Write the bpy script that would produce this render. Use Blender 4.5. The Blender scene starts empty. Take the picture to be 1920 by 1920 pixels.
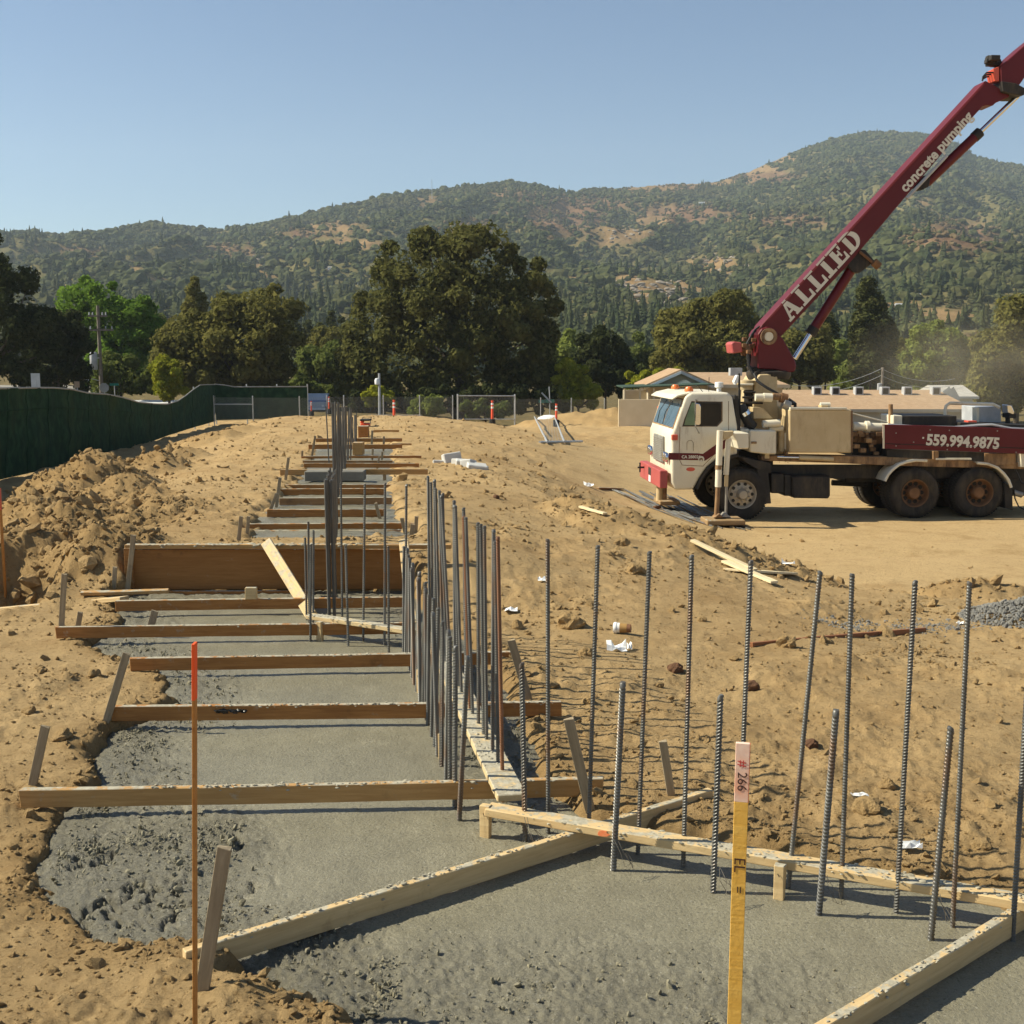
import bpy, bmesh, math, random
import numpy as np
from mathutils import Vector, Matrix

# ------------------------------------------------------------------ camera, world, sun, exposure
scene = bpy.context.scene
COL = scene.collection
CAM_H = 2.2
FPX = 2250.0                      # focal length in pixels of the 1920 wide photograph
PITCH = math.atan(300.0 / FPX)
cam_data = bpy.data.cameras.new("camera")
cam = bpy.data.objects.new("camera", cam_data)
COL.objects.link(cam)
cam_data.sensor_width = 36.0
cam_data.lens = 36.0 * FPX / 1920.0
cam_data.clip_start = 0.05
cam_data.clip_end = 20000.0
cam.location = (0, 0, CAM_H)
cam.rotation_euler = (math.pi / 2 - PITCH, 0, 0)
scene.camera = cam

SUN_EL = math.radians(40.0)
SUN_AZ = math.radians(4.0)        # sun stands to the left, this much beyond square
sun_dir = Vector((-math.cos(SUN_EL) * math.cos(SUN_AZ), math.cos(SUN_EL) * math.sin(SUN_AZ), math.sin(SUN_EL)))
world = bpy.data.worlds.new("World")
scene.world = world
world.use_nodes = True
wn = world.node_tree
wn.nodes.clear()
sky = wn.nodes.new("ShaderNodeTexSky")
sky.sky_type = 'NISHITA'
sky.sun_disc = False
sky.sun_elevation = SUN_EL
sky.sun_rotation = math.atan2(sun_dir.x, sun_dir.y)
sky.altitude = 300
sky.air_density = 1.0
sky.dust_density = 0.0
sky.ozone_density = 3.0
bg = wn.nodes.new("ShaderNodeBackground")
bg.inputs[1].default_value = 0.066
wo = wn.nodes.new("ShaderNodeOutputWorld")
wn.links.new(sky.outputs[0], bg.inputs[0])
wn.links.new(bg.outputs[0], wo.inputs[0])

sl = bpy.data.lights.new("sun", 'SUN')
sl.energy = 5.0
sl.angle = math.radians(0.5)
sl.color = (1.0, 0.93, 0.74)
sun = bpy.data.objects.new("sun", sl)
COL.objects.link(sun)
sun.rotation_euler = sun_dir.to_track_quat('Z', 'Y').to_euler()
sun.location = (-40, 0, 60)

scene.view_settings.view_transform = 'Standard'
scene.view_settings.look = 'None'
scene.view_settings.exposure = 0.72
scene.view_settings.gamma = 1.0
scene.view_settings.use_curve_mapping = False
scene.render.engine = 'CYCLES'
scene.cycles.use_denoising = True
scene.cycles.max_bounces = 6
scene.cycles.diffuse_bounces = 3
scene.cycles.transparent_max_bounces = 12
scene.cycles.volume_bounces = 1

rng = np.random.default_rng(11)
random.seed(5)

# ------------------------------------------------------------------ pixel -> place
CP, SP = math.cos(PITCH), math.sin(PITCH)
def ray(px, py):
    x = (px - 960.0) / FPX
    y = (960.0 - py) / FPX
    return Vector((x, CP + y * SP, y * CP - SP))
def P(px, py, z=0.0):
    d = ray(px, py)
    t = (z - CAM_H) / d.z
    return Vector((d.x * t, d.y * t, z))
def PY(px, py, Y):
    d = ray(px, py)
    t = Y / d.y
    return Vector((d.x * t, Y, CAM_H + d.z * t))
def pxw(n, Y):                    # metres spanned by n photo pixels at distance Y
    return n * Y / FPX

# ------------------------------------------------------------------ noise
def _hash(xi, yi, seed):
    h = (xi.astype(np.int64) * 374761393 + yi.astype(np.int64) * 668265263 + seed * 974634777) & 0xFFFFFFFF
    h = ((h ^ (h >> 13)) * 1274126177) & 0xFFFFFFFF
    h = ((h ^ (h >> 16)) * 2246822519) & 0xFFFFFFFF
    return (h ^ (h >> 15)) / 4294967296.0 * 2 * math.pi
def gnoise(x, y, seed=0):
    xi = np.floor(x); yi = np.floor(y)
    fx = x - xi; fy = y - yi
    u = fx * fx * fx * (fx * (fx * 6 - 15) + 10)
    v = fy * fy * fy * (fy * (fy * 6 - 15) + 10)
    def g(dx, dy):
        a = _hash(xi + dx, yi + dy, seed)
        return np.cos(a) * (fx - dx) + np.sin(a) * (fy - dy)
    a = g(0, 0); b = g(1, 0); c = g(0, 1); d = g(1, 1)
    return (a + u * (b - a) + v * (c - a) + u * v * (a - b - c + d)) * 1.5
def fbm(x, y, seed=0, octv=4, gain=0.5, lac=2.03):
    s = 0; amp = 1.0
    for k in range(octv):
        s = s + amp * gnoise(x, y, seed + 17 * k)
        x = x * lac + 3.7; y = y * lac - 1.9; amp *= gain
    return s
def sstep(a, b, x):
    t = np.clip((x - a) / (b - a), 0, 1)
    return t * t * (3 - 2 * t)
def seg_dist(x, y, a, b):
    ax, ay, bx, by = a[0], a[1], b[0], b[1]
    dx, dy = bx - ax, by - ay
    t = np.clip(((x - ax) * dx + (y - ay) * dy) / (dx * dx + dy * dy + 1e-12), 0, 1)
    return np.hypot(x - ax - t * dx, y - ay - t * dy), t
def poly_sd(x, y, poly):          # signed distance, negative inside
    d = np.full(x.shape, 1e9); ins = np.zeros(x.shape, bool)
    n = len(poly)
    for i in range(n):
        a = poly[i]; b = poly[(i + 1) % n]
        dd, _ = seg_dist(x, y, a, b)
        d = np.minimum(d, dd)
        c = ((a[1] > y) != (b[1] > y)) & (x < (b[0] - a[0]) * (y - a[1]) / (b[1] - a[1] + 1e-12) + a[0])
        ins ^= c
    return np.where(ins, -d, d)

# ------------------------------------------------------------------ mesh building
class MB:
    def __init__(self):
        self.v = []; self.f = []; self.m = []
    def add(self, vs, fs, mi=0):
        o = len(self.v)
        self.v.extend([tuple(p) for p in vs])
        self.f.extend([tuple(i + o for i in f) for f in fs])
        self.m.extend([mi] * len(fs))
        return self
    def box(self, lo, hi, mi=0, M=None):
        x0, y0, z0 = lo; x1, y1, z1 = hi
        vs = [Vector(p) for p in ((x0,y0,z0),(x1,y0,z0),(x1,y1,z0),(x0,y1,z0),(x0,y0,z1),(x1,y0,z1),(x1,y1,z1),(x0,y1,z1))]
        if M is not None: vs = [M @ p for p in vs]
        return self.add(vs, [(0,3,2,1),(4,5,6,7),(0,1,5,4),(1,2,6,5),(2,3,7,6),(3,0,4,7)], mi)
    def cyl(self, a, b, r0, r1=None, n=10, mi=0, caps=True):
        a = Vector(a); b = Vector(b); r1 = r0 if r1 is None else r1
        w = (b - a).normalized()
        u = w.cross(Vector((0, 0, 1)) if abs(w.z) < .9 else Vector((1, 0, 0))).normalized()
        v = w.cross(u)
        vs = []
        for c, r in ((a, r0), (b, r1)):
            for k in range(n):
                t = 2 * math.pi * k / n
                vs.append(c + u * (r * math.cos(t)) + v * (r * math.sin(t)))
        fs = [(k, (k + 1) % n, n + (k + 1) % n, n + k) for k in range(n)]
        if caps: fs += [tuple(range(n - 1, -1, -1)), tuple(range(n, 2 * n))]
        return self.add(vs, fs, mi)
    def tube(self, pts, r, n=6, mi=0):
        pts = [Vector(p) for p in pts]
        rs = r if isinstance(r, (list, tuple)) else [r] * len(pts)
        vs = []; up = None
        for i, p in enumerate(pts):
            w = (pts[min(i + 1, len(pts) - 1)] - pts[max(i - 1, 0)]).normalized()
            if up is None:
                up = w.cross(Vector((0, 0, 1)) if abs(w.z) < .9 else Vector((1, 0, 0))).normalized()
            u = (up - w * up.dot(w)).normalized(); up = u
            v = w.cross(u)
            for k in range(n):
                t = 2 * math.pi * k / n
                vs.append(p + u * (rs[i] * math.cos(t)) + v * (rs[i] * math.sin(t)))
        fs = []
        for i in range(len(pts) - 1):
            for k in range(n):
                fs.append((i*n+k, i*n+(k+1) % n, (i+1)*n+(k+1) % n, (i+1)*n+k))
        fs += [tuple(range(n - 1, -1, -1)), tuple(range((len(pts)-1)*n, len(pts)*n))]
        return self.add(vs, fs, mi)
    def lathe(self, c, axis, prof, n=20, mi=0, caps=True):        # prof: (radius, distance along axis)
        c = Vector(c); w = Vector(axis).normalized()
        u = w.cross(Vector((0, 0, 1)) if abs(w.z) < .9 else Vector((1, 0, 0))).normalized()
        v = w.cross(u); vs = []
        for r, h in prof:
            for k in range(n):
                t = 2 * math.pi * k / n
                vs.append(c + w * h + u * (r * math.cos(t)) + v * (r * math.sin(t)))
        fs = []
        for i in range(len(prof) - 1):
            for k in range(n):
                fs.append((i*n+k, i*n+(k+1) % n, (i+1)*n+(k+1) % n, (i+1)*n+k))
        if caps and prof[0][0] > 1e-4: fs.append(tuple(range(n - 1, -1, -1)))
        if caps and prof[-1][0] > 1e-4: fs.append(tuple(range((len(prof)-1)*n, len(prof)*n)))
        return self.add(vs, fs, mi)
    def prism(self, poly, d, mi=0):                    # poly: 3-D points, d: extrusion vector
        poly = [Vector(p) for p in poly]; d = Vector(d); n = len(poly)
        vs = poly + [p + d for p in poly]
        fs = [tuple(range(n)), tuple(range(2*n-1, n-1, -1))]
        fs += [(k, n + k, n + (k+1) % n, (k+1) % n) for k in range(n)]
        return self.add(vs, fs, mi)
    def build(self, name, mats, parent=None, smooth=False, bevel=0.0, seg=1, **kw):
        me = bpy.data.meshes.new(name)
        me.from_pydata(self.v, [], self.f)
        mats = mats if isinstance(mats, (list, tuple)) else [mats]
        for m in mats: me.materials.append(m)
        if len(mats) > 1: me.polygons.foreach_set("material_index", self.m)
        bm = bmesh.new(); bm.from_mesh(me)
        bmesh.ops.recalc_face_normals(bm, faces=bm.faces)
        if bevel > 0:
            ed = [e for e in bm.edges if len(e.link_faces) == 2 and e.calc_face_angle(0) > 0.6]
            bmesh.ops.bevel(bm, geom=ed, offset=bevel, segments=seg, affect='EDGES', profile=0.5, clamp_overlap=True)
        bm.to_mesh(me); bm.free()
        if smooth:
            me.polygons.foreach_set("use_smooth", [True] * len(me.polygons))
            me.update()
            try: me.set_sharp_from_angle(angle=math.radians(40))
            except Exception: pass
        return link(name, me, parent, **kw)
def link(name, me, parent=None, label=None, cat=None, group=None, kind=None, loc=None, rot=None, mw=None):
    o = bpy.data.objects.new(name, me)
    COL.objects.link(o)
    if parent is not None: o.parent = parent
    if loc is not None: o.location = loc
    if rot is not None: o.rotation_euler = rot
    if mw is not None: o.matrix_world = mw
    tag(o, label, cat, group, kind)
    return o
def tag(o, label=None, cat=None, group=None, kind=None):
    if label: o["label"] = label
    if cat: o["category"] = cat
    if group: o["group"] = group
    if kind: o["kind"] = kind
    return o
def thing(name, label, cat, loc=(0, 0, 0), rz=0.0, group=None):
    return link(name, None, None, label, cat, group, loc=loc, rot=(0, 0, rz))
def np_mesh(name, V, F, mats, smooth=True, attrs=None):
    me = bpy.data.meshes.new(name)
    V = np.asarray(V, np.float32); F = np.asarray(F, np.int32)
    k = F.shape[1]
    me.vertices.add(len(V)); me.vertices.foreach_set("co", V.ravel())
    me.loops.add(F.size); me.loops.foreach_set("vertex_index", F.ravel())
    me.polygons.add(len(F))
    me.polygons.foreach_set("loop_start", np.arange(0, F.size, k, dtype=np.int32))
    me.polygons.foreach_set("loop_total", np.full(len(F), k, np.int32))
    me.polygons.foreach_set("use_smooth", np.full(len(F), smooth))
    for m in (mats if isinstance(mats, (list, tuple)) else [mats]): me.materials.append(m)
    for an, (typ, data) in (attrs or {}).items():
        at = me.attributes.new(an, typ, 'POINT')
        data = np.asarray(data, np.float32)
        at.data.foreach_set('value' if typ == 'FLOAT' else ('color' if typ == 'FLOAT_COLOR' else 'vector'), data.ravel())
    me.update(calc_edges=True)
    return me
def grid_faces(nr, nc, wrap=False):
    i = np.arange(nr - 1)[:, None]; j = np.arange(nc if wrap else nc - 1)[None, :]
    j2 = (j + 1) % nc
    a = i * nc + j; b = i * nc + j2; c = (i + 1) * nc + j2; d = (i + 1) * nc + j
    return np.stack([a, b, c, d], -1).reshape(-1, 4)

# ------------------------------------------------------------------ materials
MATS = {}
class NT:
    def __init__(self, name):
        self.m = bpy.data.materials.new(name); self.m.use_nodes = True
        self.t = self.m.node_tree; self.t.nodes.clear()
        self.out = self.n("ShaderNodeOutputMaterial")
        self.b = self.n("ShaderNodeBsdfPrincipled")
        self.l(self.b.outputs[0], self.out.inputs[0])
    def n(self, typ, **kw):
        nd = self.t.nodes.new(typ)
        for k, v in kw.items(): setattr(nd, k, v)
        return nd
    def l(self, a, b): self.t.links.new(a, b)
    def set(self, sock, v):
        if hasattr(v, 'is_linked') or hasattr(v, 'links'): self.l(v, sock)
        else: sock.default_value = v
    def coord(self, kind='Object', scale=(1, 1, 1), rnd=False):
        tc = self.n("ShaderNodeTexCoord")
        mp = self.n("ShaderNodeMapping"); mp.inputs['Scale'].default_value = scale
        self.l(tc.outputs[kind], mp.inputs[0])
        if rnd:
            oi = self.n("ShaderNodeObjectInfo")
            mu = self.n("ShaderNodeVectorMath", operation='SCALE')
            mu.inputs[0].default_value = (37.0, 19.0, 53.0)
            self.l(oi.outputs['Random'], mu.inputs['Scale'])
            self.l(mu.outputs[0], mp.inputs['Location'])
        return mp.outputs[0]
    def noise(self, vec, scale, detail=4, rough=0.55, dist=0.0):
        nd = self.n("ShaderNodeTexNoise")
        nd.inputs['Scale'].default_value = scale; nd.inputs['Detail'].default_value = detail
        nd.inputs['Roughness'].default_value = rough; nd.inputs['Distortion'].default_value = dist
        if vec is not None: self.l(vec, nd.inputs['Vector'])
        return nd.outputs['Fac']
    def ramp(self, fac, stops):
        nd = self.n("ShaderNodeValToRGB")
        el = nd.color_ramp.elements
        while len(el) < len(stops): el.new(0.5)
        for e, (p, c) in zip(el, stops):
            e.position = p; e.color = (c if isinstance(c, (tuple, list)) else (c, c, c))[:3] + (1,) if isinstance(c, tuple) else (c, c, c, 1)
        self.l(fac, nd.inputs[0])
        return nd.outputs[0]
    def mix(self, fac, a, b, mode='MIX'):
        nd = self.n("ShaderNodeMix", data_type='RGBA', blend_type=mode)
        self.set(nd.inputs[0], fac)
        for s, v in ((nd.inputs[6], a), (nd.inputs[7], b)):
            if isinstance(v, (tuple, list)): s.default_value = tuple(v[:3]) + (1,)
            else: self.l(v, s)
        return nd.outputs[2]
    def math(self, op, a, b=0.5, c=None):
        nd = self.n("ShaderNodeMath", operation=op)
        self.set(nd.inputs[0], a); self.set(nd.inputs[1], b)
        if c is not None: self.set(nd.inputs[2], c)
        return nd.outputs[0]
    def bump(self, h, strength=0.5, dist=0.01, prev=None):
        nd = self.n("ShaderNodeBump")
        nd.inputs['Strength'].default_value = strength; nd.inputs['Distance'].default_value = dist
        self.l(h, nd.inputs['Height'])
        if prev is not None: self.l(prev, nd.inputs['Normal'])
        return nd.outputs[0]
    def done(self, color=None, rough=None, metal=None, normal=None, spec=None):
        for k, v in (('Base Color', color), ('Roughness', rough), ('Metallic', metal), ('Specular IOR Level', spec)):
            if v is None: continue
            s = self.b.inputs[k]
            if isinstance(v, (tuple, list)): s.default_value = tuple(v[:3]) + (1,)
            else: self.set(s, v)
        if normal is not None: self.l(normal, self.b.inputs['Normal'])
        return self.m
def paint(name, c1, c2, scale=6.0, lo=0.42, hi=0.7, rough=0.5, metal=0.0, bump=0.15, bscale=60.0, bdist=0.004, spec=0.4, rnd=True, dirt=None, dscale=2.5, dlo=.55, dhi=.75):
    if name in MATS: return MATS[name]
    t = NT(name)
    v = t.coord(rnd=rnd)
    c = t.ramp(t.noise(v, scale, 6, 0.6), [(lo, c1), (hi, c2)])
    if dirt is not None:
        k = t.ramp(t.noise(t.coord(scale=(1.6, 1.6, .45), rnd=rnd), dscale, 8, 0.72), [(dlo, 0.0), (dhi, 1.0)])
        c = t.mix(k, c, dirt)
    nb = t.bump(t.noise(v, bscale, 3, 0.6), bump, bdist) if bump > 0 else None
    MATS[name] = t.done(c, rough, metal, nb, spec)
    return MATS[name]
def wood(name, c1, c2, splat=0.0, rough=0.75, dark=(0.05, 0.035, 0.022)):
    """grain runs along local X; splat: how much grey cement has dried or smeared on the top"""
    t = NT(name)
    v = t.coord(scale=(1.2, 16, 16), rnd=True)
    v2 = t.coord(scale=(1, 1, 1), rnd=True)
    g = t.noise(v, 3.0, 6, 0.65, 0.6)
    c = t.ramp(g, [(0.32, c1), (0.68, c2)])
    kn = t.ramp(t.noise(v2, 5.0, 5, 0.7), [(0.60, 0.0), (0.78, 1.0)])
    c = t.mix(t.math('MULTIPLY', kn, 0.55), c, dark)
    if splat > 0:
        geo = t.n("ShaderNodeNewGeometry")
        sx = t.n("ShaderNodeSeparateXYZ"); t.l(geo.outputs['Normal'], sx.inputs[0])
        up = t.ramp(sx.outputs[2], [(0.25, 0.0), (0.8, 1.0)])
        n1 = t.noise(v2, 9.0, 7, 0.7)
        top = t.ramp(n1, [(0.60 - 0.30 * splat, 0.0), (0.66 - 0.28 * splat, 1.0)])
        side = t.ramp(t.noise(v2, 14.0, 7, 0.72), [(0.66 - 0.1 * splat, 0.0), (0.76 - 0.1 * splat, 0.8)])
        k = t.math('MAXIMUM', t.math('MULTIPLY', up, top), t.math('MULTIPLY', side, 0.75))
        cc = t.ramp(t.noise(v2, 40.0, 4, 0.6), [(0.35, (0.30, 0.27, 0.20)), (0.7, (0.48, 0.44, 0.34))])
        c = t.mix(k, c, cc)
    b1 = t.bump(g, 0.35, 0.004)
    b2 = t.bump(t.noise(v2, 90.0, 3, 0.6), 0.3, 0.003, b1)
    m = t.done(c, rough, 0.0, b2, 0.25)
    MATS[name] = m
    return m
# ------------------------------------------------------------------ the lie of the land
def XY(px, py, z=0.0):
    p = P(px, py, z); return (p.x, p.y)
def XYY(px, Y):
    return ((px - 960.0) / FPX * Y / CP * 1.0, Y)   # good enough for heaps well below the horizon
NEAR_POLY = [XY(*q) for q in [(720,1990),(650,1905),(592,1868),(556,1818),(470,1796),(340,1778),(230,1768),(140,1705),(95,1648),(118,1560),
    (150,1515),(215,1465),(200,1420),(228,1372),(300,1350),(335,1308),(322,1262),(250,1235),(185,1212),(205,1195),(245,1170),
    (225,1148),(228,1122),(240,1106),(770,1106),(800,1160),(870,1205),(935,1290),(985,1380),(1012,1470),(1070,1528),(1200,1562),
    (1320,1585),(1500,1620),(1700,1668),(1990,1730),(2300,1800),(2300,1990)]]
FZ = 0.30
FAR_POLY = [XY(x, y, FZ) for x, y in [(455,1016),(480,980),(508,955),(528,935),(545,912),(562,880),(585,842),(604,815),(735,815),
    (735,860),(728,900),(735,950),(765,990),(790,1016)]]
FENCE_A = (-10.67, 25.0); FENCE_B = (-15.9, 64.0)
def fence_x(y): return FENCE_A[0] + (y - FENCE_A[1]) * (FENCE_B[0] - FENCE_A[0]) / (FENCE_B[1] - FENCE_A[1])
HEAPS = []
for px, py, Y, sl_ in [(178,852,19,.62),(232,895,17,.55),(120,905,17,.55),(62,935,14.6,.52),(110,990,12.6,.5),(295,846,23,.5),(350,838,25.5,.45),(432,806,31,.36),
                       (470,800,33,.3),(40,985,12.2,.5),(250,940,14.5,.42),(545,792,36,.2),(60,1010,11.6,.5)]:
    p = PY(px, py, Y); HEAPS.append((p.x, p.y, p.z, sl_))
RIDGE = [(PY(985,960,16.6), .0), (PY(1060,938,15.6), 0), (PY(1140,955,14.8), 0), (PY(1230,1003,14.0), 0), (PY(1320,1055,13.3), 0),
         (PY(1420,1100,12.6), 0), (PY(1500,1112,12.6), 0), (PY(1640,1128,12.4), 0)]
RIDGE = [r[0] for r in RIDGE]
MOUNDS = []
for px, py, Y, sl_ in [(1640,1105,13.4,.4),(1818,1095,13.8,.4),(1905,1190,10.6,.3),(1990,1300,8.6,.3),(1075,1150,9.7,.35),(1600,1500,6.0,.16),(1760,1530,5.8,.18),(850,845,27,.35),(905,870,24,.4),
                       (1150,765,66,.22),(1230,770,66,.2),(1080,772,66,.25),(1330,775,66,.2)]:
    p = PY(px, py, Y); MOUNDS.append((p.x, p.y, p.z, sl_))
TRUCK_Z = PY(1390, 975, 24.0).z
def far_level(y): return FZ - .22 * sstep(14, 23, y)
YARD = [(300, 10.5), (9, 11.0), (6.5, 11.9), (4.2, 12.6), (3.2, 12.8), (2.6, 13.0), (1.6, 14.1), (.8, 15.6), (.3, 17.6), (-.25, 20), (-1.1, 25), (-1.9, 30), (-2.8, 36), (-4, 44), (-8, 66), (-30, 300), (300, 300)]
def base_z(x, y):
    left = sstep(.9, -.9, x)
    zl = 0.05 + (FZ + .02) * sstep(9.8, 11.6, y) * (.25 + .75 * left) - 0.24 * sstep(14, 23, y) * (.25 + .75 * left)
    zl = zl - .46 * sstep(.4, 4.5, x) * sstep(7, 12, y) - .06 * sstep(.5, 3, x) * sstep(5.5, 8, y)
    zl = zl - (zl + 1.85) * sstep(37, 66, y) - .35 * sstep(66, 95, y) - 2.5 * sstep(95, 230, y)
    T = TRUCK_Z
    ys = np.array([-50, 18, 26, 36, 44, 53, 58, 66, 73, 95, 150, 400])
    zs = np.array([T, T, T, T - .22, T - .62, T - .12, T - .25, T - .70, -3.4, -3.8, -4.2, -4.7])
    zr = (np.interp(y, ys, zs) + np.interp(y - .6, ys, zs) + np.interp(y + .6, ys, zs)) / 3
    near = np.hypot(x, y) < 320
    sd = np.full(x.shape, 9.0)
    if near.any(): sd[near] = -poly_sd(x[near], y[near], YARD)
    sd = np.where(near, sd, np.where(x > 0, 9.0, -9.0)) + .25 * gnoise(x * .7, y * .7, 15)
    w = 3.4 + 1.6 * sstep(18, 23, y) + 7 * sstep(25, 34, y); q = np.clip(sd / w, 0, 1); b = .45 * q + .55 * sstep(0, 1, q)
    z = zl * (1 - b) + zr * b
    fx = fence_x(y)                # falls away to the foot of the screened fence on the left
    zf = np.interp(y, [0, 25, 64, 90], [0.0, -.45, -1.65, -2.1])
    c = sstep(5.5, .8, x - fx)
    return z * (1 - c) + zf * c
def ground_z(x, y, full=False):
    x = np.asarray(x, float); y = np.asarray(y, float)
    z = base_z(x, y)
    fresh = np.zeros(x.shape)
    far = np.hypot(x, y) > 110
    wob = 0.22 * fbm(x * .9, y * .9, 5, 3)
    for (hx, hy, hz, s) in HEAPS:
        d = np.hypot(x - hx, y - hy)
        h = hz - s * (np.sqrt(d * d + .09) - .3) + wob * np.clip(d, 0, 1) * .55
        k = sstep(-.12, .12, h - z)
        fresh = np.maximum(fresh, sstep(-.1, .35, h - z))
        z = z + np.maximum(h - z, 0) * k
    for (hx, hy, hz, s) in MOUNDS:
        d = np.hypot(x - hx, y - hy)
        h = hz - s * (np.sqrt(d * d + .16) - .4) + wob * np.clip(d, 0, 1) * .3
        k = sstep(-.06, .10, h - z)
        fresh = np.maximum(fresh, .55 * sstep(-.05, .2, h - z))
        z = z + np.maximum(h - z, 0) * k
    for a, b in zip(RIDGE[:-1], RIDGE[1:]):
        d, t = seg_dist(x, y, (a.x, a.y), (b.x, b.y))
        h = a.z + (b.z - a.z) * t - .38 * (np.sqrt(d * d + .12) - .34) + wob * np.clip(d, 0, 1) * .35
        k = sstep(-.06, .10, h - z)
        fresh = np.maximum(fresh, .6 * sstep(-.05, .25, h - z))
        z = z + np.maximum(h - z, 0) * k
    hp = [XY(-60,880,.3), XY(60,900,.4), XY(180,880,.4), XY(330,935,.35), XY(320,1000,.3), XY(235,1085,.2), XY(100,1100,.15), XY(-80,1120,.1)]
    zone = sstep(.5, -.5, poly_sd(x, y, hp) + .6 * gnoise(x * 1.1, y * 1.1, 88))
    fresh = np.maximum(fresh, .85 * zone)
    z = z + zone * (.16 * fbm(x * .9, y * .9, 89, 2) + .07 * np.abs(fbm(x * 2.4, y * 2.4, 90, 2)))
    # dug pit beside the heaps, far left
    d = np.hypot((x + 4.75) / .6, (y - 10.7) / 1.1); z = z - .95 * sstep(1.2, .4, d)
    # roughness
    pad = sstep(14.5, 18, y) * sstep(1.0, 3.5, x + .06 * (y - 14)) * sstep(48, 40, y)
    amp = 1 - .8 * pad
    amp2 = amp * (1 + 1.7 * fresh)
    r = np.hypot(x, y)
    z = z + .05 * amp * fbm(x * .55, y * .55, 21, 2)
    cal = .35 + .9 * sstep(-.25, .5, fbm(x * .45, y * .45, 25, 3))
    amp2 = amp2 * np.clip(cal + .6 * fresh, 0, 1.3)
    z = z + np.where(r < 75, .034 * amp2 * fbm(x * 1.9, y * 1.9, 31, 3), 0)
    n2 = fbm(x * 7.0, y * 7.0, 41, 3)
    z = z + np.where(r < 60, amp2 * (.020 * np.maximum(n2, 0) ** 1.4 + .006 * n2), 0)
    z = z + np.where(r < 25, .0065 * amp2 * fbm(x * 23, y * 23, 51, 2), 0)
    # wheel ruts across the yard
    z = z - .05 * pad * np.exp(-((y - 19.6 - .05 * x) / .35) ** 2) - .04 * pad * np.exp(-((y - 21.4 - .03 * x) / .3) ** 2)
    # footing trench
    lip = .07 * fbm(x * 3.1, y * 3.1, 61, 3)
    m = r < 16
    sd = np.full(x.shape, 5.0)
    if m.any(): sd[m] = poly_sd(x[m], y[m], NEAR_POLY)
    zz = -.16 + (z + .16) * sstep(-.14, .10, sd + lip)
    # left edge of the trench was dug with a small scarp
    zz = zz - .09 * np.exp(-((sd + lip - .02) / .06) ** 2) * sstep(.2, -.6, x) * (fbm(x * 1.7, y * 1.7, 71, 2) > -.1)
    z = np.where(sd < .6, np.minimum(zz, z), z)
    fresh = np.maximum(fresh, .75 * sstep(.32, .02, sd + lip))
    m = (r > 10) & (r < 45)
    sd2 = np.full(x.shape, 5.0)
    if m.any(): sd2[m] = poly_sd(x[m], y[m], FAR_POLY)
    fz = far_level(y); zz = fz - .12 + (z - fz + .12) * sstep(-.18, .16, sd2 + 2 * lip)
    z = np.where(sd2 < .6, np.minimum(zz, z), z)
    # dip under the two diagonal boards at the near left
    p = P(522, 1838); d = np.hypot((x - p.x) / .20, (y - p.y) / .11); z = z - .22 * sstep(1.25, .6, d)
    if full: return z, fresh, pad
    return z
def gz(x, y): return float(ground_z(np.array([x]), np.array([y]))[0])
def G(px, py):                    # where the sight line through a photo pixel meets the ground
    d = ray(px, py)
    t = np.geomspace(2.5, 130, 2500)
    h = ground_z(d.x * t, d.y * t) - (CAM_H + d.z * t)
    k = np.argmax(h > 0)
    if k == 0: k = len(t) - 1
    t0, t1 = t[k - 1], t[k]
    w = -h[k - 1] / (h[k] - h[k - 1] + 1e-9)
    tt = t0 + (t1 - t0) * min(max(w, 0), 1)
    return Vector((d.x * tt, d.y * tt, CAM_H + d.z * tt))

def dirt_material():
    t = NT("dirt")
    v = t.coord()
    big = t.noise(v, 0.35, 5, 0.6); mid = t.noise(v, 3.0, 6, 0.65); fine = t.noise(v, 22.0, 6, 0.7)
    c = t.ramp(mid, [(0.30, (0.325, 0.212, 0.096)), (0.70, (0.475, 0.325, 0.158))])
    c = t.mix(t.ramp(big, [(0.38, 0.0), (0.62, 0.55)]), c, (0.50, 0.355, 0.18))
    at = t.n("ShaderNodeAttribute", attribute_name="fresh")
    c = t.mix(t.math('MULTIPLY', at.outputs['Fac'], .75), c, (0.27, 0.17, 0.07))
    at2 = t.n("ShaderNodeAttribute", attribute_name="pad")
    c = t.mix(t.math('MULTIPLY', at2.outputs['Fac'], .55), c, (0.53, 0.378, 0.195))
    at3 = t.n("ShaderNodeAttribute", attribute_name="outside")
    c = t.mix(t.math('MULTIPLY', at3.outputs['Fac'], .92), c, t.ramp(t.noise(v, .8, 6, .7), [(.35, (0.05, 0.05, 0.02)), (.65, (0.16, 0.125, 0.055))]))
    c = t.mix(t.ramp(fine, [(0.33, 0.7), (0.45, 0.0)]), c, (0.20, 0.122, 0.05))  # random dark specks, deepened to put tiny shadows into the colour
    c = t.mix(t.ramp(t.noise(v, 1.3, 7, .72), [(.50, 0.0), (.66, .5)]), c, (0.30, 0.187, 0.08))
    c = t.mix(t.ramp(t.noise(v, 60.0, 4, 0.6), [(0.64, 0.0), (0.74, 0.8)]), c, (0.62, 0.46, 0.27))
    b = t.bump(t.noise(v, 20.0, 9, 0.78), 1.0, 0.026)
    vo = t.n("ShaderNodeTexVoronoi", feature='F1'); vo.inputs['Scale'].default_value = 40; t.l(v, vo.inputs['Vector'])
    b = t.bump(t.ramp(vo.outputs['Distance'], [(0.0, 1.0), (0.45, 0.0)]), 0.22, 0.008, b)
    b = t.bump(t.noise(v, 75.0, 5, 0.75), 0.9, 0.012, b)
    return t.done(c, 0.95, 0.0, b, 0.08)
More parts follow.
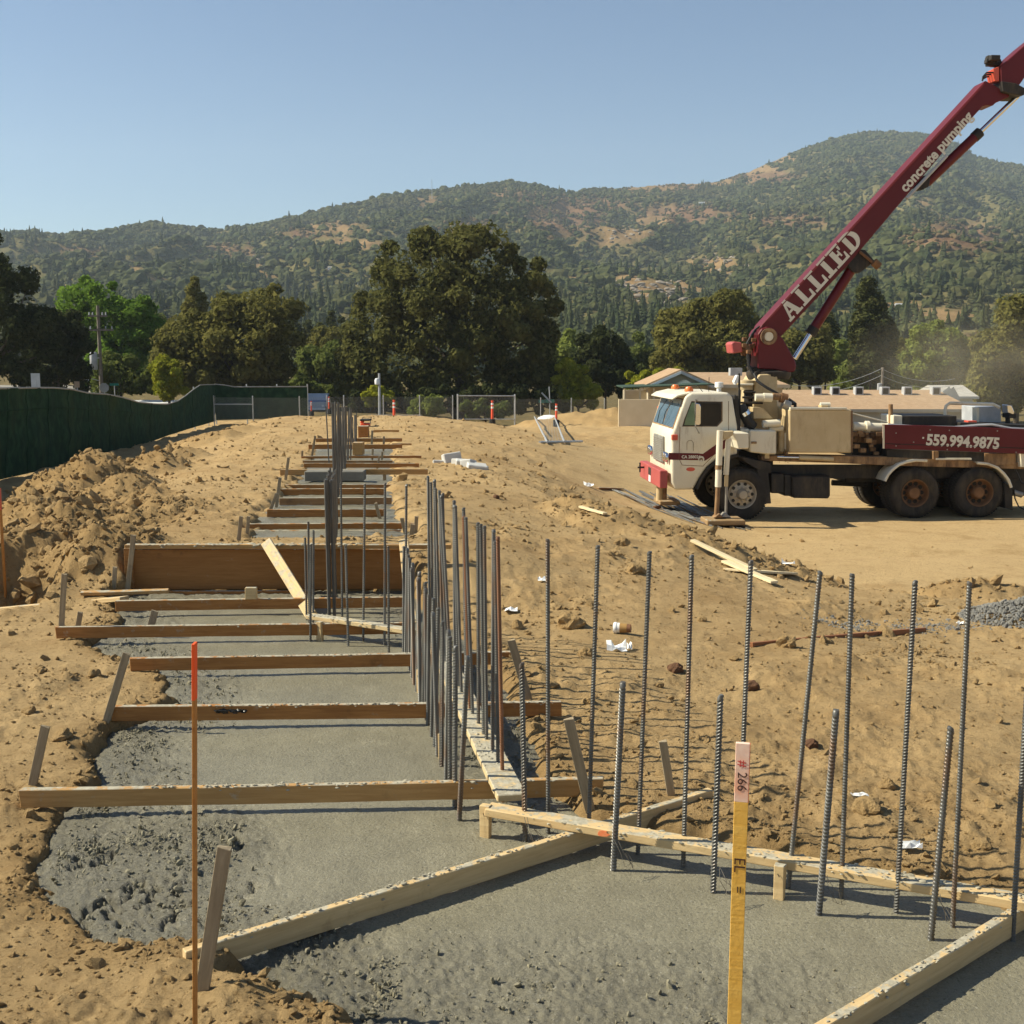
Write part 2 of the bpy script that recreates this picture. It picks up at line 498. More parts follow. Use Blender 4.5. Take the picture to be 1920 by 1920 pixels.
M_DIRT = dirt_material()
def concrete_material():
    t = NT("fresh_concrete")
    v = t.coord()
    mid = t.noise(v, 4.0, 6, 0.65); fine = t.noise(v, 70.0, 5, 0.7)
    c = t.ramp(mid, [(0.30, (0.188, 0.170, 0.114)), (0.70, (0.265, 0.24, 0.165))])
    at = t.n("ShaderNodeAttribute", attribute_name="rough")
    c = t.mix(t.math('MULTIPLY', at.outputs['Fac'], .5), c, (0.20, 0.183, 0.135))
    c = t.mix(t.ramp(fine, [(0.36, 0.75), (0.47, 0.0)]), c, (0.085, 0.078, 0.058))
    c = t.mix(t.ramp(t.noise(v, 85.0, 3, 0.6), [(0.62, 0.0), (0.70, 0.8)]), c, (0.42, 0.40, 0.33))
    c = t.mix(t.ramp(t.noise(v, 1.1, 6, .7), [(.42, 0.0), (.62, .5)]), c, (0.165, 0.150, 0.105))
    ra = t.math('MULTIPLY_ADD', at.outputs['Fac'], .75, .25)
    b = t.bump(fine, 0.8, 0.008)
    nb = t.n('ShaderNodeBump'); nb.inputs['Distance'].default_value = .022; t.l(ra, nb.inputs['Strength']); t.l(t.noise(v, 34.0, 8, 0.8, .6), nb.inputs['Height']); t.l(b, nb.inputs['Normal']); b = nb.outputs[0]
    rg = t.ramp(t.noise(v, 55.0, 4, 0.6), [(0.35, 0.24), (0.65, 0.62)])
    return t.done(c, rg, 0.0, b, 0.42)
M_CONC = concrete_material()

# ------------------------------------------------------------------ ground sheet
rr = [2.0]
while rr[-1] < 118: rr.append(rr[-1] + .0028 * rr[-1] ** 1.24)
rows = np.array([0.02, .6, 1.3] + rr + list(np.geomspace(126, 2600, 22)))
ang = np.concatenate([np.arange(-37, 37.01, .112), np.arange(41, 322, 6.0)]) * math.pi / 180
RR, AA = np.meshgrid(rows, ang, indexing='ij')
gx = (RR * np.sin(AA)).ravel(); gy = (RR * np.cos(AA)).ravel()
gzv, fresh, pad = ground_z(gx, gy, True)
me = np_mesh("ground", np.stack([gx, gy, gzv], 1), grid_faces(len(rows), len(ang), True)[:, ::-1], M_DIRT, True,
             {"fresh": ('FLOAT', fresh), "pad": ('FLOAT', pad), "outside": ('FLOAT', np.maximum(sstep(68, 73, gy + 1.5 * gnoise(gx * .3, gy * .3, 77)), sstep(.5, 2.5, fence_x(gy) - gx) * (gy > 5)))})
link("ground", me, kind="structure")

# ------------------------------------------------------------------ wet concrete in the footing
def concrete_sheet(poly, z0, r0, r1, a0, a1, da, kr, margin):
    rr = [r0]
    while rr[-1] < r1: rr.append(rr[-1] + kr * rr[-1] ** 1.3)
    ang = np.radians(np.arange(a0, a1, da))
    RR, AA = np.meshgrid(np.array(rr), ang, indexing='ij')
    x = (RR * np.sin(AA)).ravel(); y = (RR * np.cos(AA)).ravel()
    sd = poly_sd(x, y, poly)
    e = .05 * fbm(x * 5, y * 5, 81, 3)
    left = sstep(.62, .12, -sd + e * 2) * sstep(.6, -.3, x)
    p = P(820, 1900); q = P(300, 1620); u = P(1000, 1420)
    low = sstep(1.15, .35, np.hypot((x - p.x - .2) / 1.5, (y - p.y) / .62) + e * 3)
    lf2 = sstep(1.2, .5, np.hypot((x - q.x) / .52, (y - q.y) / .75) + e * 2)
    rt = sstep(1.2, .5, np.hypot((x - u.x) / .35, (y - u.y) / .8) + e * 2)
    rough = np.clip(np.maximum.reduce([left, .75 * low, lf2, rt]), 0, 1)
    n1 = fbm(x * 4.5, y * 4.5, 91, 3); n2 = fbm(x * 15, y * 15, 92, 3); n3 = fbm(x * 42, y * 42, 93, 2)
    z = (z0 if z0 == 0 else far_level(y)) + .0035 * fbm(x * 2, y * 2, 94, 2) + .0012 * n2 + .0012 * n3
    n4 = fbm(x * 26, y * 26, 95, 3)
    z = z + rough * (.009 * n1 + .006 * n2 + .008 * n4 + .006 * n3 - .004)
    z = z + lf2 * (.016 * fbm(x * 2.2, y * 2.2, 96, 2) - .045 * np.exp(-(n1 / .10) ** 2) * (fbm(x * 1.9, y * 1.9, 97, 2) > .15))
    z = z - .05 * sstep(.02, .14, sd)
    F = grid_faces(len(rr), len(ang))[:, ::-1]
    keep = (sd[F].min(1) < margin)
    F = F[keep]
    used = np.unique(F); mp = np.full(len(x), -1); mp[used] = np.arange(len(used))
    return np_mesh("wet_concrete", np.stack([x, y, z], 1)[used], mp[F], M_CONC, True, {"rough": ('FLOAT', rough[used])})
link("wet_concrete", concrete_sheet(NEAR_POLY, 0.0, 3.2, 12.0, -30, 33, .105, .0021, .14), kind="structure")
link("wet_concrete", concrete_sheet(FAR_POLY, FZ, 11.2, 36.0, -16, 0, .16, .004, .2), kind="structure")

def rough_at(x, y):
    sd = poly_sd(x, y, NEAR_POLY); e = .05 * fbm(x * 5, y * 5, 81, 3)
    left = sstep(.62, .12, -sd + e * 2) * sstep(.6, -.3, x)
    p = P(820, 1900); q = P(300, 1620); u = P(1000, 1420)
    low = sstep(1.15, .35, np.hypot((x - p.x - .2) / 1.5, (y - p.y) / .62) + e * 3)
    lf2 = sstep(1.2, .5, np.hypot((x - q.x) / .52, (y - q.y) / .75) + e * 2)
    rt = sstep(1.2, .5, np.hypot((x - u.x) / .35, (y - u.y) / .8) + e * 2)
    return np.clip(np.maximum.reduce([left, .75 * low, lf2, rt]), 0, 1), sd
# ------------------------------------------------------------------ lumber
W_OLD = wood("old_form_wood", (0.27, 0.115, 0.032), (0.43, 0.20, 0.06), 0.6)
W_OLD2 = wood("weathered_form_wood", (0.24, 0.13, 0.055), (0.36, 0.20, 0.085), 0.9)
W_NEW = wood("pale_lumber", (0.50, 0.345, 0.165), (0.64, 0.47, 0.245), 0.38, dark=(0.22, 0.12, 0.05))
W_RAIL = wood("smeared_rail_wood", (0.50, 0.37, 0.19), (0.62, 0.47, 0.26), 0.72, dark=(0.22, 0.12, 0.05))
W_MID = wood("tan_lumber", (0.37, 0.20, 0.07), (0.50, 0.30, 0.115), 0.45, dark=(0.16, 0.09, 0.04))
W_STAKE = wood("stake_wood", (0.24, 0.185, 0.115), (0.40, 0.32, 0.21), 0.1)
W_SCRAP = wood("scrap_wood", (0.60, 0.47, 0.27), (0.74, 0.62, 0.40), 0.0, dark=(0.3, 0.2, 0.1))
W_BROWN = wood("brown_board", (0.24, 0.095, 0.04), (0.33, 0.14, 0.06), 0.0)
M_CRUST = paint("cement_crust", (0.30, 0.27, 0.20), (0.48, 0.44, 0.34), 30, rough=.85, bump=.5, bscale=80, spec=.2)
def frame(a, b, up=Vector((0, 0, 1))):
    a = Vector(a); b = Vector(b); x = (b - a).normalized()
    y = up.cross(x).normalized(); z = x.cross(y)
    return Matrix(((x.x, y.x, z.x, a.x), (x.y, y.y, z.y, a.y), (x.z, y.z, z.z, a.z), (0, 0, 0, 1))), (b - a).length
def lumber(name, a, b, w, h, mat, label=None, group=None, bow=0.004, bev=0.003, parent=None, cat="board", up=Vector((0, 0, 1)), seg=14):
    """a-b is the lower edge on the viewer's side; w goes away from the viewer, h upward"""
    M, L = frame(a, b, up)
    ph = random.random() * 6.28; am = bow * (0.4 + random.random())
    vs = []; n = max(2, int(seg))
    for i in range(n + 1):
        x = L * i / n
        dz = am * math.sin(ph + 3.3 * x / max(L, .5)); dy = am * math.cos(ph * 2 + 2.6 * x / max(L, .5))
        k = lambda: random.uniform(-.0012, .0012)
        for (yy, zz) in ((0, 0), (w, 0), (w, h), (0, h)):
            vs.append((x + (random.uniform(-.006, .006) if i in (0, n) else 0), yy + dy + k(), zz + dz + k()))
    fs = [(0, 3, 2, 1), (4*n, 4*n+1, 4*n+2, 4*n+3)]
    for i in range(n):
        for k in range(4):
            fs.append((4*i+k, 4*i+(k+1) % 4, 4*i+4+(k+1) % 4, 4*i+4+k))
    mb = MB(); mb.add(vs, fs)
    me_o = mb.build(name, mat, parent, bevel=bev, label=label, cat=(cat if label else None), group=group)
    me_o.matrix_world = M
    me_o["len"] = L
    return me_o
def crust(parent, x0, x1, w, h, n, size=0.012, seed=0, edge=0.7):
    """lumps of cement left along the top of a board"""
    r = random.Random(seed); mb = MB()
    ico = [Vector(p).normalized() for p in ((0,0,1),(.9,0,.45),(.28,.85,.45),(-.72,.53,.45),(-.72,-.53,.45),(.28,-.85,.45),(.72,.53,-.45),(-.28,.85,-.45),(-.9,0,-.45),(-.28,-.85,-.45),(.72,-.53,-.45),(0,0,-1))]
    fc = [(0,1,2),(0,2,3),(0,3,4),(0,4,5),(0,5,1),(1,6,2),(2,7,3),(3,8,4),(4,9,5),(5,10,1),(6,7,2),(7,8,3),(8,9,4),(9,10,5),(10,6,1),(11,7,6),(11,8,7),(11,9,8),(11,10,9),(11,6,10)]
    for _ in range(n):
        s = size * r.uniform(.25, 1.0) * (1.6 if r.random() < .08 else 1)
        on_edge = r.random() < edge
        y = r.uniform(-.004, .012) if on_edge else r.uniform(0.005, w)
        z = h - (abs(r.gauss(0, .012)) if on_edge and r.random() < .5 else 0)
        c = Vector((x0 + (x1 - x0) * r.random(), y, z))
        vs = [c + Vector((p.x * s * r.uniform(.8, 1.7), p.y * s * r.uniform(.6, 1.1), p.z * s * r.uniform(.35, .75))) for p in ico]
        mb.add(vs, fc)
    return mb.build("cement_crust", M_CRUST, parent, smooth=True, kind="stuff")

GB = "boards laid across the footing"
def cross(px0, py0, px1, py1, z, label, mat=W_OLD, h=.089, w=.038, ncr=60, bow=.004):
    o = lumber("cross_board", P(px0, py0, z), P(px1, py1, z), w, h, mat, label, GB, bow)
    L = o["len"]
    if ncr: crust(o, L * .22, L * .98, w, h, ncr, .010, int(px0 + py0), .75)
    return o
cross(37, 1514, 1131, 1494, .045, "longest tan cross board, nearest of the boards square across the wet concrete", W_MID, ncr=220)
cross(205, 1353, 1053, 1343, .045, "brown cross board with a black tar-like blot near its left third", ncr=150)
cross(243, 1258, 958, 1246, .045, "brown cross board with its left end beside a leaning grey stake, third from the viewer", ncr=90)
cross(105, 1198, 772, 1188, .045, "dark brown cross board just before the short flat rail, crusted along its top", ncr=70)
cross(217, 1147, 757, 1138, .045, "brown cross board at the foot of the tall wooden form panel", ncr=50)
farb = [(442,1013,790,1011,.20,.10,"far cross board just behind the tall wooden form panel",W_OLD),
        (462,999,808,998,.26,.10,"orange-brown far cross board with two stakes at its left end",W_OLD),
        (501,970,720,969,.30,.09,"dark far cross board in front of a pale strip of concrete",W_OLD),
        (524,947,734,946,.30,.09,"weathered grey far cross board between two pale concrete strips",W_OLD2),
        (527,929,720,928,.26,.09,"brown far cross board just in front of the thin long one",W_OLD),
        (535,918,800,917,.22,.07,"thin long far cross board before the grey concrete bulkhead",W_OLD),
        (525,891,802,890,.26,.09,"bright orange far cross board over the grey concrete bulkhead",W_MID),
        (570,877,786,877,.16,.08,"brown far cross board just behind the grey concrete bulkhead",W_OLD),
        (568,868,736,868,.14,.05,"short thin far cross board behind the concrete bulkhead",W_OLD2),
        (565,860,790,859,.13,.05,"thin far cross board running past two thin stakes on the right",W_OLD),
        (578,842,754,842,.13,.10,"orange far cross board beside a square wooden stub form",W_OLD),
        (592,829,754,829,.13,.09,"brown cross board, last long one before the crest of the pad",W_OLD),
        (735,837,772,837,.12,.07,"short board end sticking out on the right of the far footing",W_MID),
        (700,811,748,811,.12,.07,"farthest short board near the crest beside the red machine",W_MID)]
for x0, y0, x1, y1, z, h, lab, m in farb:
    cross(x0, y0, x1, y1, z, lab, m, h, .038, 0, .002)
# dark blot on the second board
_b = [o for o in COL.objects if o.get("label", "").startswith("brown cross board with a black")][0]
M_TAR = paint("dark_wet_cement", (0.012, 0.012, 0.012), (0.035, 0.033, 0.03), 30, rough=.35, spec=.5)
c = crust(_b, _b["len"] * .235, _b["len"] * .30, .038, .06, 60, .016, 3, .95); c.data.materials[0] = M_TAR; c.name = "dark_blot"

# step form panel with its top rail
pa = P(241, 1106, .02); pb = P(757, 1104, .02)
panel = thing("step_formwork", "tall brown plywood formwork across the footing at the step", "formwork", pa)
hP = PY(500, 1030, (pa.y + pb.y) / 2).z - .02
panel_s = lumber("plywood_sheet", pa, pb, .03, hP, wood("form_plywood", (0.26, 0.115, 0.03), (0.36, 0.165, 0.05), 0.25), bow=.002)
ra = PY(233, 1030, pa.y - .03); rb = PY(846, 1029, pa.y - .03)
panel_r = lumber("top_rail", ra, rb, .075, .04, W_MID, bow=.003)
panel_e = lumber("end_board", PY(236, 1104, pa.y - .04), PY(250, 1104, pa.y - .04), .05, hP, W_OLD, bow=0)
panel_k = lumber("bottom_rail", PY(262, 1119, pa.y - .06), PY(585, 1117, pa.y - .06), .038, .05, W_OLD, bow=.003)
for o in (panel_s, panel_r, panel_e, panel_k):
    mw = o.matrix_world.copy(); o.parent = panel; o.matrix_parent_inverse = Matrix(); o.matrix_basis = Matrix.Translation(-pa) @ mw
crust(panel_r, .15, 2.2, .075, .04, 140, .02, 8, .3)
lumber("loose_board", P(150, 1117, .09), P(315, 1113, .09), .09, .03, W_MID, "short tan board lying left of the form panel's foot", cat="board")
lumber("edge_board", G(-60, 1156) + Vector((0, 0, .02)), PY(226, 1128, P(226, 1130, .08).y), .09, .035, W_NEW, "pale board lying on the dirt from the left picture edge toward the form panel")
lumber("block", P(460, 1124, .134), P(481, 1124, .134), .038, .10, W_NEW, "pale end-grain block standing on the cross board before the form panel", cat="wood block", bow=0, seg=2)
# leaning braces
def plank(name, a, b, wid, th, mat, label, group=None, cat="board", side=None):
    a = Vector(a); b = Vector(b); x = (b - a).normalized()
    view = Vector((0, -1, .25))
    n = (view - x * view.dot(x)).normalized(); y = n.cross(x)
    M = Matrix(((x.x, y.x, n.x, a.x), (x.y, y.y, n.y, a.y), (x.z, y.z, n.z, a.z), (0, 0, 0, 1)))
    mb = MB(); L = (b - a).length
    for i in range(6): pass
    mb.box((0, -wid / 2, -th), (L, wid / 2, 0))
    o = mb.build(name, mat, None, bevel=min(.003, th * .2), label=label, cat=cat, group=group); o.matrix_world = M
    return o
yb = pa.y - .12
plank("brace", P(582, 1152, .03), PY(497, 1014, yb), .10, .038, W_NEW, "pale brace plank leaning from the form panel's top down to the grey bars", "pale braces leaning by the form panel")
plank("brace", P(772, 1168, .0), PY(756, 1010, yb), .085, .03, W_NEW, "pale plank standing nearly upright right of the form panel", "pale braces leaning by the form panel")

# raised flat rails that hold the bars: corner rail at right, rail along the near run, short rail at the jog
def rail(a, b, w, h, mat, label, crn=120):
    o = lumber("flat_rail", a, b, w, h, mat, label, "raised flat rails beside the bars", .004, .004)
    crust(o, .02, o["len"] - .02, w, h, crn, .009, crn, .25)
    return o
LA = P(908, 1517, .142); LB = P(1920, 1691, .142); LBx = LA + (LB - LA) * 1.32
o_leg = rail(LA - Vector((0, 0, .038)), LBx - Vector((0, 0, .038)), .089, .038, W_NEW, "raised pale flat rail running from the corner to the right picture edge", 330)
M_ORNG = paint("orange_spray", (0.80, 0.20, 0.07), (0.72, 0.28, 0.12), 40, rough=.8, bump=.1)
k = (P(1127, 1560, .142) - LA).length
mb = MB(); r_ = random.Random(2)
pts = [(k + .026 * math.cos(t) * r_.uniform(.7, 1.2), -.0045, .02 + .016 * math.sin(t) * r_.uniform(.7, 1.2)) for t in np.linspace(0, 6.0, 13)]
mb.prism(pts, (0, .003, 0)); mb.build("orange_mark", M_ORNG, o_leg)
NA = P(876, 1507, .125); NB = P(757, 1196, .125)
dN = (NB - NA).normalized()
# lumber() puts the width to the left of a->b, so run it from far to near
nside = Vector((dN.y, -dN.x, 0))
o_n1 = rail(NB + nside * .14, NA + dN * .30 + nside * .14, .14, .038, W_RAIL, "raised flat rail among the crowded bars of the near run, smeared with cement", 260)
o_n2 = rail(NA + dN * .29 + nside * .14, NA + nside * .14, .14, .034, W_RAIL, "short rounded end piece of the flat rail, just before the corner", 24)
rail(P(572, 1161, .128), P(772, 1192, .128), .089, .034, W_RAIL, "short raised flat rail across the jog by the dense bars", 120)
M_NAIL = paint("bent_nail", (0.05, 0.045, 0.04), (0.08, 0.07, 0.06), 20, rough=.5, metal=.7)
def stub(px0, px1, py_top, py_bot, label, mat=W_NEW, z=0.0, depth=.036):
    a = P(px0, py_bot, z); b = P(px1, py_bot, z)
    d = (LBx - LA).normalized(); b = a + d * (b - a).length
    top = PY((px0 + px1) / 2, py_top, a.y).z
    o = lumber("support_block", a - Vector((0, 0, .05)), b - Vector((0, 0, .05)), depth, top - a.z + .05, mat, label, "short support blocks under the flat rails", 0, .0025, cat="support block", seg=2)
    w_ = (b - a).length
    nb = MB(); nb.cyl((w_ * .45, -.004, .05 + (top - a.z) * .78), (w_ * .62, -.008, .05 + (top - a.z) * .70), .002, n=6); nb.build("nail", M_NAIL, o)
    return o
stub(899, 918, 1510, 1569, "pale yellow support block at the corner end of the right-hand rail")
stub(1447, 1469, 1622, 1685, "pale support block under the right-hand rail, right of the yellow survey lath")
stub(592, 604, 1166, 1201, "small support block under the short rail at the jog", z=0)
stub(822, 829, 1376, 1423, "thin support block beside the near run's rail, closest to the corner", depth=.03)
stub(781, 788, 1256, 1299, "thin support block beside the near run's rail, farther from the corner", depth=.03)

# diagonal boards of the corner
dA = P(347, 1785, .104) - Vector((0, 0, .089)); dB = P(1337, 1481, .104) - Vector((0, 0, .089))
o_d1 = lumber("diagonal_board", dA, dB, .038, .089, W_NEW, "long pale diagonal board crossing the corner under the right-hand rail", "diagonal boards across the corner", .004)
crust(o_d1, .15, o_d1["len"], .038, .089, 200, .008, 91, .6)
dA = P(1560, 1919, .104) - Vector((0, 0, .089)); dB = P(1891, 1720, .104) - Vector((0, 0, .089))
e = (dB - dA); o_d2 = lumber("diagonal_board", dA - e * .5, dB + e * .35, .038, .089, W_NEW, "pale diagonal board cut off by the lower right picture corner", "diagonal boards across the corner", .003)
crust(o_d2, .1, o_d2["len"], .038, .089, 160, .008, 92, .6)

# ------------------------------------------------------------------ reinforcing bars
def rebar_mesh(name, L, r, pitch, mat, n=8, slant=.5, ribs=True):
    if ribs:
        prof = []
        z = 0
        while z < L - pitch:
            prof += [(r * .93, z), (r * .93, z + pitch * .52), (r * 1.13, z + pitch * .66), (r * 1.13, z + pitch * .86)]
            z += pitch
        prof += [(r * .95, L)]
        prof = np.array(prof)
    else:
        prof = np.array([(r, 0), (r, L)])
    t = np.arange(n) * 2 * math.pi / n
    R = prof[:, 0][:, None]; Z = prof[:, 1][:, None]
    sl = slant * pitch * np.cos(t)[None, :] if ribs else 0 * t[None, :]
    V = np.stack([R * np.cos(t), R * np.sin(t), np.clip(Z + sl, 0, L) + 0 * t], -1).reshape(-1, 3)
    V = np.concatenate([V, [[0, 0, L + .0005]]])
    F = grid_faces(len(prof), n, True)
    me = bpy.data.meshes.new(name)
    top = (len(prof) - 1) * n
    me.from_pydata(V.tolist(), [], F.tolist() + [[top + k, top + (k + 1) % n, len(V) - 1] for k in range(n)])
    me.materials.append(mat)
    me.polygons.foreach_set("use_smooth", [True] * len(me.polygons)); me.update()
    try: me.set_sharp_from_angle(angle=math.radians(50))
    except Exception: pass
    return me
def steel(name, c1, c2, rust, amt, metal=.55):
    t = NT(name); v = t.coord(scale=(1, 1, .35), rnd=True)
    c = t.ramp(t.noise(v, 12, 5, .6), [(.35, c1), (.7, c2)])
    c = t.mix(t.ramp(t.noise(v, 5, 6, .7), [(.60 - amt, 0.), (.70 - amt, .85)]), c, rust)
    b = t.bump(t.noise(v, 160, 3, .6), .2, .001)
    return t.done(c, .42, metal, b, .5)
M_BAR = steel("bar_steel", (0.085, 0.083, 0.076), (0.17, 0.165, 0.15), (0.15, 0.085, 0.045), .06, .35)
M_BARR = steel("rusty_bar_steel", (0.20, 0.085, 0.035), (0.32, 0.14, 0.06), (0.16, 0.07, 0.03), .2, .2)
M_BARF = steel("far_bar_steel", (0.060, 0.057, 0.052), (0.13, 0.125, 0.115), (0.11, 0.07, 0.04), .06, .2)
RB_TALL = rebar_mesh("tall_bar", 1.56, .0100, .0125, M_BAR)
RB_TALLR = rebar_mesh("tall_rusty_bar", 1.56, .0095, .0125, M_BARR)
RB_SHORT = rebar_mesh("short_bar", 1.0, .0122, .0145, M_BAR, slant=.75)
RB_JOG = rebar_mesh("jog_bar", 1.5, .0095, .018, M_BAR, n=6)
RB_FAR = rebar_mesh("far_bar", 1.9, .0125, .02, M_BARF, n=6, ribs=False)
def bar(me, base, top, label, group):
    base = Vector(base); top = Vector(top)
    L = max(v.co.z for v in me.vertices)
    d = (top - base).normalized()
    o = link("rebar", me, None, label, "rebar", group, loc=top - d * L)
    q = d.to_track_quat('Z', 'Y'); o.rotation_mode = 'QUATERNION'
    o.rotation_quaternion = q @ __import__('mathutils').Quaternion((0, 0, 1), random.uniform(0, 6.28))
    return o
ORD = ["first", "second", "third", "fourth", "fifth", "sixth", "seventh", "eighth", "ninth", "tenth", "eleventh", "twelfth", "thirteenth", "fourteenth", "fifteenth",
       "sixteenth", "seventeenth", "eighteenth", "nineteenth", "twentieth"]
tall = [(1027,1010,1028,1560),(1121,1022,1103,1578),(1218,1033,1196,1601),(1297,1040,1281,1626),(1408,1050,1383,1648),(1538,1070,1478,1664),(1598,1075,1577,1684),(1716,1088,1680,1712),(1818,1090,1786,1737),(1937,1105,1898,1764)]
desc = ["upright tall bar just right of the corner block", "tall bar between the corner and the orange mark on the rail", "tall bar right of the orange mark on the rail", "tall bar a little left of the yellow survey lath",
        "tall bar rising behind the yellow survey lath", "most tilted tall bar, right of the survey lath", "tall bar behind the right-hand support block, close to the tilted one", "tall bar in the gap between the two right-hand short bars",
        "tall bar beside the rightmost short bar", "tall bar cut by the right picture edge"]
for (tx, ty, bx, by), d in zip(tall, desc):
    b = P(bx, by, 0); bar(RB_TALL, b, PY(tx, ty, b.y), d, "tall bars behind the right-hand rail")
short = [(978,1242,985,1577),(1168,1278,1150,1632),(1351,1302,1337,1672),(1568,1330,1535,1716),(1783,1362,1745,1762),(2010,1402,1975,1815)]
desc = ["short thick bar nearest the corner block", "short thick bar at the orange mark on the rail", "short thick bar just left of the yellow survey lath", "short thick bar right of the support block beyond the survey lath", "rightmost short thick bar in view, before the lower right diagonal board", None]
for (tx, ty, bx, by), d in zip(short, desc):
    if d is None: continue
    b = P(bx, by, 0); bar(RB_SHORT, b, PY(tx, ty, b.y), d, "short bars before the right-hand rail")
# near run, tall row on its far side
a = P(943, 1503, 0); b = P(806, 1222, 0); n = 21
for i in range(n):
    s = i / (n - 1) + (0 if i in (0, n - 1) else random.uniform(-.012, .012)); q = a + (b - a) * s
    t = q + Vector((random.gauss(-.012, .016), random.gauss(0, .016), 1.30 + random.uniform(-.02, .02)))
    lab = "rust-orange tall bar at the near end of the crowded row, by the corner" if i == 0 else \
        ("%s tall bar behind the rust-orange one in the crowded row" % ORD[i - 1] if i < n - 1 else "farthest tall bar of the crowded row, next to the jog")
    bar(RB_TALLR if i in (0, 7) else RB_TALL, q, t, lab, "tall bars of the crowded near run")
a = P(861, 1538, 0); b = P(757, 1222, 0); n = 19
for i in range(n):
    s = i / (n - 1) + (0 if i in (0, n - 1) else random.uniform(-.012, .012)); q = a + (b - a) * s
    t = q + Vector((.045 if i == 0 else random.gauss(.01, .012), random.gauss(0, .012), .80 + random.uniform(-.015, .015)))
    lab = "nearest short bar of the crowded row, tilted right beside the rail end" if i == 0 else "%s short bar behind the nearest one, left of the near run's rail" % ORD[i - 1]
    bar(RB_SHORT, q, t, lab, "short bars of the crowded near run")
# jog
for (tx, ty, bx, by), d in zip([(639,905,642,1186),(684,907,681,1202),(722,905,721,1210),(762,908,760,1217)],
        ["leftmost of four thin tall bars behind the short jog rail", "second of four thin tall bars behind the short jog rail", "third of four thin tall bars behind the short jog rail", "rightmost of four thin tall bars behind the short jog rail, by the pale plank"]):
    b = P(bx, by, 0); bar(RB_JOG, b, PY(tx, ty, b.y), d, "thin tall bars at the jog")
for (tx, ty, bx, by), d in zip([(648,1022,653,1211),(728,1024,729,1224),(572,1008,575,1162),(578,978,580,1170),(583,1020,582,1203),(588,994,587,1176)],
        ["short bar before the jog rail beside its support block", "short bar before the right part of the jog rail", "leftmost of the thin bars at the left end of the jog rail", "tallest of the thin bars at the left end of the jog rail",
         "nearest of the thin bars at the left end of the jog rail", "rightmost of the thin bars at the left end of the jog rail"]):
    b = P(bx, by, 0); bar(RB_JOG, b, PY(tx, ty, b.y), d, "short bars at the jog")
# far run: one dense file of bars seen nearly end on
n = 48
for i in range(n):
    s = (i // 2) / (n // 2 - 1); px = 611 + (10 if i % 2 else 0) + 9 * s; Y = 9.7 + 3.6 * s
    z0 = .02 if Y < 10.6 else FZ
    top = PY(px + random.uniform(-2, 2), 900 - 22 * s + random.uniform(-3, 6), Y)
    bb = PY(px + 3.0, 1000, Y); bb.z = z0
    bar(RB_FAR, bb, top, "grey bar in the dense near part of the far file, seen end on", "dense bars of the far file, near part")
n = 46
for i in range(n):
    s = i / (n - 1); Y = 13.2 + 14.5 * s; px = 622 + 44 * s ** 1.1 + random.uniform(-2.5, 2.5) + (3 if i % 2 else 0)
    bb = PY(px + 2, 900, Y); bb.z = FZ - .35 * s
    top = PY(px + random.gauss(0, 2.6), 757 + 18 * s ** 1.5 + random.uniform(-5, 12), Y)
    bar(RB_FAR, bb, top, "grey bar in the tall far part of the dense file, seen end on", "dense bars of the far file, far part")
b = P(617, 872, .1); bar(RB_FAR, b, PY(611, 762, b.y), "single dark leaning bar left of the far dense file", None)
# ------------------------------------------------------------------ stakes that hold the boards
def stake(tx, ty, bx, by, wpx, label, mat=W_STAKE, z=None, th=.018, group="wooden form stakes"):
    b = P(bx, by, z) if z is not None else G(bx, by)
    top = PY(tx, ty, b.y - .02)
    w = pxw(wpx, math.hypot(b.y, 2.0))
    d = (top - b).normalized(); b = b - d * .12
    y = Vector((0, 1, 0)); xx = y.cross(d).normalized(); y = d.cross(xx)
    M = Matrix(((d.x, xx.x, y.x, b.x), (d.y, xx.y, y.y, b.y), (d.z, xx.z, y.z, b.z), (0, 0, 0, 1)))
    L = (top - b).length; mb = MB()
    mb.add([(0, -w*.25, 0), (0, w*.25, 0), (0, w*.25, th), (0, -w*.25, th), (.14, -w/2, 0), (.14, w/2, 0), (.14, w/2, th), (.14, -w/2, th),
            (L, -w/2, 0), (L - .006, w/2, 0), (L, w/2, th), (L - .004, -w/2, th)],
           [(0,1,2,3), (0,4,5,1), (1,5,6,2), (2,6,7,3), (3,7,4,0), (4,8,9,5), (5,9,10,6), (6,10,11,7), (7,11,8,4), (8,11,10,9)])
    o = mb.build("form_stake", mat, None, bevel=.0015, label=label, cat="stake", group=group); o.matrix_world = M
    return o
stake(84,1362,60,1472,16,"grey stake leaning right behind the left end of the longest cross board")
stake(420,1590,374,1884,24,"big weathered stake standing before the near end of the diagonal board", z=.03, th=.022)
stake(290,1145,268,1232,13,"grey stake leaning right in the rough concrete at the third cross board")
stake(237,1225,199,1352,14,"tall leaning grey stake at the left end of the brown board with the blot")
stake(120,1076,113,1196,10,"upright grey stake at the left end of the dark cross board before the jog")
stake(150,1148,145,1178,9,"short stump of a stake right behind the upright grey stake, on the dirt")
stake(250,1003,237,1124,9,"upright stake against the left end of the tall form panel")
stake(215,1063,213,1108,8,"short stake in the dirt left of the form panel")
stake(452,968,447,1014,7,"left one of two short stakes at the first far cross boards")
stake(466,968,463,1000,6,"right one of two short stakes at the first far cross boards")
stake(958,1200,991,1312,15,"dark stake leaning left, right of the crowded bars at the third cross board")
stake(1066,1348,1107,1522,19,"broad stake leaning left with its top split, right of the corner", th=.022)
stake(1243,1390,1259,1492,15,"round-topped stake beyond the diagonal board's far end", th=.02)
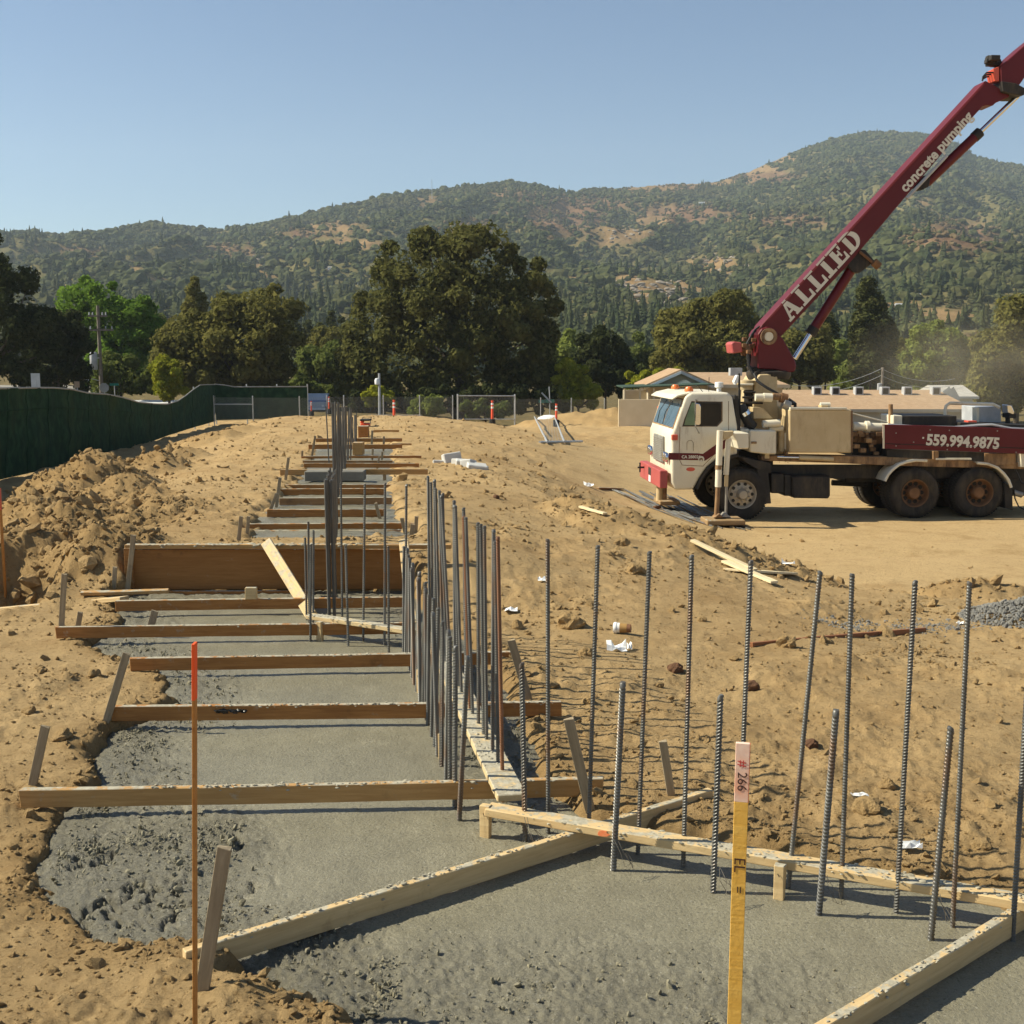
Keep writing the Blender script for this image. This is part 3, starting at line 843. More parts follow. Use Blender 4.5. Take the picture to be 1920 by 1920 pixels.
stake(753,971,760,1000,7,"stake leaning left at the right end of the first far cross boards", z=.3)
stake(774,983,770,1012,8,"short upright stake right of the pale upright plank", z=.3)
stake(781,968,779,1000,7,"thin upright stake behind the right ends of the first far boards", z=.3)
stake(704,943,712,972,6,"stake leaning left on the far footing's right edge", z=.3)
stake(541,858,533,915,5,"tall dark stake at the left end of the orange far board", z=.12)
stake(525,895,518,950,6,"leaning stake at the left end of the grey far board", z=.3)
stake(519,925,506,958,6,"stake leaning right at the left end of the dark far board", z=.3)
stake(591,817,584,860,4,"dark stake left of the far bars at the orange short board", z=.12)
stake(567,845,566,860,4,"small stake at the far left end of the thin boards", z=.12)
stake(698,807,697,832,4,"thin dark stake on the right of the far bars near the crest", z=.12)
stake(720,818,719,842,4,"thin dark stake at the right end of the orange far board near the crest", z=.12)
stake(699,841,698,860,4,"thin stake beyond the thin far board, left one of a pair", z=.12)
stake(717,847,716,862,4,"thin stake beyond the thin far board, right one of a pair", z=.12)
stake(711,855,707,880,4,"leaning dark stake behind the orange far board's middle", z=.12)
stake(721,884,721,905,6,"stake under the bright orange far board", z=.12)
# square stub forms and the concrete bulkhead of the far footing
p = P(661, 853, .1); q = P(680, 853, .1)
lumber("stub_form", p, q, .3, .25, W_MID, "square orange wooden stub form right of the far bars", cat="wood form", bow=0, seg=2)
p = P(672, 822, .1); q = P(690, 822, .1)
lumber("stub_form", p, q, .3, .3, W_OLD, "small wooden stub form behind the far bars at the crest", cat="wood form", bow=0, seg=2)
a = P(571, 912, .12); b = P(682, 912, .12); h_ = PY(620, 884, a.y).z - FZ
M_CONCD = paint("set_concrete", (0.16, 0.15, 0.125), (0.23, 0.215, 0.18), 4, rough=.85, bump=.3)
mb = MB(); mb.box((a.x, a.y, FZ - .1), (b.x, a.y + .35, FZ + h_)); mb.build("bulkhead", M_CONCD, None, bevel=.01, label="grey concrete bulkhead step under the bright orange far board", cat="concrete step")

# ------------------------------------------------------------------ survey laths
M_LATH = wood("yellow_lath", (0.72, 0.40, 0.065), (0.80, 0.49, 0.11), 0, rough=.7, dark=(0.45, 0.22, .04))
M_FLUO = paint("orange_lath_paint", (0.95, 0.11, 0.02), (0.92, 0.14, 0.025), 20, rough=.7, bump=.1)
M_WASH = paint("pale_orange_wash", (0.85, 0.62, 0.50), (0.82, 0.40, 0.25), 14, rough=.8, bump=.1)
M_RED = paint("red_ink", (0.55, 0.05, 0.04), (0.45, 0.06, 0.05), 30, rough=.7, bump=0)
M_INK = paint("dark_ink", (0.05, 0.02, 0.015), (0.08, 0.03, 0.02), 30, rough=.7, bump=0)
M_LATH2 = wood("orange_brown_lath", (0.42, 0.17, 0.04), (0.52, 0.24, 0.06), 0)
def text_mesh(body, size, bold=0.0, align='CENTER', extrude=0.0, shear=0.0, space=1.0):
    cu = bpy.data.curves.new("lettering", 'FONT')
    cu.body = body; cu.size = size; cu.offset = bold; cu.align_x = align; cu.align_y = 'CENTER'
    cu.extrude = extrude; cu.shear = shear; cu.space_character = space; cu.resolution_u = 3
    o = bpy.data.objects.new("lettering", cu); COL.objects.link(o)
    bpy.context.view_layer.update()
    me = bpy.data.meshes.new_from_object(o.evaluated_get(bpy.context.evaluated_depsgraph_get()))
    bpy.data.objects.remove(o); bpy.data.curves.remove(cu)
    return me
# yellow lath, close to the camera
Yl = 2.86
top = PY(1393, 1394, Yl); bot = PY(1366, 2260, Yl)
W_ = pxw(27, Yl / CP * 1.03); up = (top - bot).normalized(); xx = Vector((1, .0, 0)); xx = (xx - up * xx.dot(up)).normalized()
xx = (xx * math.cos(-.22) + up.cross(xx) * math.sin(-.22)); yy = up.cross(xx)   # turned so that its right edge shows
base = Vector((bot.x, bot.y, gz(bot.x, bot.y) if False else -.25))
bot = top - up * ((top.z - base.z) / up.z)
M = Matrix(((xx.x, yy.x, up.x, bot.x), (xx.y, yy.y, up.y, bot.y), (xx.z, yy.z, up.z, bot.z), (0, 0, 0, 1)))
L = (top - bot).length; wash = pxw(118, Yl) / CP
lath = thing("survey_lath", "yellow survey lath with an orange-washed top and handwritten figures, nearest to the viewer", "survey stake")
lath.matrix_world = M
W2 = .0345; T2 = .012
mb = MB(); mb.box((-W2/2, 0, 0), (W2/2, T2, L - wash)); mb.build("shaft", M_LATH, lath, bevel=.001)
mb = MB(); mb.box((-W2/2, 0, L - wash), (W2/2, T2, L)); mb.build("painted_top", M_WASH, lath, bevel=.001)
mb = MB(); mb.box((W2/2, .0006, L - wash), (W2/2 + .0008, T2 - .0006, L - .001)); mb.build("orange_edge", M_FLUO, lath)
def lath_text(body, size, h, mat, nm, dx=0.0):
    me = text_mesh(body, size, .0, extrude=.0002); me.materials.clear(); me.materials.append(mat)
    # reads downward along the lath
    o = link(nm, me, lath)
    R = Matrix(((0, 1, 0, dx), (0, 0, -1, -.0008), (-1, 0, 0, L - h), (0, 0, 0, 1)))
    o.matrix_basis = R
lath_text("#", .031, .052, M_RED, "lettering")
lath_text("266", .033, .098, M_INK, "lettering")
lath_text("EL", .040, .315, M_INK, "lettering")
lath_text("=", .034, .380, M_INK, "lettering")
# thin orange-topped lath at the left
Yl = 3.25
top = PY(362, 1208, Yl); bz = gz(top.x, Yl)
bx_l = PY(362, 1990, Yl).x
M_ = thing("survey_lath", "thin upright lath with a bright orange top at the left, before the diagonal board", "survey stake", (bx_l, Yl, bz))
M_.rotation_euler = (0, math.atan2(top.x - bx_l, top.z - bz), 0)
h = math.hypot(top.z - bz, top.x - bx_l); ph = pxw(112, Yl)
w_ = pxw(5.2, Yl)
mb = MB(); mb.box((-w_/2, 0, -.15), (w_/2, .03, h - ph)); mb.build("shaft", M_LATH2, M_, bevel=.0008)
mb = MB(); mb.box((-w_/2 - .0004, -.0004, h - ph), (w_/2 + .0004, .0304, h)); mb.build("painted_top", M_FLUO, M_, bevel=.0008)
b = G(9, 1118); t_ = PY(8, 916, b.y)
M_ = thing("survey_lath", "small thin lath with a faded orange top at the left picture edge", "survey stake", b)
h = t_.z - b.z
mb = MB(); mb.box((-.008, 0, -.1), (.008, .03, h * .8)); mb.build("shaft", M_LATH2, M_)
mb = MB(); mb.box((-.009, -.001, h * .8), (.009, .031, h)); mb.build("painted_top", paint("faded_orange", (.6, .1, .05), (.65, .16, .08), 20, bump=0), M_)

# ------------------------------------------------------------------ screened fence on the left
M_SCREEN = paint("green_screen_cloth", (0.010, 0.032, 0.017), (0.026, 0.066, 0.032), 3.0, rough=.9, bump=.4, bscale=25, bdist=.02, spec=.1, rnd=False, dirt=(0.045, 0.062, 0.022), dscale=.35, dlo=.5, dhi=.75)
M_GALV = paint("galvanised_steel", (0.42, 0.43, 0.43), (0.55, 0.56, 0.56), 8, rough=.45, metal=.4, bump=.1)
M_ROPE = paint("screen_hem", (0.30, 0.29, 0.25), (0.42, 0.40, 0.35), 12, rough=.8)
def fence_hit(px, py):
    d = ray(px, py); s = (FENCE_B[0] - FENCE_A[0]) / (FENCE_B[1] - FENCE_A[1])
    # x = ax + s (y - ay)
    t = (FENCE_A[0] - s * FENCE_A[1]) / (d.x - s * d.y)
    return Vector((d.x * t, d.y * t, CAM_H + d.z * t))
topl = [(-420,742),(-200,730),(0,728),(60,727),(95,727),(130,730),(160,737),(195,739),(225,745),(255,754),(285,757),(310,758),(330,752),(345,742),(360,730),(372,722),(386,721),(404,721)]
botl = [(-420,985),(-200,930),(0,893),(60,880),(140,862),(230,843),(300,818),(350,802),(404,787)]
tx_ = np.array([p[0] for p in topl]); ty_ = np.array([p[1] for p in topl]); bx_ = np.array([p[0] for p in botl]); by_ = np.array([p[1] for p in botl])
cols = np.concatenate([np.arange(-420, 0, 10), np.arange(0, 405, 3)]); V = []
tops = []
for i, c in enumerate(cols):
    T_ = fence_hit(c, np.interp(c, tx_, ty_)); B_ = fence_hit(c, np.interp(c, bx_, by_)); B_.z -= .06
    tops.append(T_)
    for j in range(9):
        q = B_ + (T_ - B_) * (j / 8)
        sag = .07 * gnoise(np.array([q.y * .45]), np.array([j * .5]), 3)[0] + .03 * gnoise(np.array([q.y * 1.7]), np.array([j * .9]), 4)[0]
        V.append((q.x + sag + .06, q.y, q.z))
fence = thing("screened_fence", "long chain-link fence hung with dark green screen along the left", "fence", (FENCE_A[0], FENCE_A[1], -.45))
FL = Vector(fence.location)
def rel(V, o): return [tuple(Vector(v) - o) for v in V]
link("screen_cloth", np_mesh("screen_cloth", rel(V, FL), grid_faces(len(cols), 9), M_SCREEN), fence)
mb = MB(); mb.tube(rel([t + Vector((.07, 0, 0)) for t in tops], FL), .022, 5); mb.build("hem", M_ROPE, fence)
for c in (-380, -120, 60, 164, 236, 290, 332, 366, 392):
    T_ = fence_hit(c, np.interp(c, tx_, ty_)); B_ = fence_hit(c, np.interp(c, bx_, by_))
    mb = MB(); mb.cyl(Vector((T_.x - .08, T_.y, B_.z - .3)) - FL, Vector((T_.x - .08, T_.y, T_.z + .02)) - FL, .03, n=8); mb.build("post", M_GALV, fence)
for k in range(5, len(cols) - 4, 13):            # stitched seams where the cloth is laced to the posts, and the line of the middle wire
    mb = MB(); mb.tube([Vector(V[k * 9 + j]) - FL + Vector((.02, 0, 0)) for j in range(9)], .007, 4); mb.build("seam", M_SCREEN, fence)
mb = MB(); mb.tube([Vector(V[k * 9 + 6]) - FL + Vector((.02, 0, 0)) for k in range(len(cols))], .009, 4); mb.build("middle_wire", M_SCREEN, fence)
# the screened return at the back
Yb = 66.0
a = PY(405, 786, Yb - 1.5); b = PY(577, 784, Yb + 1.0); hh = PY(405, 721, Yb - 1.5).z - a.z
f2 = thing("screened_fence", "short green screened fence panel facing the viewer at the back left", "fence", a)
V = []; nn = 40
for i in range(nn):
    q = a + (b - a) * (i / (nn - 1)); tz = PY(405 + 172 * i / (nn - 1), np.interp(i / (nn - 1), [0, .12, .2, 1], [721, 723, 726, 725.5]), q.y).z
    for j in range(6):
        V.append((q.x - a.x, q.y - a.y + .06 * gnoise(np.array([i * .4]), np.array([j * .6]), 9)[0], -.05 + (tz - a.z + .05) * j / 5))
link("screen_cloth", np_mesh("screen_cloth", V, grid_faces(nn, 6), M_SCREEN), f2)
mb = MB(); mb.tube([Vector(V[i * 6 + 5]) + Vector((0, -.02, .02)) for i in range(nn)], .03, 5); mb.build("top_rail", M_ROPE, f2)
for s in (0.0, .33, .66, 1.0):
    q = (b - a) * s
    mb = MB(); mb.cyl(q + Vector((0, .1, -.3)), q + Vector((0, .1, hh + .03)), .035, n=8); mb.build("post", M_GALV, f2)
# ------------------------------------------------------------------ chain-link fences at the back
def chainlink_material():
    t = NT("chain_link")
    v = t.coord()
    sx = t.n("ShaderNodeSeparateXYZ"); t.l(v, sx.inputs[0])
    def wire(sign):
        s = t.math('MULTIPLY', t.math('ADD', sx.outputs[0], t.math('MULTIPLY', sx.outputs[2], sign)), 1 / .075)
        f = t.math('ABSOLUTE', t.math('SUBTRACT', t.math('FRACT', s), .5))
        return t.math('LESS_THAN', f, .045)
    k = t.math('MAXIMUM', wire(1.0), wire(-1.0))
    tr = t.n("ShaderNodeBsdfTransparent"); mx = t.n("ShaderNodeMixShader")
    t.l(k, mx.inputs[0]); t.l(tr.outputs[0], mx.inputs[1]); t.l(t.b.outputs[0], mx.inputs[2]); t.l(mx.outputs[0], t.out.inputs[0])
    return t.done((.30, .31, .30), .5, .3)
M_CHAIN = chainlink_material()
def chain_fence(name, px0, px1, Y0, Y1, ytop, ybot, posts, label, rails=(), cat="fence", top=False, post_r=.03):
    a = PY(px0, ybot, Y0); b = PY(px1, ybot, Y1); h = PY(px0, ytop, Y0).z - a.z
    d = b - a; L = Vector((d.x, d.y, 0)).length
    r = thing(name, label, cat, a, math.atan2(d.y, d.x))
    dz = d.z
    me = bpy.data.meshes.new("wire_mesh"); me.from_pydata([(0, 0, 0), (L, 0, dz), (L, 0, h + dz), (0, 0, h)], [], [(0, 1, 2, 3)]); me.materials.append(M_CHAIN)
    link("wire_mesh", me, r)
    for p in posts:
        s = (p - px0) / (px1 - px0)
        mb = MB(); mb.cyl((L * s, .04, dz * s - .4), (L * s, .04, dz * s + h + .05), post_r, n=8)
        mb.lathe((L * s, .04, dz * s + h + .05), (0, 0, 1), [(post_r * 1.1, 0), (post_r * .9, .03), (0.0, .045)], 8); mb.build("post", M_GALV, r, smooth=True)
    for (s0, s1, f) in rails:
        mb = MB(); mb.cyl((L * s0, .03, dz * s0 + h * f), (L * s1, .03, dz * s1 + h * f), .026, n=8); mb.build("rail", M_GALV, r)
    return r
chain_fence("chain_link_fence", 402, 578, 62, 63.5, 745, 788, [402, 474, 562], "low see-through chain-link fence in front of the green panel", rails=[(0, .41, .70)])
chain_fence("chain_link_fence", 579, 850, 67, 67, 744, 789, [613, 645, 719, 787, 849], "see-through chain-link fence in front of the big oak", rails=())
g = chain_fence("fence_gate", 858, 966, 66, 66.5, 742, 787, [858.5, 965.5], "open-framed chain-link gate panel right of the see-through fence", rails=[(0, 1, 1.0), (0, 1, .02)], cat="gate", post_r=.045)
chain_fence("chain_link_fence", 966, 1240, 70, 74, 748, 790, [1012, 1068, 1130, 1190], "faint chain-link fence running behind the dirt bank at the truck", rails=())
# fallen fence panel on the bank
A = G(1002, 788); B = G(1040, 788); C = G(1058, 833); D = G(1026, 834)
r = thing("fallen_fence_panel", "galvanised fence panel frame lying on the dirt bank, left of the truck", "fence panel", D)
mb = MB()
lift = Vector((0, 0, .07))
corn = [D + lift, A + lift + Vector((0, 0, .12)), B + lift + Vector((0, 0, .10)), C + lift]
for i in (0, 2):
    mb.cyl(corn[i] - D, corn[(i + 1) % 4] - D, .032, n=8)
mb.build("side_rail", M_GALV, r); mb = MB()
mb.cyl(corn[0] - D + Vector((-.2, 0, 0)), corn[0] - D + (corn[3] - corn[0]) * 2.2, .034, n=8); mb.build("bottom_rail", M_GALV, r)
me = bpy.data.meshes.new("wire_mesh"); me.from_pydata([tuple(c - D) for c in corn], [], [(0, 1, 2, 3)]); me.materials.append(M_CHAIN); link("wire_mesh", me, r)

# ------------------------------------------------------------------ small things at the back of the site
M_DEL = paint("delineator_orange", (0.80, 0.10, 0.03), (0.70, 0.08, 0.03), 6, rough=.5)
M_WHITE = paint("white_paint", (0.74, 0.74, 0.72), (0.82, 0.82, 0.80), 6, rough=.5)
M_RUBB = paint("black_rubber", (0.016, 0.015, 0.014), (0.03, 0.028, 0.025), 10, rough=.8)
def delineator(px, ytop, ybot, Y, label):
    a = PY(px, ybot, Y); h = PY(px, ytop, Y).z - a.z; k = h / 1.05
    r = thing("delineator_post", label, "traffic post", a, group="orange delineator posts along the back fence")
    mb = MB(); mb.lathe((0, 0, 0), (0, 0, 1), [(.17, -.3), (.17, .05 * k), (.12, .07 * k)], 8); mb.build("base", M_RUBB, r)
    mb = MB(); mb.lathe((0, 0, 0), (0, 0, 1), [(.075 * k, .05 * k), (.062 * k, .9 * k), (.045 * k, .92 * k), (.045 * k, .96 * k), (.07 * k, .98 * k), (.07 * k, h)], 10); mb.build("tube", M_DEL, r, smooth=True)
    for f in (.60, .78):
        mb = MB(); mb.lathe((0, 0, f * h), (0, 0, 1), [(.071 * k, 0), (.070 * k, .1 * k)], 10); mb.build("reflective_band", M_WHITE, r)
delineator(739, 750, 787, 65, "orange delineator post behind the low concrete wall")
delineator(923, 751, 788, 64, "orange delineator post in the middle of the gate")
delineator(1043, 757, 789, 63, "orange delineator post beside the fallen fence panel")
delineator(584, 752, 772, 80, "orange delineator post left of the parked car")
delineator(617, 744, 768, 80, "orange delineator post right of the parked car")
delineator(1234, 762, 799, 46, "orange-red delineator post just left of the truck's windscreen")
# low concrete wall
a = PY(690, 789, 69); b = PY(790, 789, 69)
mb = MB(); hw = PY(690, 778, 69).z - a.z
mb.box((0, 0, -.4), ((b - a).x, .25, hw)); mb.build("low_wall", paint("pale_concrete", (0.30, 0.25, 0.19), (0.38, 0.32, 0.25), 2, rough=.9), None, bevel=.02, label="low pale concrete wall behind the see-through fence", cat="wall", loc=a)
# street furniture seen over the back fence
M_POLE = paint("weathered_pole", (0.16, 0.13, 0.10), (0.26, 0.22, 0.18), 3, rough=.85)
M_GREY = paint("grey_metal", (0.36, 0.37, 0.38), (0.48, 0.49, 0.50), 4, rough=.5)
M_GREENS = paint("street_sign_green", (0.02, 0.20, 0.15), (0.03, 0.25, 0.18), 4, rough=.5, bump=0)
base = PY(191, 745, 88); ht = PY(191, 573, 88).z
pole = thing("utility_pole", "wooden utility pole with a grey transformer before the bright green tree", "utility pole", base)
hz = ht - base.z
mb = MB(); mb.cyl((0, 0, -1.5), (0, 0, hz), .16, .11, 10); mb.build("shaft", M_POLE, pole, smooth=True)
for z_, w_ in ((hz - .75, 1.4), (hz - 1.75, 2.2)):
    mb = MB(); mb.box((-w_ / 2, -.2, z_ - .06), (w_ / 2, -.08, z_ + .06)); ca = mb.build("crossarm", M_POLE, pole)
    for x_ in (-w_ / 2 + .1, -w_ / 4, w_ / 4, w_ / 2 - .1):
        mb = MB(); mb.lathe((x_, -.14, z_ + .06), (0, 0, 1), [(.05, 0), (.07, .06), (.04, .12), (.06, .18), (0, .22)], 8); mb.build("insulator", M_GREY, ca)
mb = MB(); mb.lathe((-.42, -.15, hz - 4.6), (0, 0, 1), [(.24, 0), (.27, .05), (.27, 1.15), (.22, 1.25), (0, 1.3)], 14)
mb.box((-.3, -.2, hz - 3.8), (0, -.1, hz - 3.7)); mb.build("transformer", M_GREY, pole, smooth=True)
mb = MB(); mb.cyl((-.1, -.1, hz - 5.4), (-.75, -.4, hz - 5.2), .03, n=6); mb.lathe((-.85, -.45, hz - 5.42), (0, 0, 1), [(.22, 0), (.2, .18), (.06, .3), (0, .32)], 10); mb.build("street_light", M_GREY, pole)
W0 = base + Vector((-1.0, -.1, hz - 1.6))
mb = MB()
for k, (dx, dz) in enumerate(((0, 0), (.5, .02), (2.0, .02))):
    s0 = W0 + Vector((dx, 0, dz)); e0 = s0 + Vector((-60, -25, 1.5))
    mb.tube([s0.lerp(e0, t) + Vector((0, 0, -2.2 * 4 * t * (1 - t))) for t in np.linspace(0, 1, 14)], .018, 4)
mb.build("power_line", M_RUBB, None, label="thin power lines running from the utility pole out of the picture on the left", cat="power line")
base = PY(712, 775, 78); top = PY(712, 700, 78); r = thing("lamp_pole", "short grey pole with a small round lamp before the big oak", "pole", base)
mb = MB(); mb.cyl((0, 0, -.8), (0, 0, top.z - base.z), .10, .07, 8); mb.build("shaft", M_GREY, r)
mb = MB(); mb.lathe((-.12, -.1, top.z - base.z - .75), (0, 0, 1), [(0, 0), (.16, .05), (.18, .3), (.12, .42), (0, .45)], 10); mb.build("lamp", M_WHITE, r, smooth=True)
def sign(px, py, Y, w, h, m, name, label, shape='rect', tilt=0):
    c = PY(px, py, Y); r = thing(name, label, "sign", (c.x, c.y, gz(c.x, c.y)))
    zz = c.z - r.location.z
    mb = MB(); mb.cyl((0, .05, -.3), (0, .05, zz + h * .45), .035, n=6); mb.build("post", M_GREY, r)
    if shape == 'oct': pts = [(w / 2 * math.cos(t) / math.cos(math.pi / 8), 0, zz + w / 2 * math.sin(t) / math.cos(math.pi / 8)) for t in (np.arange(8) + .5) * math.pi / 4]
    else: pts = [(-w/2, 0, zz - h/2), (w/2, 0, zz - h/2), (w/2, 0, zz + h/2), (-w/2, 0, zz + h/2)]
    mb = MB(); mb.prism(pts, (0, .03, 0)); mb.build("panel", m, r)
    return r
M_SIGNB = paint("bare_sign_back", (0.50, 0.51, 0.52), (0.60, 0.61, 0.62), 3, rough=.45, metal=.2, bump=0)
sign(195, 727, 82, .62, .62, M_SIGNB, "stop_sign", "back of an octagonal road sign at the utility pole's foot", 'oct')
r = sign(63, 713, 70, .30, .80, M_SIGNB, "road_sign", "pair of tall pale sign backs above the green fence at left")
mb = MB(); mb.prism([(.16, .01, Vector(r.location).z * 0 + (PY(63, 713, 70).z - r.location.z) - .4), (.36, .01, (PY(63, 713, 70).z - r.location.z) - .4), (.36, .01, (PY(63, 713, 70).z - r.location.z) + .4), (.16, .01, (PY(63, 713, 70).z - r.location.z) + .4)], (0, .03, 0)); mb.build("panel", M_SIGNB, r)
sign(144, 721, 75, .32, .38, paint("tan_sign", (.42, .28, .18), (.48, .33, .22), 4), "road_sign", "small tan sign above the green fence, left of the stop sign")
sign(214, 721, 84, .62, .16, M_GREENS, "street_sign", "small green street-name sign right of the octagonal sign")
r = sign(1031, 752, 80, .6, .22, M_GREENS, "street_sign", "green street-name signs on a thin post left of the truck")
z_ = PY(1031, 752, 80).z - r.location.z
mb = MB(); mb.cyl((0, .05, z_), (-.05, .05, z_ + .95), .04, n=6); mb.cyl((.1, .02, z_ - .1), (-.55, .02, z_ + .55), .06, n=6); mb.build("arm", M_GREY, r)
mb = MB(); mb.box((-.75, -.02, z_ - .12), (-.35, .02, z_ + .08)); mb.build("panel", M_GREENS, r)
# parked car far behind the fence
c = PY(597, 775, 92); car = thing("parked_car", "blue and white parked car far behind the chain-link fence", "car", c, math.radians(95))
M_CARB = paint("blue_car_paint", (0.05, 0.12, 0.30), (0.07, 0.15, 0.34), 2, rough=.3, bump=0)
M_GLASSD = paint("dark_glass", (0.02, 0.025, 0.03), (0.03, 0.035, 0.04), 2, rough=.08, bump=0, spec=.7)
prof = [(-2.2, .35), (2.2, .35), (2.25, .75), (2.1, .95), (1.1, 1.05), (.5, 1.5), (-.9, 1.52), (-1.6, 1.05), (-2.2, .95)]
mb = MB(); mb.prism([(x, -.85, z) for x, z in prof], (0, 1.7, 0)); mb.build("body", paint("pale_car_paint", (.42, .46, .52), (.48, .52, .58), 2, rough=.3, bump=0), car, bevel=.06, seg=2)
mb = MB(); mb.prism([(x, -.8, z) for x, z in [(-2.15, .97), (-1.62, 1.07), (-1.62, 1.09), (-2.15, .99)]], (0, 1.6, 0)); mb.build("hood", M_CARB, car)
mb = MB(); mb.prism([(x, -.87, z) for x, z in [(1.0, 1.07), (.45, 1.43), (-.85, 1.45), (-1.4, 1.08)]], (0, 1.74, 0)); mb.build("window", M_GLASSD, car)
for x in (-1.35, 1.35):
    for y in (-.8, .62):
        mb = MB(); mb.lathe((x, y, .33), (0, 1, 0), [(.2, 0), (.33, .0), (.33, .2), (.2, .2)], 14); mb.build("wheel", M_RUBB, car)
for y in (-.6, .45):
    mb = MB(); mb.box((-2.26, y, .6), (-2.18, y + .18, .75)); mb.build("headlight", M_WHITE, car)
mb = MB(); mb.box((-2.3, -.8, .36), (-2.2, .8, .5)); mb.build("bumper", M_WHITE, car)
# red plate machine at the crest
c = P(683, 803, .1); r = thing("compactor", "small orange-red machine with a black top at the crest behind the far bars", "machine", c)
mb = MB(); mb.box((-.11, 0, .0), (.13, .4, .13)); mb.box((-.12, .05, .13), (-.03, .3, .20)); mb.build("engine", M_DEL, r, bevel=.02)
mb = MB(); mb.box((-.13, .0, .20), (.17, .4, .25)); mb.build("cover", M_RUBB, r, bevel=.02)
mb = MB(); mb.box((-.14, -.05, -.06), (.16, .45, 0)); mb.build("base_plate", M_GREY, r, bevel=.01)
mb = MB(); mb.tube([(-.12, .4, .1), (-.12, .7, .27), (.12, .7, .27), (.12, .4, .1)], .012, 6); mb.build("handle", M_RUBB, r)
# white dome-shaped lid near the bank
c = PY(1030, 790, 66); mb = MB(); mb.lathe((0, 0, 0), (0, 0, 1), [(.75, -.3), (.75, .05), (.6, .22), (.3, .33), (0, .36)], 18)
mb.build("white_cover", M_WHITE, None, smooth=True, label="low white dome-shaped cover lying at the foot of the back dirt bank", cat="cover", loc=c)
# ------------------------------------------------------------------ litter and loose things on the ground
def on_ground(px, py, dz=0.0): return G(px, py) + Vector((0, 0, dz))
def slab(name, pts, th, mat, label, cat, group=None, dz=.0):
    pts = [on_ground(*p) + Vector((0, 0, dz)) for p in pts]
    mb = MB(); mb.prism(pts, (0, 0, th)); return mb.build(name, mat, None, bevel=th * .15, label=label, cat=cat, group=group)
def gplank(p0, p1, w, h, mat, label, dz=.01, name="loose_board"):
    return lumber(name, on_ground(*p0) + Vector((0, 0, dz)), on_ground(*p1) + Vector((0, 0, dz)), w, h, mat, label, "loose boards lying on the dirt", .003)
gplank((1412,1214), (1736,1184), .03, .045, W_BROWN, "long thin brown board lying on the dirt at the right", -.01)
gplank((1293,1021), (1412,1077), .07, .03, W_SCRAP, "narrow pale board lying along the spoil ridge before the truck", .03)
gplank((1352,1058), (1445,1098), .09, .025, W_SCRAP, "pale splintered board lying below the narrow one on the spoil ridge", .02)
a = on_ground(1405,1073); 
gplank((1405,1079), (1496,1082), .30, .025, W_SCRAP, "wide pale board end lying flat at the ridge's right end", .03)
gplank((1084,956), (1131,970), .06, .025, W_SCRAP, "small pale stick lying on the ridge, left of the truck", .03)
gplank((1124,918), (1170,920), .10, .03, W_OLD2, "grey board lying flat left of the truck's bumper", .02)
# bundle of bars lying by the outriggers
mb = MB(); r_ = random.Random(4)
for i in range(30):
    k = r_.uniform(-1, 1); a = on_ground(1205 + 45 * k + r_.uniform(-25, 25), 926 + 7 * k); b = on_ground(1345 + 52 * k + r_.uniform(-14, 14), 984 + 9 * k + r_.uniform(-6, 6))
    a.z += .015 + r_.uniform(0, .02); b.z += .012 + r_.uniform(0, .015)
    m_ = a.lerp(b, .5); m_.z = gz(m_.x, m_.y) + .02
    mb.tube([a, m_, b], .012, 5)
mb.build("loose_bar_bundle", M_BAR, None, label="bundle of blue-grey bars scattered on the ground by the truck's front outriggers", cat="rebar bundle")
# cinder block rubble, paper, cup
M_BLOCK = paint("pale_block", (0.48, 0.47, 0.44), (0.62, 0.61, 0.58), 8, rough=.9)
for i, (px, py, s, rz) in enumerate([(848,866,.34,.3), (858,868,.22,.9), (868,870,.26,.1), (879,873,.30,1.2), (894,877,.36,.2), (904,878,.2,.6), (826,866,.3,.1)]):
    p = on_ground(px, py)
    lab = ["upright white broken block at the left of the rubble heap", "small white broken block right of the upright one", "white broken block in the middle of the rubble heap", "tilted white broken block, right of the rubble's middle",
           "largest flat white broken block at the right end of the rubble", "small white chip at the far right of the rubble", "flat white chip lying apart, left of the rubble heap"][i]
    mb = MB(); h_ = [.17, .08, .08, .10, .07, .05, .03][i]
    mb.box((-s/2, -s*.35, -.05), (s/2, s*.35, h_)); o = mb.build("broken_block", M_BLOCK, None, bevel=.015, label=lab, cat="concrete block", group="white broken blocks in the rubble heap", loc=p, rot=(random.uniform(-.2,.2), random.uniform(-.25,.25), rz))
M_PAPER = paint("white_paper", (0.78, 0.78, 0.76), (0.84, 0.84, 0.82), 6, rough=.8, bump=0)
def scrap(px, py, w, d, label, seed, h=.03):
    r_ = random.Random(seed); n = 5; V = []
    for i in range(n):
        for j in range(n):
            V.append(((i / (n-1) - .5) * w + r_.uniform(-.1, .1) * w / n * 2, (j / (n-1) - .5) * d, .008 + abs(r_.gauss(0, h)) * (.3 if j in (0,) else 1)))
    V2 = V + [(x, y, z + .0015) for x, y, z in V]
    F = grid_faces(n, n); mb = MB(); mb.add(V, F.tolist()); o = mb.build("paper_scrap", M_PAPER, None, label=label, cat="litter", group="white paper litter on the dirt", loc=on_ground(px, py))
scrap(1156, 1221, .14, .08, "crumpled white paper lying below the paper cup", 1, .035)
scrap(1180, 1218, .035, .06, "small white paper scrap right of the crumpled paper", 2, .03)
scrap(958, 1147, .11, .09, "white paper scrap right of the crowded bars", 3, .02)
scrap(1016, 1090, .07, .08, "small white scrap on the dirt left of the second tall bar", 4, .02)
scrap(1610, 1495, .09, .03, "thin white strip of litter on the dirt at the right", 5, .012)
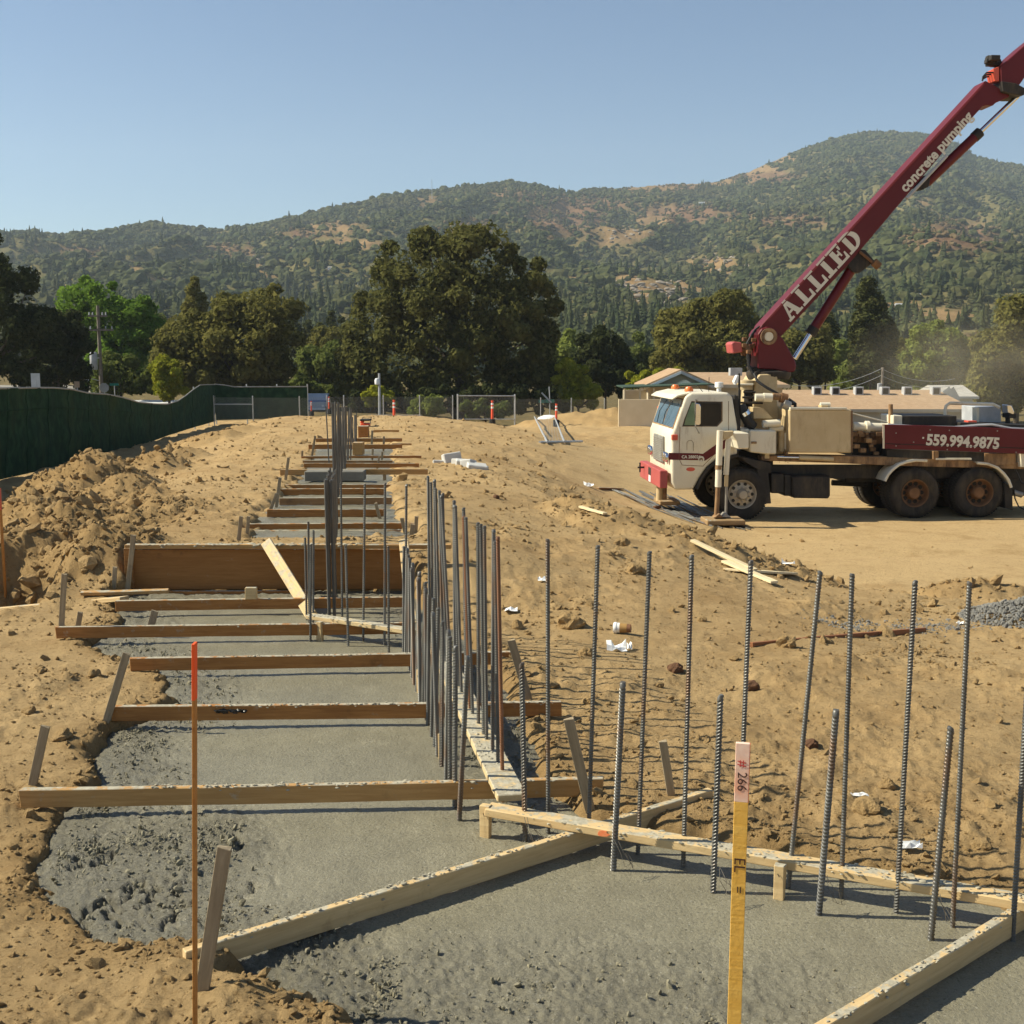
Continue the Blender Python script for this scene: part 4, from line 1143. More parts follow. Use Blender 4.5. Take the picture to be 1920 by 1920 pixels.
scrap(1705, 1592, .10, .035, "white strip of litter just behind the right-hand rail", 6, .015)
scrap(1800, 1171, .06, .05, "white scrap left of the gravel heap", 7, .02)
scrap(1478, 1058, .16, .06, "small white piece of litter by the wide pale board", 8, .02)
scrap(1104, 912, .22, .16, "white piece of litter on the spoil ridge top", 9, .05)
# paper cup lying on its side, lid to the left
p = on_ground(1166, 1188); r = thing("paper_cup", "brown paper cup with a white lid lying on its side on the dirt", "cup", p, math.radians(-14))
rad = pxw(12, 8.2)
M_CUP = paint("brown_cup", (0.40, 0.24, 0.07), (0.30, 0.15, 0.06), 10, rough=.6, bump=0)
M_CUPW = paint("cup_white", (0.74, 0.72, 0.68), (0.8, 0.78, 0.74), 10, rough=.6, bump=0)
M_CUPB = paint("cup_base", (0.20, 0.09, 0.04), (0.16, 0.07, 0.03), 10, rough=.6, bump=0)
ax = (1, 0, .02); c0 = Vector((-.05, 0, rad))
mb = MB(); mb.lathe(c0, ax, [(rad * .94, 0.0), (rad * .88, .035)], 24); mb.build("cup_wall", M_CUPW, r, smooth=True)
mb = MB(); mb.lathe(c0 + Vector((.035, 0, 0)), ax, [(rad * .89, 0), (rad * .78, .055)], 24); mb.build("sleeve", M_CUP, r, smooth=True)
mb = MB(); mb.lathe(c0 + Vector((.09, 0, 0)), ax, [(rad * .77, 0), (rad * .72, .03), (0, .028)], 24); mb.build("cup_base", M_CUPB, r, smooth=True)
mb = MB(); mb.lathe(c0, (-1, 0, -.02), [(rad * .98, -.012), (rad * 1.02, -.006), (rad * 1.02, .004), (rad * .93, .014), (rad * .90, .012), (0, .012)], 24); mb.build("lid", M_WHITE, r, smooth=True)

# rocks and clods one can point at
def rock_mesh(name, seed, sub, mat, flat=.7, amp=.35):
    bm = bmesh.new(); bmesh.ops.create_icosphere(bm, subdivisions=sub, radius=1.0)
    r_ = np.random.default_rng(seed); o = r_.uniform(0, 50, 3)
    pl = [(Vector(r_.normal(size=3)).normalized(), r_.uniform(.55, .9)) for _ in range(7)]
    for v in bm.verts:
        p = v.co.copy()
        for n_, d_ in pl:
            k = p.dot(n_) - d_
            if k > 0: p -= n_ * k * .85
        q = p * 1.7
        n = gnoise(np.array([q.x + o[0]]), np.array([q.y + q.z * .7 + o[1]]), seed)[0] * amp + gnoise(np.array([q.x * 2.6 + o[2]]), np.array([q.z * 2.6 + q.y * 1.9]), seed + 1)[0] * amp * .4
        v.co = p * (1 + n); v.co.z *= flat
    me = bpy.data.meshes.new(name); bm.to_mesh(me); bm.free(); me.materials.append(mat)
    return me
def clod_material(name, c1, c2):
    t = NT(name); v = t.coord()
    c = t.ramp(t.noise(v, 3.0, 6, .65), [(.3, c1), (.7, c2)])
    b = t.bump(t.noise(v, 6.0, 7, .7), .7, .12)
    return t.done(c, .95, 0, b, .1)
M_CLOD = clod_material("dirt_clod", (0.36, 0.235, 0.105), (0.52, 0.355, 0.17))
M_ROCKB = clod_material("brown_rock", (0.16, 0.085, 0.05), (0.24, 0.13, 0.075))
ROCKS = [rock_mesh("rock", 100 + k, 3, M_CLOD, .75, .30) for k in range(6)]
ROCKB = [rock_mesh("rock", 130 + k, 3, M_ROCKB, .8, .25) for k in range(2)]
for i, (px, py, s, dark, lab) in enumerate([
    (1072,1182,60,0,"large pale dirt clod between two tall bars, left of the paper cup"), (1268,1264,34,1,"dark brown rock right of a tall bar in the middle of the dirt slope"),
    (1100,1232,36,0,"rounded clod behind a tall bar, below the large pale one"), (1412,1296,34,1,"brown rock with a pointed top, right of a tall bar"),
    (1236,1290,20,0,"small round clod beside a tall bar, below the dark brown rock"), (1480,1216,42,0,"lumpy clod at the left end of the long brown board"),
    (1318,1166,20,0,"small clod lying alone right of a tall bar, above the dark brown rock"), (108,1392,44,0,"large pale rock beside the leaning stake at the left"),
    (50,1342,34,0,"pointed rock at the left picture edge above the big pale one"), (172,1272,34,0,"flat-topped rock at the left, beside the concrete edge"),
    (170,1022,32,0,"big clod on the heap left of the form panel"), (158,1066,30,0,"clod standing on the dirt between heap and form panel"),
    (25,1130,20,0,"brown clod at the left edge above the pale board"), (930,935,16,1,"small square brown block on the dirt behind the crowded bars"),
    (1190,1078,44,0,"long rounded clod on the flank of the spoil ridge"), (1168,1025,34,0,"upper rounded clod on the spoil ridge's flank"),
    (1232,955,16,1,"dark stone on the ridge top before the front outrigger"), (1524,1404,30,1,"low brown rock between two bars on the right slope"),
    (1635,1530,60,0,"largest clod in the loose heap behind the right-hand rail"), (1668,1482,36,0,"upper clod of the loose heap behind the right-hand rail"),
    (1845,1600,48,0,"angular clod near the right picture edge behind the rail"), (1690,1520,28,0,"flat clod right of the largest one in the loose heap"),
    (1450,1568,20,0,"small round clod just behind the right-hand rail"), (1105,1322,30,0,"round clod right of the crowded bars"),
    (590,1912,30,0,"clod at the bottom picture edge, left of the rough concrete"), (970,1180,30,0,"clod at the right side of the crowded bars, below the paper scrap"),
    (75,1262,24,0,"clod in the dirt left of the flat-topped rock"), (255,985,22,0,"clod on the heap's right flank, behind the form panel")]):
    p = on_ground(px, py); dist = p.y * CP + (CAM_H - p.z) * SP
    w = pxw(s, dist) / 2 * .92
    me_ = (ROCKB if dark else ROCKS)[i % (2 if dark else 6)]
    o = link("rock", me_, None, lab, "rock", "rocks and big clods on the dirt", loc=p + Vector((0, w, w * .28)), rot=(random.uniform(-.3, .3), random.uniform(-.3, .3), random.uniform(0, 6.28)))
    o.scale = (w, w * random.uniform(.8, 1.0), w * random.uniform(.85, 1.1))

# ------------------------------------------------------------------ scattering of what nobody could count
def scatter(name, pts, rot, scl, idx, protos, kind="stuff"):
    me = bpy.data.meshes.new(name)
    pts = np.asarray(pts, np.float32)
    me.vertices.add(len(pts)); me.vertices.foreach_set("co", pts.ravel())
    for an, typ, data in (("rot", 'FLOAT_VECTOR', rot), ("scl", 'FLOAT_VECTOR', scl), ("idx", 'INT', idx)):
        at = me.attributes.new(an, typ, 'POINT')
        if typ == 'INT': at.data.foreach_set("value", np.asarray(data, np.int32))
        else: at.data.foreach_set("vector", np.asarray(data, np.float32).ravel())
    ob = link(name, me, kind=kind)
    ng = bpy.data.node_groups.new(name, 'GeometryNodeTree')
    ng.interface.new_socket("Geometry", in_out='INPUT', socket_type='NodeSocketGeometry')
    ng.interface.new_socket("Geometry", in_out='OUTPUT', socket_type='NodeSocketGeometry')
    N = ng.nodes; gi = N.new("NodeGroupInput"); go = N.new("NodeGroupOutput")
    jn = N.new("GeometryNodeJoinGeometry"); iop = N.new("GeometryNodeInstanceOnPoints")
    for pm in reversed(protos):
        po = bpy.data.objects.new("piece", pm)
        oi = N.new("GeometryNodeObjectInfo"); oi.inputs[0].default_value = po; oi.inputs['As Instance'].default_value = True
        ng.links.new(oi.outputs['Geometry'], jn.inputs[0])
    def attr(an, dt):
        a_ = N.new("GeometryNodeInputNamedAttribute"); a_.data_type = dt; a_.inputs[0].default_value = an; return a_.outputs[0]
    ng.links.new(gi.outputs[0], iop.inputs['Points']); ng.links.new(jn.outputs[0], iop.inputs['Instance'])
    iop.inputs['Pick Instance'].default_value = True
    ng.links.new(attr("idx", 'INT'), iop.inputs['Instance Index'])
    ng.links.new(attr("rot", 'FLOAT_VECTOR'), iop.inputs['Rotation']); ng.links.new(attr("scl", 'FLOAT_VECTOR'), iop.inputs['Scale'])
    ng.links.new(iop.outputs[0], go.inputs[0])
    md = ob.modifiers.new("scatter", 'NODES'); md.node_group = ng
    return ob
CLODS = [rock_mesh("clod", 200 + k, 1, M_CLOD, .7, .35) for k in range(5)] + [rock_mesh("clod", 230 + k, 1, clod_material("dark_clod", (0.22, 0.12, 0.05), (0.33, 0.19, 0.08)), .7, .35) for k in range(2)]
n = 300000
th = np.radians(rng.uniform(-31, 31, n)); rad = 2.8 * (48 / 2.8) ** rng.uniform(0, 1, n) ** 1.1
x = rad * np.sin(th); y = rad * np.cos(th)
zz, fr, pd = ground_z(x, y, True)
cl = fbm(x * .8, y * .8, 301, 3)
keep = rng.uniform(0, 1, n) < np.clip((.09 + .55 * np.clip(cl, 0, 1) ** 1.3 + .5 * fr) * (1 - .93 * pd), 0, 1)
keep &= (poly_sd(x, y, NEAR_POLY) > .05) & (poly_sd(x, y, FAR_POLY) > .05)
x, y, zz, fr = x[keep], y[keep], zz[keep], fr[keep]; n = len(x)
s = .0050 * np.exp(rng.normal(0, .72, n)) * (1 + .7 * fr) * np.clip(np.hypot(x, y) / 8, .8, 2.2)
s = np.clip(s, .003, .11)
scatter("loose_clods", np.stack([x, y, zz + s * .2], 1), rng.uniform(0, 6.28, (n, 3)) * np.array([.15, .15, 1]), np.stack([s * rng.uniform(.8, 1.5, n), s, s * rng.uniform(.6, 1.0, n)], 1), np.minimum(rng.integers(0, 11, n), 9) % 5 + 0 * x.astype(int), CLODS)
# gravel heap at the right picture edge
M_GRAV = clod_material("grey_gravel", (0.28, 0.27, 0.24), (0.46, 0.44, 0.40))
gp = on_ground(1905, 1160); n = 3800
a_ = rng.uniform(0, 6.28, n); q = np.sqrt(rng.uniform(0, 1, n)); hx = gp.x + .2 + q * np.cos(a_) * .75; hy = gp.y + q * np.sin(a_) * .55
hz = ground_z(hx, hy) + .20 * np.clip(1 - q ** 1.3, 0, 1)
s = .014 * np.exp(rng.normal(0, .35, n))
scatter("gravel_heap", np.stack([hx, hy, hz], 1), rng.uniform(0, 6.28, (n, 3)), np.stack([s, s, s * .8], 1), rng.integers(0, 2, n), [rock_mesh("gravel", 300 + k, 1, M_GRAV, .8, .3) for k in range(2)])
n = 700
p0 = on_ground(1540, 1168); p1 = on_ground(1830, 1172); t_ = rng.uniform(0, 1, n)
hx = p0.x + (p1.x - p0.x) * t_ + rng.normal(0, .12, n); hy = p0.y + (p1.y - p0.y) * t_ + rng.normal(0, .15, n); s = .010 * np.exp(rng.normal(0, .4, n))
scatter("gravel_trail", np.stack([hx, hy, ground_z(hx, hy)], 1), rng.uniform(0, 6.28, (n, 3)), np.stack([s, s, s * .8], 1), rng.integers(0, 2, n), [rock_mesh("gravel", 300 + k, 1, M_GRAV, .8, .3) for k in range(2)])

# crumbs of stiff concrete lying on the unscreeded parts of the pour
M_CRUMB = paint("concrete_crumb", (0.21, 0.188, 0.126), (0.295, 0.266, 0.182), 1.2, rough=.7, bump=.3, bscale=3, bdist=.2, spec=.2)
CR = [rock_mesh("crumb", 700 + k, 1, M_CRUMB, .8, .3) for k in range(4)]
n = 150000
th = np.radians(rng.uniform(-30, 20, n)); rad = np.sqrt(rng.uniform(3.3 ** 2, 9.5 ** 2, n)); x = rad * np.sin(th); y = rad * np.cos(th)
ro, sd = rough_at(x, y); keep = (sd < -.0) & (rng.uniform(0, 1, n) < np.clip(ro ** 1.5 * .75 * (.15 + .7 * sstep(-.1, .6, fbm(x * 3.2, y * 3.2, 303, 3))) + .008, 0, 1)); x, y, ro = x[keep], y[keep], ro[keep]; n = len(x)
s = .0038 * np.exp(rng.normal(0, .50, n)) * (.5 + .8 * ro); s = np.clip(s, .002, .020)
scatter("concrete_crumbs", np.stack([x, y, .0 + .10 * s + .004 * ro], 1), rng.uniform(0, 6.28, (n, 3)), np.stack([s * rng.uniform(.9, 1.6, n), s, s * rng.uniform(.6, 1.0, n)], 1), rng.integers(0, 4, n), CR)

# tie wires twisted round bars and rail
M_TIE = paint("tie_wire_steel", (0.10, 0.085, 0.065), (0.22, 0.19, 0.15), 30, rough=.5, metal=.4, bump=0)
for i, (px, py, lab) in enumerate([(1545, 1655, "loose loop of tie wire at the short bar right of the support block"), (985, 1545, "twist of tie wire at the short bar nearest the corner"), (1345, 1640, "thin tie wire hanging from the short bar left of the survey lath"),
                                   (1752, 1690, "pair of tie wires at the rightmost short bar"), (1160, 1590, "tie wire round the rail at the orange mark")]):
    p = P(px, py, .11); r_ = random.Random(i + 40); mb = MB()
    for k in range(2):
        pts = [p + Vector((r_.uniform(-.02, .02), -.02, .04)), p + Vector((r_.uniform(.0, .03), -.05, .0)), p + Vector((r_.uniform(.02, .06), -.06 - .02 * k, -.05)), p + Vector((r_.uniform(.05, .09), -.05, -.07 + .03 * k)), p + Vector((r_.uniform(.02, .05), -.03, -.01))]
        mb.tube([pts[0].lerp(pts[1], .0)] + pts[1:], .0014, 5)
    mb.build("tie_wire", M_TIE, None, smooth=True, label=lab, cat="wire", group="tie wires at the rail")
# ------------------------------------------------------------------ the concrete pump truck
T_YAW = math.radians(4.0)
T0 = PY(1392, 975, 24.0)
T_U = Vector((math.cos(T_YAW), math.sin(T_YAW), 0)); T_V = Vector((-math.sin(T_YAW), math.cos(T_YAW), 0))
TRK = thing("concrete_pump_truck", "cream and maroon concrete pump truck with its boom raised to the upper right", "concrete pump truck", T0, T_YAW)
def TL(px, py, v=0.0):            # photo pixel -> (u, v, w) in the truck's own frame, on its lengthwise plane v
    d = ray(px, py); C = Vector((0, 0, CAM_H))
    t = (T0 + T_V * v - C).dot(T_V) / d.dot(T_V)
    q = C + d * t - T0
    return Vector((q.dot(T_U), v, q.z))
M_CREAM = paint("cream_truck_paint", (0.72, 0.65, 0.49), (0.78, 0.72, 0.57), 2.0, rough=.38, bump=.04, spec=.5, dirt=(0.34, 0.24, 0.13), dscale=1.7, dlo=.54, dhi=.80)
M_CREAMD = paint("dirty_cream_paint", (0.52, 0.39, 0.21), (0.62, 0.49, 0.28), 2.0, rough=.5, bump=.05, dirt=(0.26, 0.16, 0.08), dscale=2.2, dlo=.52, dhi=.80)
M_RUSTY = paint("rusty_frame_paint", (0.30, 0.17, 0.075), (0.42, 0.27, 0.13), 3.0, rough=.7, bump=.1, dirt=(0.10, 0.055, 0.03), dscale=3.5, dlo=.42, dhi=.65)
M_MAROON = paint("maroon_paint", (0.105, 0.008, 0.011), (0.130, 0.011, 0.014), 1.5, rough=.42, bump=.03, spec=.3, dirt=(0.15, 0.06, 0.04), dscale=2.0, dlo=.62, dhi=.9)
M_REDB = paint("faded_red_paint", (0.38, 0.07, 0.065), (0.44, 0.10, 0.09), 2.5, rough=.5, bump=.05)
M_BLACK = paint("chassis_black", (0.016, 0.014, 0.012), (0.04, 0.032, 0.025), 3.0, rough=.65, bump=.1, dirt=(0.10, 0.07, 0.04), dscale=2.4, dlo=.5, dhi=.8)
M_TYRE = paint("tyre_rubber", (0.022, 0.019, 0.016), (0.04, 0.034, 0.028), 5.0, rough=.85, bump=.15, dirt=(0.10, 0.075, 0.045), dscale=3.0, dlo=.45, dhi=.8)
M_ALU = paint("polished_rim", (0.42, 0.36, 0.27), (0.54, 0.48, 0.38), 3, rough=.55, metal=.5, bump=.05)
M_CHROME = paint("chrome", (0.70, 0.71, 0.73), (0.78, 0.79, 0.80), 3, rough=.14, metal=1.0, bump=0)
M_RIM = paint("rusty_brown_rim", (0.15, 0.072, 0.03), (0.24, 0.12, 0.05), 5, rough=.75, bump=.1)
M_HOSE = paint("black_hose", (0.014, 0.013, 0.013), (0.025, 0.024, 0.023), 8, rough=.55, bump=0)
M_AMBER = paint("amber_lens", (0.70, 0.16, 0.03), (0.75, 0.20, 0.05), 3, rough=.3, bump=0)
M_REDL = paint("red_lens", (0.60, 0.09, 0.05), (0.65, 0.11, 0.06), 3, rough=.3, bump=0)
M_LETTER = paint("pale_lettering", (0.66, 0.62, 0.52), (0.72, 0.68, 0.58), 6, rough=.5, bump=0)
M_STEELG = paint("dull_steel", (0.26, 0.24, 0.21), (0.38, 0.36, 0.32), 4, rough=.5, metal=.3, bump=.05)
def glass(name, tint, rough=.03):
    t = NT(name); t.b.inputs['Transmission Weight'].default_value = .85; t.b.inputs['IOR'].default_value = 1.3
    return t.done(tint, rough, 0, None, .6)
M_GLASS = glass("cab_glass", (0.55, 0.66, 0.66))
M_SHADE = paint("opening_shade", (0.025, 0.022, 0.018), (0.045, 0.04, 0.032), 4, rough=.85, bump=0)  # near-black colour stands in for the shade inside openings
def tp(name, pts, v0, v1, mat, parent=TRK, bevel=.012, smooth=False, seg=1, **kw):   # photo outline at plane v0 pushed back to v1
    mb = MB(); mb.prism([TL(x, y, v0) for x, y in pts], (0, v1 - v0, 0)); return mb.build(name, mat, parent, bevel=bevel, smooth=smooth, seg=seg, **kw)
def rect(x0, y0, x1, y1): return [(x0, y0), (x1, y0), (x1, y1), (x0, y1)]

# ---- wheels
def wheel(c, r, wid, rim_mat, name="wheel", hub=M_CHROME, deep=False, holes=10):
    w = link(name, None, TRK, loc=c)
    hw = wid
    prof = [(.54*r, .02), (.60*r, .0), (.80*r, -.012), (.93*r, .008), (.985*r, .05), (1.0*r, .09), (1.0*r, hw-.09), (.985*r, hw-.05), (.93*r, hw-.01), (.6*r, hw), (.54*r, hw-.02)]
    mb = MB(); mb.lathe((0, 0, 0), (0, 1, 0), prof, 44, caps=False); mb.build("tyre", M_TYRE, w, smooth=True)
    mb = MB()                                            # tread blocks
    for k in range(52):
        t = 2 * math.pi * k / 52
        for y0, y1 in ((.03, hw*.36), (hw*.42, hw*.58), (hw*.64, hw-.03)):
            Mx = Matrix.Rotation(-t, 4, 'Y'); mb.box((-.020, y0, r*.985), (.020, y1, r*1.016), M=Mx)
    mb.build("tread", M_TYRE, w)
    mb = MB()
    if not deep:
        mb.lathe((0, 0, 0), (0, 1, 0), [(.56*r, .03), (.545*r, -.005), (.52*r, .0), (.50*r, .03), (.44*r, .055), (.34*r, .035), (.22*r, .03), (.205*r, .0), (.20*r, -.06), (.15*r, -.10), (0, -.105)], 36, caps=False)
    else:
        mb.lathe((0, 0, 0), (0, 1, 0), [(.56*r, .03), (.55*r, -.005), (.52*r, .0), (.48*r, .05), (.46*r, .14), (.30*r, .17), (.27*r, .165), (.255*r, .06), (.20*r, .03), (.0, .03)], 36, caps=False)
    mb.build("rim", rim_mat, w, smooth=True)
    mb = MB()
    for k in range(holes):
        t = 2 * math.pi * k / holes
        if not deep: mb.cyl((.395*r*math.cos(t), .036, .395*r*math.sin(t)), (.395*r*math.cos(t), .062, .395*r*math.sin(t)), .036, n=8)
        else: mb.cyl((.37*r*math.cos(t), .142, .37*r*math.sin(t)), (.37*r*math.cos(t), .17, .37*r*math.sin(t)), .045, n=8)
    mb.build("hand_hole_discs", M_SHADE, w)  # solid dark discs; the shade of the holes is put into their colour
    mb = MB()
    for k in range(10):
        t = 2 * math.pi * (k + .5) / 10; y = .0 if not deep else .12
        mb.cyl((.275*r*math.cos(t), y + .035, .275*r*math.sin(t)), (.275*r*math.cos(t), y - .01, .275*r*math.sin(t)), .018, n=6)
    mb.build("wheel_nuts", M_STEELG if not deep else M_RIM, w, kind="stuff")
    return w
R_T = .535
f_ = TL(1392, 922, 0); r1 = TL(1717, 929, 0); r2 = TL(1838, 928, 0)
wz = R_T - .015
wheel((f_.x, .0, wz), R_T, .30, M_ALU); wheel((f_.x, 1.95, wz), R_T, .30, M_ALU)
for r_ in (r1, r2):
    for y in (0.02, .36, 1.62, 1.96):
        wheel((r_.x, y, wz - .01), R_T * .965, .29, M_RIM, deep=(y < 1))
# ---- cab
V0, V1 = -.06, 2.30
cabp = [(1266,919),(1300,918),(1312,896),(1326,876),(1345,860),(1383,853),(1383,800),(1374,745),(1366,736),(1296,736),(1285,744),(1263,808),(1259,818),(1259,905)]
cab = tp("cab", cabp, V0, V1, M_CREAM, bevel=.05, smooth=True, seg=3)
u = lambda px, py, v: TL(px, py, v)
# side glass, frame, stripe, door seams
win = [(1297,753),(1353,754),(1353,789),(1344,799),(1280,799),(1284,786)]
tp("window_recess", win, V0 - .004, V0 + .01, M_SHADE, cab, bevel=0)
tp("window_frame", [(1296.5,752),(1355,753),(1355,789.5),(1345,800),(1279,800),(1283,786)], V0 - .002, V0 + .006, M_RUSTY, cab, bevel=0)
tp("vent_glass", [(1297,755),(1303,755),(1303,797),(1283,797),(1286,784)], V0 - .010, V0 - .006, paint("greenish_glass", (0.16, 0.22, 0.13), (0.22, 0.30, 0.17), 5, rough=.1, bump=0), cab, bevel=0)
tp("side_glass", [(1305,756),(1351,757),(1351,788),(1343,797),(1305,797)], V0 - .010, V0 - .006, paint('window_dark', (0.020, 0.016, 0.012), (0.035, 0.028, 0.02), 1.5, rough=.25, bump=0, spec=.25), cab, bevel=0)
tp("stripe", [(1254,849),(1308,850),(1318,851),(1345,832),(1383,812),(1383,826),(1345,849),(1322,864),(1312,863),(1254,862)], V0 - .006, V0 + .004, M_MAROON, cab, bevel=0)
for nm, a, b in (("door_seam", (1275,800), (1273,860)), ("door_seam", (1273,860), (1279,872)), ("door_seam", (1279,872), (1318,874)), ("door_seam", (1318,874), (1345,846)), ("door_seam", (1366,752), (1366,840))):
    mb = MB(); mb.cyl(TL(*a, V0 - .001), TL(*b, V0 - .001), .006, n=5); mb.build(nm, M_RUSTY, cab)
mb = MB(); mb.tube([TL(x, y, V0 - .004) for x, y in ((1288,844),(1288,830),(1291,826),(1297,826),(1300,830),(1300,846))], .004, 5); mb.build("step_seam", M_RUSTY, cab)
c_ = TL(1295, 880, V0 - .006)
mb = MB(); mb.lathe(c_, (0, 1, 0), [(.085, 0), (.09, .006), (.09, .012)], 20); o = mb.build("oval_badge", M_REDL, cab)
for v_ in o.data.vertices: v_.co.z = c_.z + (v_.co.z - c_.z) * .45
me = text_mesh("CA 288024", .082, .0022, 'LEFT', .001); me.materials.clear(); me.materials.append(M_LETTER)
c_ = TL(1278, 857, V0 - .009); o = link("lettering", me, cab); o.matrix_basis = Matrix(((1, 0, 0, c_.x), (0, 0, -1, c_.y), (0, 1, 0, c_.z), (0, 0, 0, 1)))
c_ = TL(1315, 861, V0 - .010)
mb = MB(); mb.lathe(c_, (0, 1, 0), [(.060, 0), (.064, .008)], 20); mb.build("round_emblem", M_LETTER, cab)
mb = MB(); pts = [(-.03,-.03),(-.02,-.03),(-.012,-.008),(.01,-.008),(.014,-.03),(.026,-.03),(.03,.0),(.02,.02),(-.005,.026),(-.02,.016),(-.036,.014),(-.04,.0)]
mb.prism([c_ + Vector((x * 1.1, -.004, z * 1.1)) for x, z in pts], (0, .003, 0)); mb.build("emblem_figure", M_RUSTY, cab)
# wheel-arch lip
mb = MB(); mb.tube([TL(x, y, V0 - .02) for x, y in ((1306,917),(1315,897),(1329,877),(1347,862),(1384,854))], .035, 8); mb.build("arch_lip", M_BLACK, cab, smooth=True)
# front face
fp = lambda px, py, v, off=0.0: TL(px, py, V0) + Vector((-off, v - V0, 0))
gl0, gl1 = TL(1263.2, 806, V0), TL(1284.5, 746, V0)
def front(name, w0, w1, va, vb, mat, off=.012, thick=.02):       # slab lying on the sloping windscreen face
    d = gl1 - gl0; n = Vector((-d.z, 0, d.x)).normalized()
    if n.x > 0: n = -n
    q0 = gl0 + d * w0 + n * off; q1 = gl0 + d * w1 + n * off
    mb = MB(); mb.prism([(q0.x, va, q0.z), (q0.x, vb, q0.z), (q1.x, vb, q1.z), (q1.x, va, q1.z)], -n * thick); return mb.build(name, mat, cab)
front("windscreen_frame", .02, .97, .03, 2.20, M_RUSTY, .004)
front("windscreen", .06, .93, .10, 1.08, paint("windscreen_glass", (0.10, 0.16, 0.22), (0.13, 0.20, 0.27), 3, rough=.05, bump=0, spec=1.0), .010)
front("windscreen", .06, .93, 1.14, 2.13, MATS["windscreen_glass"], .010)
xf = TL(1259, 860, V0).x
mb = MB(); z0 = TL(1259, 874, V0).z; z1 = TL(1259, 823, V0).z
mb.box((xf - .05, .62, z0), (xf + .02, 1.62, z1)); mb.build("grille", paint("grille_grey", (0.20, 0.19, 0.16), (0.28, 0.27, 0.24), 5, rough=.5), cab, bevel=.01)
mb = MB()
for k in range(13): mb.box((xf - .062, .66, z0 + .03 + k * (z1 - z0 - .06) / 13), (xf - .048, 1.58, z0 + .045 + k * (z1 - z0 - .06) / 13))
mb.build("grille_bars", M_STEELG, cab)
for y in (.36, .16, 1.88, 2.06):
    mb = MB(); mb.lathe((xf - .02, y, TL(1259, 859, V0).z), (-1, 0, 0), [(.10, 0), (.10, .05), (.085, .07), (0, .075)], 18); mb.build("headlight", M_CHROME, cab, smooth=True)
for y in (.9, 1.5):
    mb = MB(); mb.tube([fp(1262, 800, y, .02), fp(1264, 806, y - .2, .03) + Vector((0, 0, .32)), fp(1264, 806, y - .3, .02) + Vector((.12, 0, .55))], .008, 5); mb.build("wiper", M_HOSE, cab)
c_ = TL(1266, 820, V0 - .01); mb = MB(); mb.box((c_.x - .07, V0 - .03, c_.z - .055), (c_.x + .05, V0 + .06, c_.z + .055)); mb.build("marker_light", M_REDL, cab, bevel=.01)
# visor and roof lights
mb = MB(); a = TL(1288, 737, V0); b = TL(1262, 741, V0)
mb.prism([(a.x + .1, .0, a.z + .02), (b.x + .10, .0, b.z + .0), (b.x - .02, .0, b.z - .08), (b.x + .0, .0, b.z - .09), (b.x + .13, 0, b.z - .03), (a.x + .1, .0, a.z - .02)], (0, 2.25, 0)); mb.build("sun_visor", M_CREAM, cab, bevel=.012)
for px, y in ((1300, .35), (1304, 1.9)):
    c_ = TL(px, 735, V0); mb = MB(); mb.lathe((c_.x, y, c_.z), (0, 0, 1), [(.09, 0), (.09, .04), (.06, .09), (0, .10)], 12); mb.build("roof_light", M_AMBER, cab, smooth=True)
c_ = TL(1348, 735, .9); mb = MB(); mb.lathe(c_, (0, 0, 1), [(.05, 0), (.05, .08), (.09, .10), (.09, .2), (0, .21)], 12); mb.build("roof_horn", M_WHITE, cab, smooth=True)
c_ = TL(1329, 735, .6); mb = MB(); mb.cyl(c_, c_ + Vector((0, 0, .30)), .008, n=5); c2 = TL(1318, 735, .5); mb.tube([c2, c2 + Vector((-.1, 0, .12)), c2 + Vector((-.5, .1, .06))], .008, 5); mb.build("antenna", M_HOSE, cab)
# mirror and its bracket
mir = tp("mirror", [(1304,756),(1312,757),(1314,762),(1314,795),(1311,798),(1304,797),(1303,790)], -.42, -.36, M_CHROME, cab, bevel=.012)
mb = MB(); mb.tube([TL(1307,751,V0), TL(1304,749,-.40), TL(1304,800,-.40), TL(1311,812,V0)], .012, 6); mb.build("mirror_bracket", M_STEELG, cab)
# bumper with a dark plate painted as its hole and tow pin
xb0 = TL(1251, 895, V0 + .02)
mb = MB(); zb0, zb1 = TL(1251, 916, V0).z, TL(1251, 883, V0).z; bx = TL(1251, 900, V0).x
mb.box((bx - .14, .0, zb0), (bx + .02, 2.25, zb1)); bump = mb.build("bumper", M_REDB, TRK, bevel=.012)
mb = MB(); mb.box((bx - .143, .95, zb0 + .16), (bx - .13, 1.25, zb1 - .04)); mb.build("bumper_hole_shade", M_SHADE, bump)  # dark plate on the face, coloured as the shade in a hole
mb = MB(); mb.box((bx - .144, .98, zb0 + .02), (bx - .132, 1.2, zb0 + .15)); mb.build("white_plate", M_WHITE, bump)
mb = MB(); mb.cyl((bx - .14, 1.75, zb1 - .1), (bx - .28, 1.75, zb1 - .1), .02, n=8); mb.cyl((bx - .23, 1.75, zb1 - .2), (bx - .23, 1.75, zb1), .018, n=6); mb.build("tow_pin", M_HOSE, bump)
